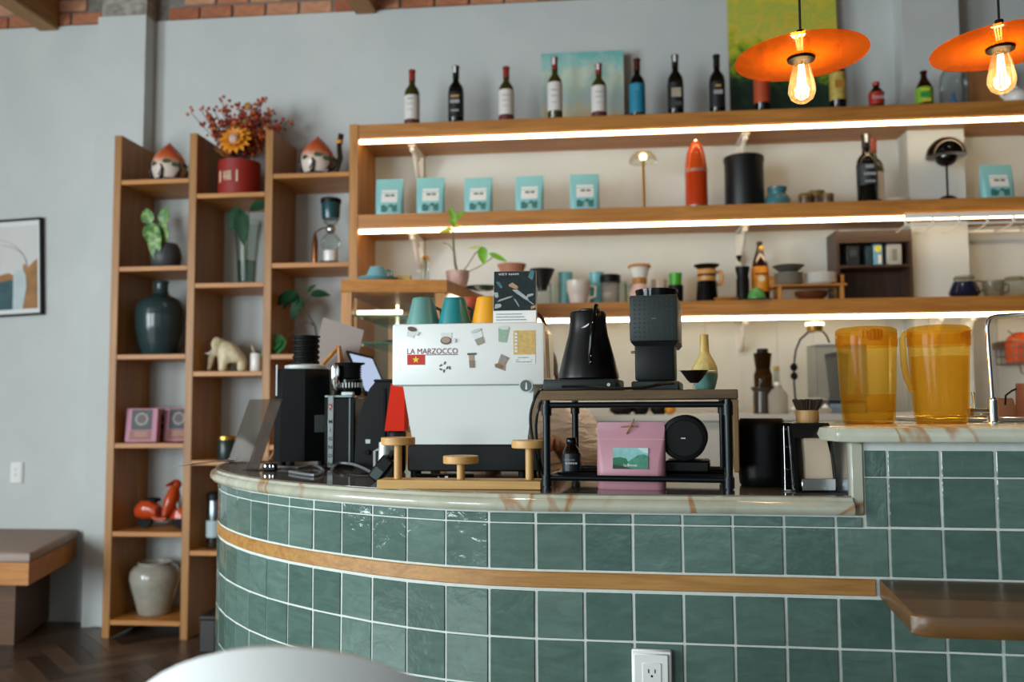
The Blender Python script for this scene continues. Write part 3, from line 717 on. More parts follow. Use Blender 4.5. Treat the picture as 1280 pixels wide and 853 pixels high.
# siphon brewer and bronze flask
def siphon():
    Y = 4.93; p = spot(413, 2, 1, Y); k = kpx(413, Y); o = thing('siphon_brewer', p, 'glass siphon coffee brewer with teal upper chamber', 'coffee brewer')
    MB().lathe([(14*k, 0), (14*k, 5*k), (6*k, 6*k), (5*k, 7*k)], 24).build('base', black, o)
    MB().lathe([(9*k, 5*k), (9.5*k, 9*k), (9.5*k, 19*k), (8*k, 20*k)], 20).build('burner', ceram, o)
    MB().lathe([(1e-4, 15*k+.012), (8*k, 17*k), (12.5*k, 27*k), (12*k, 34*k), (6*k, 41*k), (4*k, 43*k)], 24, cap=False).build('lower_globe', glass, o)
    MB().ball(6*k, T(0, 0, 47*k)).build('joint', steel, o)
    MB().lathe([(4*k, 51*k), (9*k, 56*k), (10.5*k, 61*k), (11*k, 65*k)], 24, cap=False).build('chamber_foot', glass, o)
    MB().lathe([(10.7*k, 60*k), (11.5*k, 66*k), (12*k, 80*k), (10*k, 81*k)], 24).build('upper_chamber', flat('teal_glass', '#1d4850', .12), o)
    MB().lathe([(12.5*k, 80*k), (13*k, 81*k), (13*k, 85*k), (12*k, 86*k)], 24).build('lid', black, o)
    MB().tube([(0, 0, 47*k), (-9*k, 0, 49*k), (-16*k, 0, 46*k), (-18*k, 0, 43*k)], 1.2*k, 6).build('handle', steel, o)
siphon()
def flask():
    Y = 4.87; p = spot(393.5, 2, 1, Y); k = kpx(393, Y)
    tag(MB().lathe([(3.4*k, 0), (3.6*k, 2*k), (3.6*k, 28*k), (2.4*k, 36*k), (.6*k, 43*k), (.0005, 44*k)], 18).build('bronze_bullet', flat('bronze', '#8d5a3a', .3, 1), None, 50, p), 'slim pointed bronze bullet-shaped ornament beside the siphon', 'ornament')
flask()
# elephant figurine and white candle
def elephant():
    Y = 4.93; p = spot(290, 1, 2, Y); k = kpx(290, Y); o = thing('elephant_figurine', p, 'cream stone elephant figurine', 'figurine', 12)
    h = hgt(290, 418, Y, p.z); s = h/.2
    me = bpy.data.meshes.new('e'); 
    bm = bmesh.new(); sk = bm.verts.layers.skin.verify()
    def V(x, y, z, r):
        v = bm.verts.new((x*s, y*s, z*s)); v[sk].radius = (r*s, r*s); return v
    def E(a, c): bm.edges.new((a, c))
    c1 = V(.045, 0, .125, .062); c2 = V(-.0, 0, .132, .068); c3 = V(-.045, 0, .135, .05); hd = V(-.075, 0, .15, .042); E(c1, c2); E(c2, c3); E(c3, hd)
    t1 = V(-.105, 0, .115, .02); t2 = V(-.11, 0, .07, .014); t3 = V(-.12, 0, .035, .01); E(hd, t1); E(t1, t2); E(t2, t3)
    for cc, x in ((c1, .055), (c3, -.04)):
        for y in (-.034, .034):
            k1 = V(x, y, .075, .026); k2 = V(x, y, .024, .024); E(cc, k1); E(k1, k2)
    c1[sk].use_root = True
    bm.to_mesh(me); bm.free(); ob = bpy.data.objects.new('e', me); COL.objects.link(ob)
    ob.modifiers.new('s', 'SKIN'); m2 = ob.modifiers.new('u', 'SUBSURF'); m2.levels = 2; m2.render_levels = 2
    bpy.context.view_layer.update(); me2 = bpy.data.meshes.new_from_object(ob.evaluated_get(bpy.context.evaluated_depsgraph_get())); bpy.data.objects.remove(ob)
    me2.materials.clear(); cm = flat('cream_stone', '#cbbd98', .45, var=.15, vs=30); me2.materials.append(cm); me2.polygons.foreach_set('use_smooth', [True]*len(me2.polygons))
    zmin = min(v.co.z for v in me2.vertices)
    for v in me2.vertices: v.co.z -= zmin
    link('body', me2, o)
    for sg in (-1, 1):
        MB().ball(.034*s, T(-.07*s, sg*.046*s, .142*s) @ RZ(sg*-18), 12, 8, sx=.8, sy=.22, sz=1.15).build('ear', cm, o)
        MB().tube([(-.095*s, sg*.018*s, .115*s), (-.118*s, sg*.022*s, .095*s), (-.135*s, sg*.02*s, .1*s)], [.006*s, .005*s, .002*s], 7).build('tusk', ceram, o)
    MB().tube([(.1*s, 0, .14*s), (.112*s, 0, .1*s), (.11*s, 0, .07*s)], [.006*s, .004*s, .003*s], 6).build('tail', cm, o)
elephant()
def candle():
    Y = 4.9; p = spot(320, 1, 2, Y); k = kpx(320, Y); o = thing('candle_cup', p, 'small white candle cup with a dark lid beside the elephant', 'candle')
    MB().lathe([(6.5*k, 0), (7*k, .004), (7*k, 22*k), (6.5*k, 23*k)], 24).build('cup', ceram, o); MB().cyl(6.8*k, 23*k, 25*k, 24).build('lid', bark, o)
candle()
# climbing plant in third column
def branch_plant():
    Y = 4.9; p = spot(397, 2, 2, Y); k = kpx(397, Y); o = thing('branch_plant', p, 'leafy green branch plant arching up from a dark pot behind the grinder', 'plant')
    MB().lathe([(.05, 0), (.062, .02), (.06, .09), (.066, .1), (.056, .1), (.055, .08)], 24).build('pot', flat('dark_pot', '#33302c', .6), o)
    P = lambda px, py, dy=0: Vector((xat(px, Y+dy, zat(px, py, Y+dy))-p.x, dy, zat(px, py, Y+dy)-p.z))
    br = [Vector((0, 0, .07)), P(394, 408), P(386, 395), P(378, 380), P(372, 368)]
    MB().tube(br, [.006, .005, .0045, .004, .003], 6).build('branch', twig, o)
    MB().tube([br[1], P(384, 402, -.03), P(370, 412, -.05), P(356, 424, -.06)], .003, 6).build('branch', twig, o)
    MB().tube([br[3], P(385, 376), P(392, 366)], .0025, 5).build('branch', twig, o)
    for (px, py, L, a, ti, dy) in ((374, 368, .16, 190, 5, 0), (372, 366, .15, 160, 20, 0), (378, 372, .15, 230, 40, 0), (388, 368, .12, 20, 0, 0), (372, 368, .09, 250, 20, 0), (366, 372, .09, 210, 30, 0), (384, 366, .07, 60, -10, 0),
                                   (355, 424, .17, 200, 25, -.06), (358, 426, .14, 230, 30, -.06), (356, 424, .12, 170, -10, -.06)):
        q = P(px, py, dy); MB().leaf(L, L*.45, T(*q) @ LM((math.cos(R(a)), -.25, -math.sin(R(ti))-.15+(.5*math.sin(R(a)) if py < 400 else 0)), (0, -1, .5)), .25, .25, n=7).build('leaf', green2 if py < 400 else green1 if px > 400 else flat('mid_leaf_green', '#2f6b3a', .4, var=.2, vs=30), o)
branch_plant()
def tin():
    Y = 4.88; z = SH[1][4]; X = xat(268, Y, z); k = kpx(266, Y); o = thing('steel_canister', (X, Y, z), 'cylindrical steel canister with dark lid in the bookcase behind the counter', 'canister')
    MB().lathe([(9*k, 0), (10*k, .006), (10*k, 58*k), (9.6*k, 59*k)], 24).build('body', flat('dark_steel', '#6f7a7c', .25, 1), o)
    MB().lathe([(10.6*k, 59*k), (10.6*k, 66*k), (9*k, 68*k)], 24).build('lid', black, o)
    MB().lathe([(10.15*k, 14*k), (10.15*k, 34*k)], 24, cap=False).build('label', flat('pale_blue_label', '#a8bcc0', .5), o)
    z = SH[1][3]; X = xat(283, Y, z); o = thing('dark_tin', (X, Y, z), 'dark green tin standing in the bookcase behind the acrylic stand', 'tin')
    MB().lathe([(.05, 0), (.052, .005), (.052, .11), (.05, .113)], 24).build('body', flat('dark_green_tin', '#1d2f2c', .3), o); MB().lathe([(.0535, .113), (.0535, .13), (.05, .133)], 24).build('lid', gold, o)
    Y = 4.55; X = xat(259, Y, .1); o = thing('floor_box', (X, Y, 0), 'small dark box standing on the floor by the counter end', 'box')
    MB().box(-.045, .045, 0, .2, 0, .17, b=.006).build('box_body', flat('dark_box', '#1c1716', .5), o); MB().box(-.047, .047, -.002, .202, .17, .19, b=.004).build('lid', flat('dark_box_lid', '#241c1a', .5), o)
tin()
# ================================================================ things on the lower worktop
def cord(name, pts, r, mat, label, sub=4):
    """a cable through points, smoothed with Catmull-Rom"""
    P = [Vector(p) for p in pts]; P = [P[0]*2-P[1]]+P+[P[-1]*2-P[-2]]; out = []
    for i in range(1, len(P)-2):
        for s in range(sub):
            t_ = s/sub; a, b_, c, d_ = P[i-1:i+3]
            out.append(.5*((2*b_)+(c-a)*t_+(2*a-5*b_+4*c-d_)*t_*t_+(3*b_-a-3*c+d_)*t_**3))
    out.append(P[-2]); return tag(MB().tube(out, r, 8).build(name, mat), label, 'cable')
# ---------------------------------------------------------------- espresso machine
YM = 2.24
def mx(px, py=450): return at(px, py, YM).x
def mz(py, px=585): return zat(px, py, YM)
XM0, XM1 = mx(490), mx(680.5); XMC = (XM0+XM1)/2
def espresso():
    o = thing('espresso_machine', (XMC, YM, ZT), 'white boxy espresso machine covered in small drink stickers', 'espresso machine')
    L = lambda px, py: (at(px, py, YM).x-XMC, at(px, py, YM).z-ZT)
    w2 = (XM1-XM0)/2; zt = mz(404)-ZT; zm = mz(482)-ZT; zl_ = mz(556)-ZT; zb = mz(590)-ZT
    D = .44
    MB().box(-w2, w2, 0, D, zm, zt, b=.006, seg=2).build('upper_body', white, o)
    # lower rear panel tapers inwards
    a0, a1 = L(503, 482)[0], L(668, 482)[0]; b0, b1 = L(515, 556)[0], L(658, 556)[0]
    MB().loft([[(b0, .012, zl_), (b1, .012, zl_), (b1, .3, zl_), (b0, .3, zl_)], [(a0, .008, zm-.0005), (a1, .008, zm-.0005), (a1, .3, zm-.0005), (a0, .3, zm-.0005)]]).build('rear_panel', flat('white_panel', '#d5dcd8', .4), o, 20)
    MB().box(L(509, 570)[0], L(676, 570)[0], .004, .36, zb, zl_-.001, b=.004).build('base', flat('dark_grey_metal', '#151918', .45, spec=.25), o)
    for x in (-.14, .14):
        for y in (.03, .3): MB().cyl(.014, 0, zb, 14, T(x, y, 0)).build('foot', blackr, o)
    MB().box(-w2+.004, w2-.004, -.0005, .0012, zm+.0005, zm+.003).build('seam', flat('seam_shadow_gap', '#8f9794', .5), o, 0)
    redt = flat('dark_red_print', '#6e2a2c', .5)
    x0, z0 = L(509, 443.5); x1, z1 = L(572, 435)
    text('LA MARZOCCO', redt, o, (z1-z0)*.9, T((x0+x1)/2, -.0012, (z0+z1)/2), x1-x0, 'lettering')
    plate(rect(x0, x1, z0-.0022, z0-.0004), -.0004, redt, o, 'lettering_underline')
    x0, z0 = L(509, 456.5); x1, z1 = L(531, 443.5)
    plate(rect(x0, x1, z0, z1), -.0005, flat('flag_red', '#c32a14', .5), o, 'flag_sticker')
    cx, cz = (x0+x1)/2, (z0+z1)/2; rr = (z1-z0)*.37
    plate([(cx+(rr if i % 2 == 0 else rr*.4)*math.sin(i*math.pi/5), cz+(rr if i % 2 == 0 else rr*.4)*math.cos(i*math.pi/5)) for i in range(10)], -.0013, flat('flag_yellow', '#f0d13c', .5), o, 'flag_star')
    # drink stickers
    rim = flat('sticker_white', '#d8dedb', .5); cof = flat('sticker_coffee', '#5d4638', .5); lat = flat('sticker_latte', '#a58f7c', .5); grn = flat('sticker_mint', '#93ab98', .5, var=.15, vs=200); iron = flat('sticker_iron', '#4c524f', .5)
    kk = kpx(585, YM)
    def stk(px, py, rot, shapes, nm):
        cx_, cz_ = L(px, py)
        for q, (poly, mt) in enumerate(shapes):
            plate([(x, z) for x, z in spin([(a*kk, c*kk) for a, c in poly], cx_, cz_, rot)], -.0005-.0008*q, mt, o, nm)
    cup = [(-6, 5), (6, 5), (4.5, -6), (-4.5, -6)]
    stk(514, 416, -15, [(cup, rim), (ell(0, 4.5, 6, 3, 14), cof), ([(6, 3), (10, 3), (9, -2), (5, -2), (5.4, 0), (7.6, 0), (7.8, 1.4), (6, 1.4)], rim)], 'cup_sticker')
    stk(558, 425, 0, [([(-7, 9), (7, 9), (6.5, -5), (-6.5, -5)], rim), (ell(-.5, -1, 7, 5, 16), cof), (ell(-.5, -.5, 5.6, 3.8, 16), lat), (ell(9.5, -1, 2.6, 3, 12), rim)], 'cup_sticker')
    stk(598, 422, 20, [([(-7, 9), (7, 9), (4.6, -9), (-4.6, -9)], rim), ([(-5.6, -1), (5.6, -1), (4.6, -9), (-4.6, -9)], flat('sticker_grey_tea', '#97927f', .5)), (ell(0, 9, 7, 2, 12), flat('sticker_lid', '#c3c9c4', .5))], 'cup_sticker')
    stk(629, 419, -6, [([(-7, 9), (7, 9), (5, -9), (-5, -9)], grn), (ell(0, 9, 7, 2.4, 12), flat('sticker_foam', '#c9d3c8', .5))], 'cup_sticker')
    stk(589.5, 451, 2, [([(-3.4, 8), (3.4, 8), (2.8, -9), (-2.8, -9)], lat), ([(-5, 9.5), (6, 9.5), (6, 7), (-5, 7)], iron), ([(-3.2, 0), (3.2, 0), (2.8, -9), (-2.8, -9)], flat('sticker_brown', '#8a7568', .5))], 'tool_sticker')
    stk(628, 453, -20, [([(-7, -9), (7, -9), (5, -3), (5, 3), (7, 8), (-5, 9), (-5, -2)], flat('sticker_tan', '#9b8069', .5)), (ell(0, 4, 5, 4.4, 14), flat('sticker_stone', '#8c8984', .5)), (ell(-3, -6, 5, 2.6, 12), flat('sticker_brown2', '#7f6552', .5))], 'tool_sticker')
    for (dx, dz, r_) in ((-4, 3, 30), (-4, -2, -25), (1, 6, 70), (4, 0, 60), (7, 0, 100), (0, -4, 80)):
        stk(555+dx, 460-dz, r_, [(ell(0, 0, 2.2, 1.1, 10), iron)], 'bean_sticker')
    x0, z0 = L(642, 443.5); x1, z1 = L(669, 413)
    plate(rect(x0, x1, z0, z1), -.0005, flat('kraft_gold', '#c6a761', .45, var=.18, vs=120), o, 'paper_label')
    for q in range(6): plate(rect(x0+.003, x0+.010, z0+.006+q*.0088, z0+.0115+q*.0088), -.0013, rim, o, 'label_mark')
    plate(rect(x0, x1, z0-.024, z0-.0015), -.0005, rim, o, 'paper_label')
    for (u0, u1, v) in ((.012, .04, .0085), (.006, .014, .0145), (.046, .05, .0145), (.006, .05, .0195)): plate(rect(x0+u0*.95, x0+u1*.95, z0-v, z0-v+.0012), -.0013, iron, o, 'label_mark')
    cx, cz = L(657.5, 482.5); r = 8.5*kk
    plate(ell(cx, cz, r, r, 28), -.0008, flat('silver_sticker', '#c9d0cd', .3, .3), o, 'round_sticker')
    plate(ell(cx, cz, r*.84, r*.84, 28), -.0016, flat('dark_sticker', '#4f605f', .35), o, 'round_sticker')
    plate([(cx+x*r, cz+z*r) for x, z in ((-.1, -.55), (.2, -.55), (.16, .1), (.08, .5), (0, .5), (-.06, .1))], -.0024, rim, o, 'round_sticker')
    # group head side towards the barista: cup rail, paddle, group
    MB().cyl(.032, 0, .07, 20, T(0, D-.02, zm-.07)).build('brew_group', chrome, o)
    MB().tube([(-w2+.02, D-.01, zt+.004), (-w2+.02, .02, zt+.02), (w2-.02, .02, zt+.02), (w2-.02, D-.01, zt+.004)][:0] or [(0, D, zm-.03), (0, D+.07, zm-.03), (0, D+.13, zm-.045)], .011, 8).build('portafilter', black, o)
    MB().box(-.15, .15, .37, .47, zb, zb+.05, b=.004).build('drip_tray', steel, o)
    for y in (.05, .13): MB().tube([(w2+.001, y, zt-.02), (w2+.004, y+.02, zm+.02)], .002, 5).build('side_scratch', flat('seam_grey', '#b9b19f', .5), o)
espresso()
ZMT = mz(404)
# cups upside down on the warmer
def cup(px, ytop, wb, wt, Y, col, lab, name='espresso_cup'):
    p = Vector((xat(px, Y, ZMT), Y, ZMT)); k = kpx(px, Y); h = zat(px, ytop, Y)-ZMT; r0, r1 = wb*k/2, wt*k/2
    o = thing(name, p, lab, 'cup')
    MB().lathe([(r0-.003, 0), (r0, .001), (r0*.98, h*.12), (r1*1.03, h*.9), (r1, h*.97), (r1*.93, h), (r1*.7, h), (r1*.66, h-.004), (.001, h-.004)], 28, cap=False).build('cup_body', flat(lab.split()[0]+'_glaze', col, .35), o)
    MB().lathe([(r0-.003, 0), (r1*.9, h*.9)], 24, cap=False).build('cup_inside', ceram, o)
    a = 1.1
    MB().tube([(r0*.86, 0, h*.2), (r0*1.25, 0, h*.3), (r0*1.22, 0, h*.62), (r1*1.0, 0, h*.75)], .0045, 7, RZ(40)).build('handle', bpy.data.materials[-1] if 0 else flat(lab.split()[0]+'_handle', col, .35), o)
cup(529, 373, 42, 27, 2.34, '#5f9189', 'sage green cup upside down on the espresso machine')
cup(568.5, 373, 42, 27, 2.33, '#1f7d80', 'teal cup upside down on the espresso machine')
cup(591, 372, 40, 26, 2.46, '#a8442a', 'brick red cup upside down behind the others on the espresso machine')
cup(611, 372, 44, 30, 2.33, '#dd9a1e', 'yellow cup upside down beside the desk calendar')
# desk calendar
def calendar():
    Y = 2.27; p = Vector((xat(643, Y, ZMT), Y, ZMT)); k = kpx(643, Y); o = thing('desk_calendar', p, 'desk calendar with a dark coffee photo standing on the machine', 'calendar')
    w2 = 27*k; h = zat(643, 337, Y)-ZMT; zs = zat(643, 388, Y)-ZMT
    for sgn in (1, -1):
        q = MB().box(-w2, w2, -.001, .001, 0, h*1.003, T(0, .024*(1-sgn)+.001, 0) @ RX(-sgn*9 if sgn > 0 else 9)); q.build('calendar_card', whitep, o, 0)
    m_ = RX(-9)
    def pp(poly, lay, mt):
        q = plate(poly, -.0002-.0006*lay, mt, o, 'photo_print'); q.data.transform(m_)
    dk = flat('photo_dark', '#1f2c2e', .35, var=.3, vs=60); sil = flat('photo_silver', '#9fabab', .35, var=.25, vs=200); br = flat('photo_beans', '#a98a68', .5, var=.35, vs=300); tl = flat('photo_teal', '#4d7880', .4, var=.25, vs=80)
    pp(rect(-w2*.985, w2*.985, zs, h), 1, dk)
    C = lambda x, z: (x*w2, zs+z*(h-zs))
    for (x, z, a, L, W, mt) in ((.3, .4, -38, .95, .17, sil), (-.05, .62, -30, .48, .22, br), (.88, .08, 20, .3, .14, br), (-.72, .66, -55, .42, .14, tl), (-.45, .3, 18, .8, .08, sil), (-.78, .12, 10, .34, .22, sil), (.1, .2, -60, .5, .05, sil), (.72, .38, 15, .36, .13, sil), (.78, .9, 75, .5, .25, tl), (-.86, .4, -70, .3, .2, sil), (.75, .2, -38, .4, .05, sil)):
        cx, cz = C(x, z); L *= w2/2; W *= w2
        pp(spin([(-L, -W*.4), (-L*.6, -W*.5), (L*.7, -W*.4), (L, 0), (L*.7, W*.4), (-L*.6, W*.5)], cx, cz, a), 2, mt)
    q = text('VIET NAM', whitep, o, .0055, T(-w2*.3, -.003, zs+(h-zs)*.92), w2*.95); q.data.transform(m_)
    for r_ in range(3): pp(rect(-w2*.85, w2*(.55-.1*r_), zs*(.25+.22*r_), zs*(.25+.22*r_)+.0022), 1, flat('calendar_figures', '#8a9192', .6))
    b = MB()
    for q in range(9): b.tube([(w2*(-.85+.21*q)+.004*math.cos(t_), .006*math.sin(t_)+.03, h*.985+.006*math.cos(t_)*1.0) for t_ in [2*math.pi*i/10 for i in range(10)]], .0006, 5, closed=True)
calendar()
# leather strap lying by the calendar
cord('leather_strap', [Vector((xat(670, 2.36, ZMT+.03), 2.36, ZMT+.035)), Vector((xat(675, 2.36, ZMT), 2.36, ZMT+.028)), Vector((xat(679, 2.36, ZMT), 2.37, ZMT+.014)), Vector((xat(681, 2.38, ZMT), 2.38, ZMT+.006))], .005, flat('dark_red_leather', '#4c1e18', .5), 'dark red leather strap curling beside the calendar')
# ---------------------------------------------------------------- wooden cup stand
pine = wood('light_pine', '#b08648', '#cfa562', 0, .5)
pineZ = wood('light_pine_upright', '#b08648', '#cfa562', 2, .5)
def cup_stand():
    a = atz(471, 611.5, ZT); c = atz(676, 613, ZT); ang = math.degrees(math.atan2(c.y-a.y, c.x-a.x)); Lw = (c-a).length
    o = thing('wooden_cup_stand', a, 'pine stand with three round platforms on posts', 'stand', ang)
    k = kpx(575, 2.02)
    MB().box(0, Lw, 0, .07, 0, 11*k, b=.0015).build('base_plank', pine, o)
    for px, yt, yb, w_ in ((497, 547, 557, 43), (576, 570, 582, 44), (662, 550.5, 561, 44)):
        Y = a.y+.035; x = (xat(px, Y, ZT)-a.x)/math.cos(R(ang)); z1 = zat(px, yt, Y-.01)-ZT; z0 = z1-9.5*k; r = w_*k/2
        MB().cyl(5*k, 11*k, z0+.0005, 18, T(x, .035, 0)).build('post', pineZ, o)
        MB().lathe([(r-.0015, z0), (r, z0+.0015), (r, z1-.0015), (r-.0015, z1)], 36, T(x, .035, 0)).build('platform', pine, o)
cup_stand()
# small scale under the machine's edge
def scale():
    Y = 2.17; X = xat(548, Y, ZT); o = thing('coffee_scale', (X, Y, ZT), 'flat black coffee scale with lit digits in front of the machine base', 'scale')
    MB().box(-.06, .085, 0, .028, 0, .02, b=.003).build('scale_body', blackg, o)
    text('2', glow('digit_white', '#cfd8dc', .5), o, .007, T(-.0, -.0008, .011)); plate(rect(.016, .024, .006, .016), -.0004, whitep, o, 'button')
scale()
# ---------------------------------------------------------------- grinders
def bellows(r, h, n):
    pr = [(r*.9, 0)]
    for i in range(n): pr += [(r, h*(i+.15)/n), (r, h*(i+.55)/n), (r*.9, h*(i+.75)/n), (r*.9, h*(i+.98)/n)]
    pr += [(r*1.05, h*1.0), (r*1.05, h*1.05), (r*.8, h*1.06)]; return pr
def grinder_tall():
    Y = 2.76; a = Vector((xat(375, Y, ZT), Y, ZT)); k = kpx(375, Y)
    o = thing('coffee_grinder', a, 'tall black faceted coffee grinder with a ribbed rubber bellows on top', 'coffee grinder', 8)
    w2 = 35*k; h = zat(375, 461, Y)-ZT; D = .2
    oct_ = lambda w_, d_, c: [(-w_+c, 0), (w_*.15, 0), (w_, c*1.6), (w_, d_-c), (w_-c, d_), (-w_+c, d_), (-w_, d_-c), (-w_, c)]
    rg = lambda w_, d_, c, z: [(x, y, z) for x, y in oct_(w_, d_, c)]
    MB().loft([rg(w2, D, .025, .012), rg(w2*.98, D, .025, h*.6), rg(w2*.92, D, .03, h*.97), rg(w2*.86, D-.01, .03, h)]).build('housing', flat('satin_black', '#0c0e0f', .42, spec=.15), o, 20)
    for x in (-w2*.7, w2*.7):
        for y in (.03, D-.03): MB().cyl(.012, 0, .0125, 12, T(x, y, 0)).build('foot', blackr, o)
    r = 17*k
    MB().lathe([(r*1.5, h), (r*1.55, h+.004), (r*1.55, h+.012), (r*1.3, h+.016), (r*1.0, h+.016)], 32, T(0, .08, 0)).build('collar', flat('white_collar', '#c9cfcc', .35), o)
    hb = zat(375, 420, Y+.08)-ZT-h-.016
    MB().lathe([(a_, z+h+.016) for a_, z in bellows(r, hb*.94, 5)], 28, T(0, .08, 0)).build('bellows', blackr, o)
    plate(rect(-.004, .004, 0, .1), 0, flat('silver_label', '#aeb6b6', .4), o, 'side_label').data.transform(T(-w2*.93+.003, .024, h*.72) @ RZ(-45) @ T(0, -.002, 0))
    plate(rect(-.016, .02, -.025, .03), 0, flat('grey_label', '#5d6566', .5, var=.2, vs=150), o, 'rating_label').data.transform(T(w2*.62, .021, h*.42) @ RZ(26) @ T(0, -.0018, 0))
grinder_tall()
def grinder_mid():
    Y = 2.62; a = Vector((xat(424, Y, ZT), Y, ZT)); k = kpx(424, Y); o = thing('coffee_grinder', a, 'slim black coffee grinder with a vertical chrome name strip', 'coffee grinder', 6)
    h = zat(424, 497, Y)-ZT; w2 = 19*k
    MB().box(-w2, w2, 0, .17, .012, h, b=.004).build('housing', flat('satin_black_b', '#0b0c0d', .32, spec=.25), o)
    for y in (.03, .14): MB().box(-w2*.8, w2*.8, y-.01, y+.01, 0, .0125).build('foot', blackr, o)
    MB().box(-w2*.98, w2*.8, -.0005, .05, h+.0003, h+.006, b=.001).build('top_trim', flat('pale_teal_trim', '#8fb0ad', .3), o)
    xs = -w2+.020
    MB().box(xs-.0085, xs+.0085, -.006, 0, .004, h+.006, b=.0015).build('name_strip', flat('satin_chrome', '#9ea5a5', .28, .8), o)
    for q, ch in enumerate('MIGNON'): text(ch, black, o, .011, T(xs, -.0068, h*.66-q*.0255), None, 'lettering', bold=.02)
    plate([(xs-.0055, h-.02), (xs+.0055, h-.02), (xs+.0055, h-.03), (xs, h-.041), (xs-.0055, h-.03)], -.0063, flat('shield_red', '#8d2a2a', .4), o, 'badge')
    text('K', whitep, o, .008, T(xs, -.0075, h-.028), None, 'badge')
    MB().box(w2*.62, w2*.7, -.003, 0, .02, h-.002).build('edge_strip', flat('satin_chrome_b', '#8d9494', .3, .8), o)
    MB().box(w2*.1, w2*.85, .0, .03, h+.0065, h+.016, b=.002).build('chute_tab', flat('white_tab', '#d9e4e2', .4), o)
    # hopper collar with bellows
    r = 15*k; z0 = h+.006; X0 = .012; Y0 = .1
    MB().lathe([(r*.95, z0), (r*1.1, z0+.01), (r*1.1, z0+.05), (r*.95, z0+.055)], 28, T(X0, Y0, 0)).build('adjust_ring', blackg, o)
    for q in range(14):
        an = math.pi+q*math.pi/13; MB().box(-.0015, .0015, -.001, .001, z0+.025, z0+.04, T(X0+math.cos(an)*r*1.11, Y0+math.sin(an)*r*1.11, 0) @ RZ(math.degrees(an)+90)).build('scale_mark', whitep, o, 0)
    hb = zat(430, 456, Y+.1)-ZT-z0-.055
    MB().lathe([(q_, z+z0+.055) for q_, z in bellows(r, hb*.92, 5)]+[(r*1.25, z0+.055+hb), (r*1.3, z0+.06+hb), (r*.9, z0+.061+hb)], 28, T(X0, Y0, 0)).build('bellows', blackr, o)
    MB().lathe([(.006, 0), (.014, .02), (.016, .06), (.013, .075)], 16, T(-w2*.55, .06, z0+.02)).build('steel_funnel', chrome, o)
    MB().cyl(.012, .006-.0, .022, 14, T(-w2*.55, .06, z0-.006)).build('funnel_stem', black, o)
grinder_mid()
def grinder_curved():
    Y = 2.6; a = Vector((xat(465, Y, ZT), Y, ZT)); k = kpx(465, Y); o = thing('coffee_grinder', a, 'low black grinder with a curved shoulder next to the red carton', 'coffee grinder')
    h = zat(465, 478, Y)-ZT
    pr = [(-24, 0), (24, 0), (25, h/k), (3, h/k), (-4, h/k-8), (-12, h/k-26), (-18, h/k-40), (-21, h/k-56), (-23, 25)]
    b = MB(); sec = [[(x*k*s, y, z*k) for x, z in pr] for y, s in ((.002, .96), (.012, 1), (.17, 1), (.18, .96))]
    b.loft(sec); b.build('housing', flat('satin_black_c', '#08090a', .38, spec=.15), o, 30)
    MB().box(0, 25*k, .01, .17, h+.0005, h+.009, b=.003).build('lid', black, o)
    plate(rect(-8.5*k, -2.5*k, 32*k, 37*k), .001, flat('sticker_pale', '#b9bebd', .5), o, 'sticker')
    MB().cyl(.008, 0, .01, 16, T(-6*k, .002, 21*k) @ RX(90)).build('dial', blackg, o)
    MB().box(14*k, 17*k, -.003, .003, 22*k, 100*k).build('guide_bar', blackg, o)
grinder_curved()
# red carton on black knock box
def red_box():
    Y = 2.5; a = Vector((xat(496, Y, ZT), Y, ZT)); k = kpx(496, Y); zb = zat(496, 538, Y)-ZT; zt_ = zat(496, 479, Y)-ZT
    o = thing('knock_box', a, 'black knock box standing beside the espresso machine', 'knock box')
    MB().lathe([(9*k, 0), (11*k, .006), (11.5*k, zb-.008), (10*k, zb-.002), (9*k, zb-.02)], 24).build('tub', black, o); MB().tube([(-10*k, 0, zb-.006), (10*k, 0, zb-.006)], .005, 8).build('knock_bar', blackr, o)
    o = thing('red_carton', (a.x+.001, a.y, a.z+zb-.0015), 'bright red tapered carton standing upright behind the machine', 'carton')
    MB().loft([[(x*k, y, z) for x, y in ((-13, -.03), (11.5, -.03), (11.5, .03), (-13, .03))] if z == 0 else [(x*k, y, z) for x, y in ((-5, -.03), (12, -.03), (12, .03), (-5, .03))] for z in (0, zt_-zb)]).build('carton_body', flat('bright_red_card', '#c22205', .6, spec=.15), o, 0)
    MB().box(-4*k, 11*k, -.025, .025, zt_-zb, zt_-zb+.012, b=.002).build('fold_top', flat('red_card_fold', '#a52410', .5), o)
red_box()
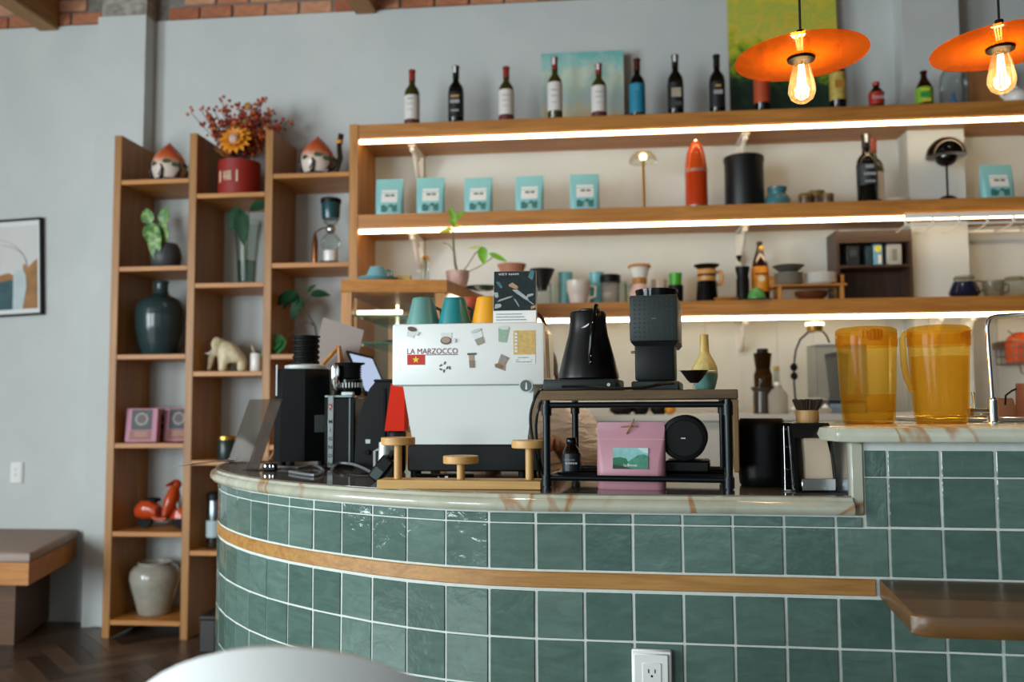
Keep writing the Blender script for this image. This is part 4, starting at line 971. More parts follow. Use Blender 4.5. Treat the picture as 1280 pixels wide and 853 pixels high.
# white cup and black camera-like clamp meter at the cup stand's end
def milk_jug():
    Y = 2.28; a = Vector((xat(481, Y, ZT), Y, ZT)); k = kpx(481, Y); o = thing('steel_milk_jug', a, 'small pale steel milk jug half hidden by the cup stand', 'jug')
    h = zat(481, 553, Y)-ZT
    MB().lathe([(8.5*k, 0), (9*k, .005), (8*k, h*.7), (7.5*k, h), (7*k, h), (7.4*k, h*.7), (8*k, .01)], 24).build('jug_body', flat('pale_steel', '#c4cac8', .35, .6), o)
    MB().tube([(-8*k, 0, h*.8), (-13*k, 0, h*.75), (-13*k, 0, h*.35), (-8.5*k, 0, h*.25)], .004, 7).build('handle', flat('dull_steel', '#8f9594', .5, .5), o)
milk_jug()
def plug():
    Y = 2.2; a = Vector((xat(478, Y, ZT), Y, ZT)); k = kpx(478, Y); o = thing('power_adapter', a, 'black power adapter leaning with a shiny label beside the cup stand', 'power adapter')
    m_ = T(-.006, .02, .0305) @ RY(-52)
    MB().box(-.034, .034, -.02, .02, -.017, .017, m_, b=.004).build('adapter_body', black, o)
    MB().box(-.029, .0, -.0215, -.02, -.012, .012, m_, b=.0005).build('adapter_label', flat('shiny_label', '#3f4a4b', .3, .3), o)
    MB().cyl(.009, .034, .052, 12, m_ @ RY(90)).build('strain_relief', blackr, o)
plug()
cab = flat('grey_cable', '#707678', .35); cabk = flat('black_cable', '#101112', .35)
z4 = ZT+.0045
P = lambda px, py, dz=0: (lambda q: Vector((q.x, q.y, q.z+dz)))(atz(px, py, z4))
cord('power_cable', [P(348, 584), P(372, 585), P(392, 583, .002), P(404, 588), P(396, 594), P(380, 593), P(362, 590)], .0042, cab, 'grey power cable looping in front of the tall grinder')
cord('power_cable', [P(414, 588), P(422, 585, .012), P(440, 585.5, .012), P(456, 589, .006), P(466, 592)], .0042, cab, 'grey power cable running to the black adapter')
cord('power_cable', [P(430, 590), P(448, 592.5), P(470, 592.5), P(492, 596)], .0035, cabk, 'thin black cable lying flat along the worktop by the adapter')
# ---------------------------------------------------------------- acrylic stands and leaflet at the curved end
acry = clear('smoky_acrylic', '#d6d1cc', .25, '#8d8680', .16, .04)
def acrylic(pxb0, pxb1, yb, pxt, yt, dyt, lab, prn):
    a = atz(pxb0, yb, ZT); c = atz(pxb1, yb+1.0, ZT); u = (c-a); Lw = u.length; ang = math.degrees(math.atan2(u.y, u.x))
    o = thing('sign_holder', a, lab, 'sign holder', ang)
    top = at(pxt, yt, a.y+dyt); loc = Matrix.Rotation(-R(ang), 4, 'Z') @ (top-a)
    MB().loft([[(0, 0, .001), (Lw, 0, .001), (Lw, .003, .001), (0, .003, .001)], [(loc.x, loc.y, loc.z), (loc.x+Lw, loc.y, loc.z), (loc.x+Lw, loc.y+.003, loc.z), (loc.x, loc.y+.003, loc.z)]]).build('acrylic_panel', acry, o, 0)
    MB().box(-.005, Lw+.005, -.01, .08, 0, .003).build('acrylic_foot', acry, o, 0)
    if prn:
        mt = flat('menu_print', '#8a7e76', .5, var=.3, vs=40)
        MB().loft([[(Lw*.1+loc.x*s, loc.y*s+.0034, loc.z*s), (Lw*.9+loc.x*s, loc.y*s+.0034, loc.z*s), (Lw*.9+loc.x*s, loc.y*s+.004, loc.z*s), (Lw*.1+loc.x*s, loc.y*s+.004, loc.z*s)] for s in (.04, .96)]).build('insert_card', mt, o, 0)
acrylic(284, 320, 578, 312, 499.5, .04, 'tall smoky acrylic sign holder leaning at the counter end', 0)
acrylic(308, 322, 588, 338, 499, .03, 'narrow clear acrylic sign holder with a printed card, beside the tall grinder', 1)
def leaflet():
    P0 = [atz(290, 577, ZT+.004), atz(262, 578.5, ZT+.006), atz(240, 580, ZT+.004), atz(214, 584, ZT-.012)]
    b = MB(); rg = []
    for q in P0: rg.append([(q.x, q.y, q.z), (q.x+.05, q.y+.16, q.z+.002), (q.x+.05, q.y+.16, q.z+.0035), (q.x, q.y, q.z+.0015)])
    tag(b.loft(rg).build('leaflet', flat('grey_paper', '#8f8d88', .5), None, 60), 'grey paper leaflet drooping over the counter end', 'leaflet')
leaflet()
def connectors():
    a = atz(337, 589, ZT); o = thing('cable_plug', a, 'small black plug with bright prongs lying by the acrylic stand', 'plug')
    MB().box(-.02, .02, -.008, .012, 0, .022, b=.004).build('plug_body', black, o)
    for x in (-.010, .004, .014): MB().box(x-.0015, x+.0015, -.011, -.008, .012, .018).build('prong', chrome, o, 0)
connectors()
# ---------------------------------------------------------------- menu board on easel, order screen
def easel():
    Y = 3.05; a = Vector((xat(420, Y, ZT), Y, ZT)); k = kpx(420, Y); o = thing('menu_board', a, 'blank greige board tilted on a small wooden easel behind the grinders', 'board')
    Q = lambda px, py, dy=0: (lambda v: (v.x-a.x, dy, v.z-a.z))(at(px, py, Y+dy))
    c = [Q(389, 455, .0), Q(404, 397, .03), Q(455, 413, .05), Q(444, 462, .02)]
    MB().loft([[c[0], c[3], (c[3][0], c[3][1]+.006, c[3][2]), (c[0][0], c[0][1]+.006, c[0][2])], [c[1], c[2], (c[2][0], c[2][1]+.006, c[2][2]), (c[1][0], c[1][1]+.006, c[1][2])]]).build('board', flat('greige_card', '#9d928c', .7), o, 0)
    t0 = Q(424, 433, -.01)
    for e_ in (Q(398, 462, -.02), Q(426, 470, -.03)):
        q = Vector(e_); t1 = Vector(t0); dn = q+(q-t1)*((0-q.z)/(q.z-t1.z)) if False else Vector((q.x+(q.x-t1.x)*2.2, q.y-.03, 0.004))
        MB().tube([t0, e_, dn], .008, 6).build('easel_leg', oakZ, o)
    MB().tube([t0, (t0[0]+.02, .16, .004)], .007, 6).build('easel_leg', oakZ, o)
easel()
def pos():
    Y = 2.92; a = Vector((xat(462, Y, ZT), Y, ZT)); o = thing('order_tablet', a, 'black order tablet with a bright tilted screen behind the grinders', 'tablet')
    Q = lambda px, py, dy=0: Vector((at(px, py, Y+dy).x-a.x, dy, at(px, py, Y+dy).z-a.z))
    c = [Q(456, 492, -.02), Q(433, 438, .05), Q(466, 446, .08), None]; c[3] = c[0]+(c[2]-c[1])
    n_ = (c[1]-c[0]).cross(c[3]-c[0]).normalized(); n_ = n_ if n_.y > 0 else -n_
    MB().loft([[tuple(p_) for p_ in c], [tuple(p_+n_*.012) for p_ in c]]).build('case', black, o, 0)
    ce_ = sum(c, Vector())/4; s_ = [ce_+(p_-ce_)*.86-n_*.0008 for p_ in c]
    MB().loft([[tuple(p_) for p_ in s_], [tuple(p_+n_*.0006) for p_ in s_]]).build('screen', glow('tablet_screen', '#aebfdc', .75), o, 0)
    MB().tube([tuple(ce_+n_*.012), (ce_.x, .09, .05), (ce_.x, .09, .01)], .012, 8).build('stand_arm', black, o); MB().lathe([(.06, 0), (.06, .008), (.02, .012)], 24, T(ce_.x, .09, 0)).build('stand_base', black, o)
pos()
# ================================================================ pipe rack and what stands on and in it
RA = atz(683, 613.5, ZT); RB = atz(912, 617.5, ZT); RA = Vector((RA.x, RA.y, ZT)); RB = Vector((RB.x, RB.y, ZT))
RANG = math.degrees(math.atan2(RB.y-RA.y, RB.x-RA.x)); RW = (RB-RA).length; RD = .33
ironm = flat('black_iron_pipe', '#141a1d', .32, .6); oldw = wood('aged_board', '#3d2c14', '#6e5228', 0, .6, 1.2)
RM = T(*RA) @ RZ(RANG); RZT = zat(800, 488, 1.97)-ZT; RZB = zat(800, 500, 1.97)-ZT
def rack():
    o = thing('pipe_rack', RA, 'black iron pipe rack with a weathered wooden top', 'rack', RANG)
    pr_ = .0085
    for x, y in ((0, .008), (RW, .008), (.012, RD), (RW-.012, RD)):
        q = MB().tube([(x, y, 0), (x, y, RZB)], pr_, 12)
        for z in (.022, RZB-.022): q.tube([(x, y, z-.012), (x, y, z+.012)], pr_*1.35, 12)
        q.tube([(x, y, 0), (x, y, .006)], pr_*1.3, 12); q.build('pipe_leg', ironm, o)
    for z in (.028, RZB-.011):
        for y in (.008, RD): MB().tube([(.0, y, z), (RW, y, z)], .0068, 10).build('pipe_rail', ironm, o)
        for x in (.004, RW-.004): MB().tube([(x, .008, z), (x, RD, z)], .0068, 10).build('pipe_rail', ironm, o)
    for y in (.09, .17, .25): MB().tube([(0, y, .03), (RW, y, .03)], .004, 8).build('shelf_bar', ironm, o)
    MB().box(-.012, RW+.022, -.004, RD+.012, RZB+.0003, RZT, b=.002).build('top_board', oldw, o)
    MB().box(RW+.0105, RW+.0225, .0, RD+.012, RZB-.155, RZB, b=.002).build('side_board', wood('aged_side_board', '#3d2c14', '#6e5228', 2, .6, 1.2), o)
rack()
def on_rack(px, dy):
    """point on top of the rack at picture column px and depth dy from its front edge"""
    z = ZT+RZT; Y = RA.y+dy
    for _ in range(3):
        X = xat(px, Y, z); Y = RA.y+dy+(X-RA.x)*math.tan(R(RANG))
    return Vector((X, Y, z))
def kettle():
    a = on_rack(736, .11); k = kpx(736, a.y); o = thing('electric_kettle', a, 'matte black conical electric kettle on its flat base', 'kettle', RANG)
    hb = .0265
    MB().box(-50*k, 39*k, -.075, .085, 0, hb, b=.004, seg=2).build('base', flat('charcoal_base', '#1a1f20', .5, spec=.25), o)
    MB().cyl(.004, 0, .002, 12, T(30*k, -.0755, hb*.5) @ RX(90)).build('base_button', steel, o)
    z = lambda py: zat(736, py, a.y)-a.z
    km = flat('kettle_black', '#0b0c0d', .33, spec=.3)
    MB().lathe([(36*k, hb+.0005), (38*k, hb+.004), (37.5*k, hb+.012), (33*k, z(450)), (25*k, z(420)), (23*k, z(408)), (22.5*k, z(393)), (21.5*k, z(390.5)), (14*k, z(389.5))], 40, sq=None).build('body', km, o)
    MB().lathe([(12*k, z(390)), (12*k, z(388)), (9.5*k, z(386.5)), (9*k, z(386.2))], 28).build('lid', km, o)
    # handle runs down the side nearest the guests
    hx = 15*k
    MB().tube([(hx, -22*k, z(392)), (hx+.4*k, -34*k, z(387)), (hx-.5*k, -46*k, z(400)), (hx-3.5*k, -50*k, z(425)), (hx-5.5*k, -49*k, z(448)), (hx-6*k, -46*k, z(458))], [3*k, 3.2*k, 3*k, 2.8*k, 2.6*k, 1.8*k], 10).build('handle', blackg, o)
    for (px, py) in ((752, 408), (751.5, 421), (750, 448), (749, 455)): MB().ball(.0016, T(hx-1.5*k-(py-408)*.07*k, -51*k, z(py))).build('rivet', steel, o)
    plate([(x*k, zz*k) for x, zz in ((-3, 0), (2, .5), (6, 3), (7, 6), (5, 4.5), (1, 2.2))], 0, flat('white_logo', '#cfd3d2', .4), o, 'logo').data.transform(T(-2*k, -23.6*k, z(412)))
    # spout on the far side
    MB().tube([(0, 30*k, z(455)), (0, 52*k, z(440)), (0, 56*k, z(415)), (0, 66*k, z(398)), (0, 74*k, z(397))], [4*k, 3.4*k, 3*k, 2.6*k, 2.2*k], 10).build('spout', km, o)
kettle()
def burr():
    a = on_rack(819, .07); k = kpx(819, a.y); o = thing('electric_coffee_mill', a, 'dark green-grey block-shaped electric mill with dotted front panel', 'coffee mill', RANG)
    z = lambda py: zat(819, py, a.y)-a.z
    gm = flat('green_grey_metal', '#27302e', .45, spec=.3); gm2 = flat('charcoal_metal', '#111414', .45, spec=.2)
    D = .2
    MB().box(-29.5*k, 29.5*k, 0, D, 0, z(476.5), b=.003).build('base', gm, o)
    MB().box(-25*k, 24.5*k, .004, .1, z(476.3), z(430), b=.006, seg=2).build('column', gm2, o)
    MB().loft([[(x*k, y, zz) for x, y in ((-25, .004), (25, .004), (25, D-.01), (-25, D-.01))] if zz < z(429) else [(x*k, y, zz) for x, y in ((-30, -.001), (29.5, -.001), (29.5, D), (-30, D))] for zz in (z(432.5), z(427))]).build('chin', gm2, o, 0)
    MB().box(-30.5*k, 29*k, -.004, D, z(426.8), z(369), b=.004, seg=2).build('head', gm, o)
    dm = fixn(MB().cyl(1.15*k, 0, .0006, 8, RX(90)).mesh('dot', flat('dot_dark', '#141a19', .5), 0))
    for i in range(9):
        for j in range(9):
            if 3 <= i <= 5 and j == 4: continue
            link('dot', dm, o, ((-24+i*5.8)*k, -.0041, z(421-j*5.7)))
    for x in (-2, 0, 2): plate(rect((x-.7)*k, (x+.7)*k, z(399.3), z(397.7)), -.0045, flat('faint_mark', '#55605d', .5), o, 'logo')
    MB().lathe([(25*k, z(369)), (27*k, z(367)), (27.5*k, z(359)), (26.5*k, z(358.5)), (24*k, z(366)), (22*k, z(368))], 32, T(0, .09, 0), cap=False).build('hopper', clear('smoky_hopper', '#8d9494', .9, '#2a2e2f', .3), o)
    MB().lathe([(28*k, z(359.5)), (28*k, z(357.3)), (27*k, z(356.8)), (25*k, z(358.8))], 32, T(0, .09, 0)).build('hopper_rim', blackg, o)
    MB().tube([(-25*k, .05, z(438.5)), (-32*k, .05, z(438.5))], 1.6*k, 10).build('lever', steel, o)
burr()
def whisk():
    a = on_rack(881.5, .1); k = kpx(881, a.y); o = thing('bamboo_whisk', a, 'bamboo tea whisk resting on a teal ceramic holder', 'whisk')
    z = lambda py: zat(881, py, a.y)-a.z
    bam = wood('bamboo', '#b08a3e', '#cfae62', 2, .5, 1.6)
    MB().lathe([(10*k, 0), (12*k, .003), (14.5*k, z(478)), (16*k, z(470)), (15.2*k, z(462)), (13*k, z(455))], 32).build('ceramic_holder', flat('teal_ceramic', '#5f8f84', .3), o)
    MB().lathe([(15.8*k, z(467)), (15.4*k, z(460)), (12*k, z(452)), (8.5*k, z(446)), (6.2*k, z(441)), (5.6*k, z(438)), (5.5*k, z(436))], 32).build('tines', wood('bamboo_tines', '#a7924e', '#c9b374', 2, .6, 3), o)
    MB().lathe([(5.8*k, z(443)), (6.1*k, z(441)), (5.8*k, z(438)), (5.4*k, z(420)), (5.8*k, z(418.6)), (4.6*k, z(418.3)), (4.4*k, z(424))], 24).build('handle', bam, o)
whisk()
def dripper():
    a = on_rack(868, .03); k = kpx(868, a.y); o = thing('coffee_dripper', a, 'small dark metal cone dripper in a clear stand with a wire ring', 'dripper')
    z = lambda py: zat(868, py, a.y)-a.z
    MB().lathe([(5*k, z(479)), (9*k, z(475)), (16.5*k, z(464.5)), (17.5*k, z(464)), (17.5*k, z(463.3)), (15.5*k, z(464.3)), (8*k, z(474))], 32).build('cone', flat('dark_bronze', '#2a2320', .3, .7), o)
    MB().box(-20*k, 26*k, -.0015, .0015, z(464.2), z(463.4)).build('wire_ring', steel, o)
    for x in (14, ): MB().box((x-.6)*k, (x+.6)*k, -.012, .012, .0015, z(465)).build('stand_leg', glass, o, 0)
    MB().box(-9*k, 16*k, -.02, .02, 0, .0015).build('stand_foot', glass, o, 0); MB().cyl(2.2*k, .0015, z(478.5), 12).build('stand_post', glass, o)
dripper()
for i, (pts, lab) in enumerate([
    ([(842, 479, .065), (826, 480.5, .03), (806, 484.5, .015), (780, 486, .008), (752, 485.5, .01), (725, 483, .012), (702, 483.5, .01)], 'black cord draped along the front of the rack top from the mill')]):
    q = []
    for px, py, dy in pts:
        Y = RA.y+dy-.03; v = at(px, py, Y); v.z = max(v.z, ZT+RZT+.0038); q.append(v)
    cord('power_cable', q, .0034, cabk, lab)
def hang(pts, lab, r=.0036):
    cord('power_cable', [at(px, py, Y) for px, py, Y in pts], r, cabk, lab, 5)
hang([(702, 482.5, 2.02), (690, 481, 2.1), (676, 487, 2.13), (668, 500, 2.12), (663, 520, 2.13), (665, 545, 2.14), (671, 570, 2.15), (674, 590, 2.2), (676, 600, 2.21)], 'black cord hanging down between machine and rack, outer loop')
hang([(705, 485, 2.08), (688, 490, 2.12), (677, 500, 2.14), (672, 515, 2.14), (670, 535, 2.15), (672, 560, 2.16), (677, 585, 2.19), (680, 600, 2.24)], 'black cord hanging down between machine and rack, inner loop')
# inside the rack, standing on its wire shelf or on the worktop between the bars
def on_bars(px, dy, z=.0345):
    zz = ZT+z; Y = RA.y+dy
    for _ in range(3):
        X = xat(px, Y, zz); Y = RA.y+dy+(X-RA.x)*math.tan(R(RANG))
    return Vector((X, Y, zz))
def bottle_small():
    a = on_bars(714.5, .13); k = kpx(714, a.y); o = thing('syrup_bottle', a, 'small dark glass bottle with a blue-black label inside the rack', 'bottle')
    z = lambda py: max(0, zat(714, py, a.y)-a.z)
    MB().lathe([(10.5*k, 0), (11.5*k, .003), (11.5*k, z(569)), (10.5*k, z(564)), (7*k, z(558)), (5.4*k, z(556)), (5.4*k, z(554))], 28).build('bottle_body', flat('dark_amber_glass', '#1c0d07', .08), o)
    MB().lathe([(6.2*k, z(556)), (6.6*k, z(555)), (6.4*k, z(548)), (5.8*k, z(547.3))], 24).build('cap', blackg, o)
    MB().lathe([(11.62*k, z(590)), (11.62*k, z(567))], 28, cap=False).build('label', flat('blue_black_label', '#101f2a', .4), o)
    wl = flat('label_white', '#b9bfc2', .5)
    text('LE BRUNO', wl, o, .0032, T(-2*k, -11.9*k, z(574.5)), .024); [plate(rect((x-1.3)*k, (x+1.2)*k, z(579.8), z(577.6)), -11.95*k, wl, o, 'label_mark') for x in (-6, -3, 0, 3, 6)]
bottle_small()
def pouch(name, a, w_, h, d, col, mat, lab, rz=0, seal=.8, group=None):
    o = thing(name, a, lab, 'coffee bag', rz, group)
    rg = []
    for t_, ws, ds in ((0, .97, .9), (.03, 1, 1), (.35, 1.0, .95), (.62, 1.0, .55), (seal, 1.0, .16), (.9, .995, .06), (.985, .985, .05), (1, .96, .045)):
        hw, hd = w_/2*ws, max(.0012, d/2*ds); r_ = min(hw, hd)*.75; n_ = 4
        pts = []
        for cx, cy, a0 in ((hw-r_, hd-r_, 0), (-hw+r_, hd-r_, 90), (-hw+r_, -hd+r_, 180), (hw-r_, -hd+r_, 270)):
            for q in range(n_): an = R(a0+90*q/(n_-1)); pts.append((cx+r_*math.cos(an), cy+r_*math.sin(an)+d*.1*t_, h*t_))
        rg.append(pts)
    MB().loft(rg).build('pouch', mat, o, 50); return o
def front_y(d, t_):     # y of pouch front at height fraction
    tb = [(0, .9), (.03, 1), (.35, .95), (.62, .55), (.8, .16), (.9, .06), (1, .045)]
    for (a, x), (b_, y) in zip(tb, tb[1:]):
        if a <= t_ <= b_: return -d/2*(x+(y-x)*(t_-a)/(b_-a))+d*.1*t_
    return 0
def stick(o, d, h, poly, mat, nm, lift=.0008):
    """paper label following the leaning front of a pouch"""
    b = MB(); n_ = len(poly)
    vs = [(x, front_y(d, z/h)-lift+.0012, z) for x, z in poly]+[(x, front_y(d, z/h)-lift-.0004, z) for x, z in poly]
    b.add(vs, [tuple(range(n_)), tuple(range(2*n_-1, n_-1, -1))]+[(i, n_+i, n_+(i+1) % n_, (i+1) % n_) for i in range(n_)]); return b.build(nm, mat, o, 0)
pinkm = flat('pink_matte_foil', '#b98590', .45, bump=.08, bs=25)
def pink_bag():
    a = atz(789.5, 610, ZT); a = Vector((xat(789.5, RA.y+.047, ZT), RA.y+.047, ZT)); k = kpx(789, a.y-.02); h = zat(789, 528, a.y)-ZT; d = .05; w_ = 85*k
    o = pouch('coffee_bag', a, w_, h, d, None, pinkm, 'pink coffee bag with a green mountain label, tied with a twist', RANG, .84)
    zz = lambda py: h*(613.5-py)/(613.5-528); xx = lambda px: (px-789.5)*k
    y0 = front_y(d, .35)
    base = plate(rect(xx(768), xx(811.5), zz(588), zz(561)), 0, flat('label_sky', '#7fb3b0', .5, var=.15, vs=60), o, 'label')
    def sh(poly, lay, mt):
        q = plate([(xx(768)+u*(xx(811.5)-xx(768)), zz(588)+v*(zz(561)-zz(588))) for u, v in poly], -.0007*lay, mt, o, 'label_print'); return q
    ls = [base, sh([(0, .0), (.6, 0), (.42, .36), (.36, .5), (.2, .56), (0, .52)], 1, flat('label_hill', '#1f6a48', .5, var=.3, vs=80)),
          sh([(.3, 0), (1, 0), (1, .6), (.86, .7), (.72, .66), (.45, .36)], 2, flat('label_hill_b', '#3c8069', .5, var=.25, vs=80)),
          sh([(0, 0), (.55, 0), (.3, .12), (0, .2)], 3, flat('label_dark', '#12332c', .5)), sh([(.7, 1), (1, 1), (1, .75), (.85, .8)], 1, flat('label_cloud', '#b4cfca', .5))]
    tx = text('La Bivouac', whitep, o, .0062, T(xx(790), -.0032, zz(583.2)), .03); ls.append(tx)
    # lean labels on the bulging front
    m_ = T(0, front_y(d, .5)+.0005, zz(574)) @ RX(-math.degrees(math.atan2(front_y(d, .62)-front_y(d, .3), .32*h))) @ T(0, -.003, -zz(574))
    for q in ls: q.data.transform(m_)
    for py in (546.5, 550): b = MB(); MB().box(-w_*.49, w_*.49, front_y(d, zz(py)/h)-.0012, front_y(d, zz(py)/h)+.001, zz(py)-.0006, zz(py)+.0006).build('zip_seal', flat('pink_light', '#d3a6ae', .4), o, 0)
    tw = flat('paper_twist', '#9a6f45', .7)
    MB().tube([(xx(777), front_y(d, .94)-.004, zz(534)), (xx(788), front_y(d, .94)-.006, zz(533)), (xx(797), front_y(d, .94)-.004, zz(533.5))], .0016, 6).build('twist_tie', tw, o)
    MB().tube([(xx(784), front_y(d, .9)-.006, zz(543)), (xx(790), front_y(d, .94)-.008, zz(533)), (xx(794), front_y(d, 1)-.006, zz(524))], .0018, 6).build('twist_tie', tw, o)
pink_bag()
def tins():
    a = on_bars(861, .15); k = kpx(861, a.y); o = thing('black_storage_box', a, 'square black storage box inside the rack', 'box', RANG)
    zt_ = zat(861, 576, a.y-.04)-a.z
    MB().box(-28*k, 26*k, -.05, .05, 0, zt_, b=.005).build('box_body', black, o); MB().box(-28.4*k, 26.4*k, -.051, .051, zt_*.8, zt_*.83).build('lid_seam', blackg, o)
    r = 27.5*k; p = Vector((xat(859.5, a.y-.06, ZT+.1), a.y-.0, a.z+zt_+r))
    o = thing('black_canister', p, 'round black canister lying on its side, round face forward', 'canister', RANG)
    MB().lathe([(r*.97, -.06), (r, -.057), (r, .06), (r*.97, .063)], 40, RX(90)).build('canister_body', black, o)
    MB().lathe([(r*.96, 0), (r*.96, .004), (r*.8, .006), (r*.78, .003), (.0005, .003)], 40, T(0, -.0632, 0) @ RX(90)).build('canister_lid', flat('soft_black', '#070808', .5, spec=.2), o)
    plate(rect(-.006, .004, -.0012, .0012), -.0675, steel, o, 'lid_mark')
tins()
# ---------------------------------------------------------------- right of the rack
def bin_():
    Y = 2.12; a = Vector((xat(953.5, Y, ZT), Y, ZT)); k = kpx(953, Y); o = thing('black_bin', a, 'matte black round-shouldered canister beside the napkin holder', 'canister')
    h = zat(952, 523, Y-.05)-ZT; r = 28.3*k
    MB().lathe([(r*.9, 0), (r*.97, .005), (r, .03), (r, h-.02), (r*.97, h-.008), (r*.88, h-.001), (r*.3, h)], 40, sq=.8).build('canister_body', flat('bin_black', '#0a0c0c', .38, spec=.3), o)
bin_()
def tongs():
    Y = 2.0; a = Vector((xat(987, Y, ZT), Y, ZT)); k = kpx(987, Y); o = thing('wire_holder', a, 'slim chrome wire holder standing beside the black canister', 'holder')
    h = zat(987, 533, Y)-ZT
    for x, r_ in ((-5, .0016), (4.5, .0022)): MB().cyl(r_, .003, h, 10, T(x*k, 0, 0)).build('upright', chrome, o)
    MB().box(-8*k, 8*k, -.012, .03, 0, .004, b=.001).build('foot', steel, o)
    for z in (.35, .7, .97): MB().tube([(-5*k, 0, h*z), (-2*k, -.004, h*z-.004), (4.5*k, 0, h*z)], .0013, 6).build('cross_wire', chrome, o)
    MB().box(-7*k, 6*k, .004, .028, .0045, h*.95, b=.003).build('dark_pouch', blackr, o)
tongs()
def napkins():
    Y = 1.955; a = Vector((xat(1022, Y, ZT), Y, ZT)); k = kpx(1022, Y); o = thing('napkin_dispenser', a, 'black and steel napkin dispenser with pale paper napkins', 'napkin dispenser', 4)
    h = zat(1022, 531, Y)-ZT; D = .11
    sd = flat('smoked_steel', '#2b2927', .18, .7)
    for x0, x1, tl in ((-27, -23, -2), (24, 27, -8)):
        MB().loft([[(x0*k, 0, .004), (x1*k, 0, .004), (x1*k, D, .004), (x0*k, D, .004)], [((x0+tl)*k, .01, h), ((x1+tl)*k, .01, h), ((x1+tl)*k, D, h), ((x0+tl)*k, D, h)]]).build('side_plate', blackg, o, 0)
    MB().box(-27*k, 27*k, 0, D, 0, .004).build('foot_plate', blackg, o, 0)
    MB().loft([[(-27*k, .004, h*.8), (17.5*k, .004, h*.8), (17.5*k, .012, h*.8), (-27*k, .012, h*.8)], [(-28.5*k, .01, h), (18*k, .01, h), (18*k, D, h), (-28.5*k, D, h)], [(-28.5*k, .01, h+.003), (18*k, .01, h+.003), (18*k, D, h+.003), (-28.5*k, D, h+.003)]]).build('top_plate', sd, o, 0)
    MB().box(-22*k, 24*k, .092, .097, .0045, h*.97).build('back_plate', sd, o, 0)
    paper = flat('napkin_paper', '#b9a68f', .8, bump=.1, bs=100)
    for q in range(5):
        MB().loft([[(x, .012+q*.014+yy, z) for x, yy in ((x0*k, 0), (x1*k, 0), (x1*k, .0125), (x0*k, .0125))] for z, x0, x1 in ((.0045, -12, 23), (h*.55, -12, 19.5), (h*.84-q*.002, -13, 14+q))]).build('napkin', paper, o, 0)
    MB().box(-19*k, 22.5*k, -.001, .006, .0045, .03, b=.001).build('front_lip', steel, o)
    return a, h, k
na, nh, nk = napkins()
def brush():
    Y = na.y+.055; a = Vector((xat(1009.5, Y, ZT+nh), Y, ZT+nh+.0032)); k = kpx(1009, Y); o = thing('coffee_brush', a, 'round wooden brush with dark bristles upward on the napkin dispenser', 'brush')
    MB().lathe([(13*k, 0), (13.8*k, .003), (14*k, .013), (13.6*k, .0265), (12*k, .0275)], 28).build('handle', wood('brush_wood', '#a37a45', '#c69a60', 2, .5, 2), o)
    b = MB(); random.seed(3)
    for i in range(150):
        an = random.uniform(0, 6.28); r_ = math.sqrt(random.random()); b.tube([(13*k*r_*math.cos(an), 13*k*r_*math.sin(an), .027), (15.5*k*r_*math.cos(an), 15.5*k*r_*math.sin(an), .036), (19*k*r_*math.cos(an), 19*k*r_*math.sin(an), .05+random.uniform(-.002, .002))], .0011, 4)
    b.build('bristles', flat('dark_bristle', '#3a2a1c', .8), o)['kind'] = 'stuff'
brush()
# ================================================================ raised worktop: pitchers, tap
amb = clear('amber_plastic', '#fdeaa6', .3, '#f5c842', .16, .15); ambd = clear('amber_plastic_lid', '#f9df94', .3, '#e0b03a', .18, .1)
tea = clear('amber_drink', '#fbeec0', .03, '#e2b643', .14, .3)
ZU = zu
def pitcher(px, Y, face, lv, lab, ytop):
    a = Vector((xat(px, Y, ZU), Y, ZU)); k = kpx(px, Y); o = thing('water_pitcher', a, lab, 'pitcher', face)
    h = zat(px, ytop, Y)-ZU; r0, r1 = 30*k, 36*k; H_ = lambda py: h*(530-py)/(530-ytop)
    MB().lathe([(r0*.93, 0), (r0, .004), (r0*1.06, .03), (r1*.985, h*.82), (r1, h*.93)], 40, cap=False).build('jug', amb, o)
    MB().cyl(r0*.93, .0, .004, 32).build('jug_bottom', ambd, o)
    lz = h*lv; rl = r0*1.06+(r1*.985-r0*1.06)*(lz-.03)/(h*.82-.03)-.0035
    MB().lathe([(r0-.005, .0085), (r0*1.06-.0035, .03), (rl, lz), (.0005, lz+.0002)], 36).build('drink', tea, o)
    MB().lathe([(r1*.97, h*.79), (r1+.0004, h*.79), (r1+.001, h*.84), (r1*1.015, h*.95), (r1*.995, h*.965), (r1*.9, h*.985), (r1*.5, h), (.0005, h)], 40, cap=False).build('lid', ambd, o)
    for q in range(7): MB().box(-.0014, .0014, -r1*1.017-.0006, -r1*1.0, h*.86, h*.945, RZ(-28+q*7+face*0)).build('lid_rib', ambd, o, 0)
    # spout
    MB().loft([[(x, y, z) for x, y, z in ((-.014, -r1*.99, h*.84), (.014, -r1*.99, h*.84), (.006, -r1*1.02, h*.86), (-.006, -r1*1.02, h*.86))], [(-.017, -r1*.98, h*.93), (.017, -r1*.98, h*.93), (.009, -r1*1.17, h*.955), (-.009, -r1*1.17, h*.955)]], RZ(0)).build('spout', ambd, o, 0)
    # handle on the far side of the spout
    MB().tube([(0, r1*.98, h*.9), (0, r1*1.22, h*.915), (0, r1*1.3, h*.86), (0, r1*1.27, h*.6), (0, r1*1.2, h*.48), (0, r1*1.0, h*.33)], [.0075]*6, 8).build('handle', amb, o)
pitcher(1086, 2.16, 0, .30, 'amber plastic pitcher with spout forward and little drink left', 409)
pitcher(1177, 2.13, 100, .68, 'amber plastic pitcher with side handle, two thirds full', 407)
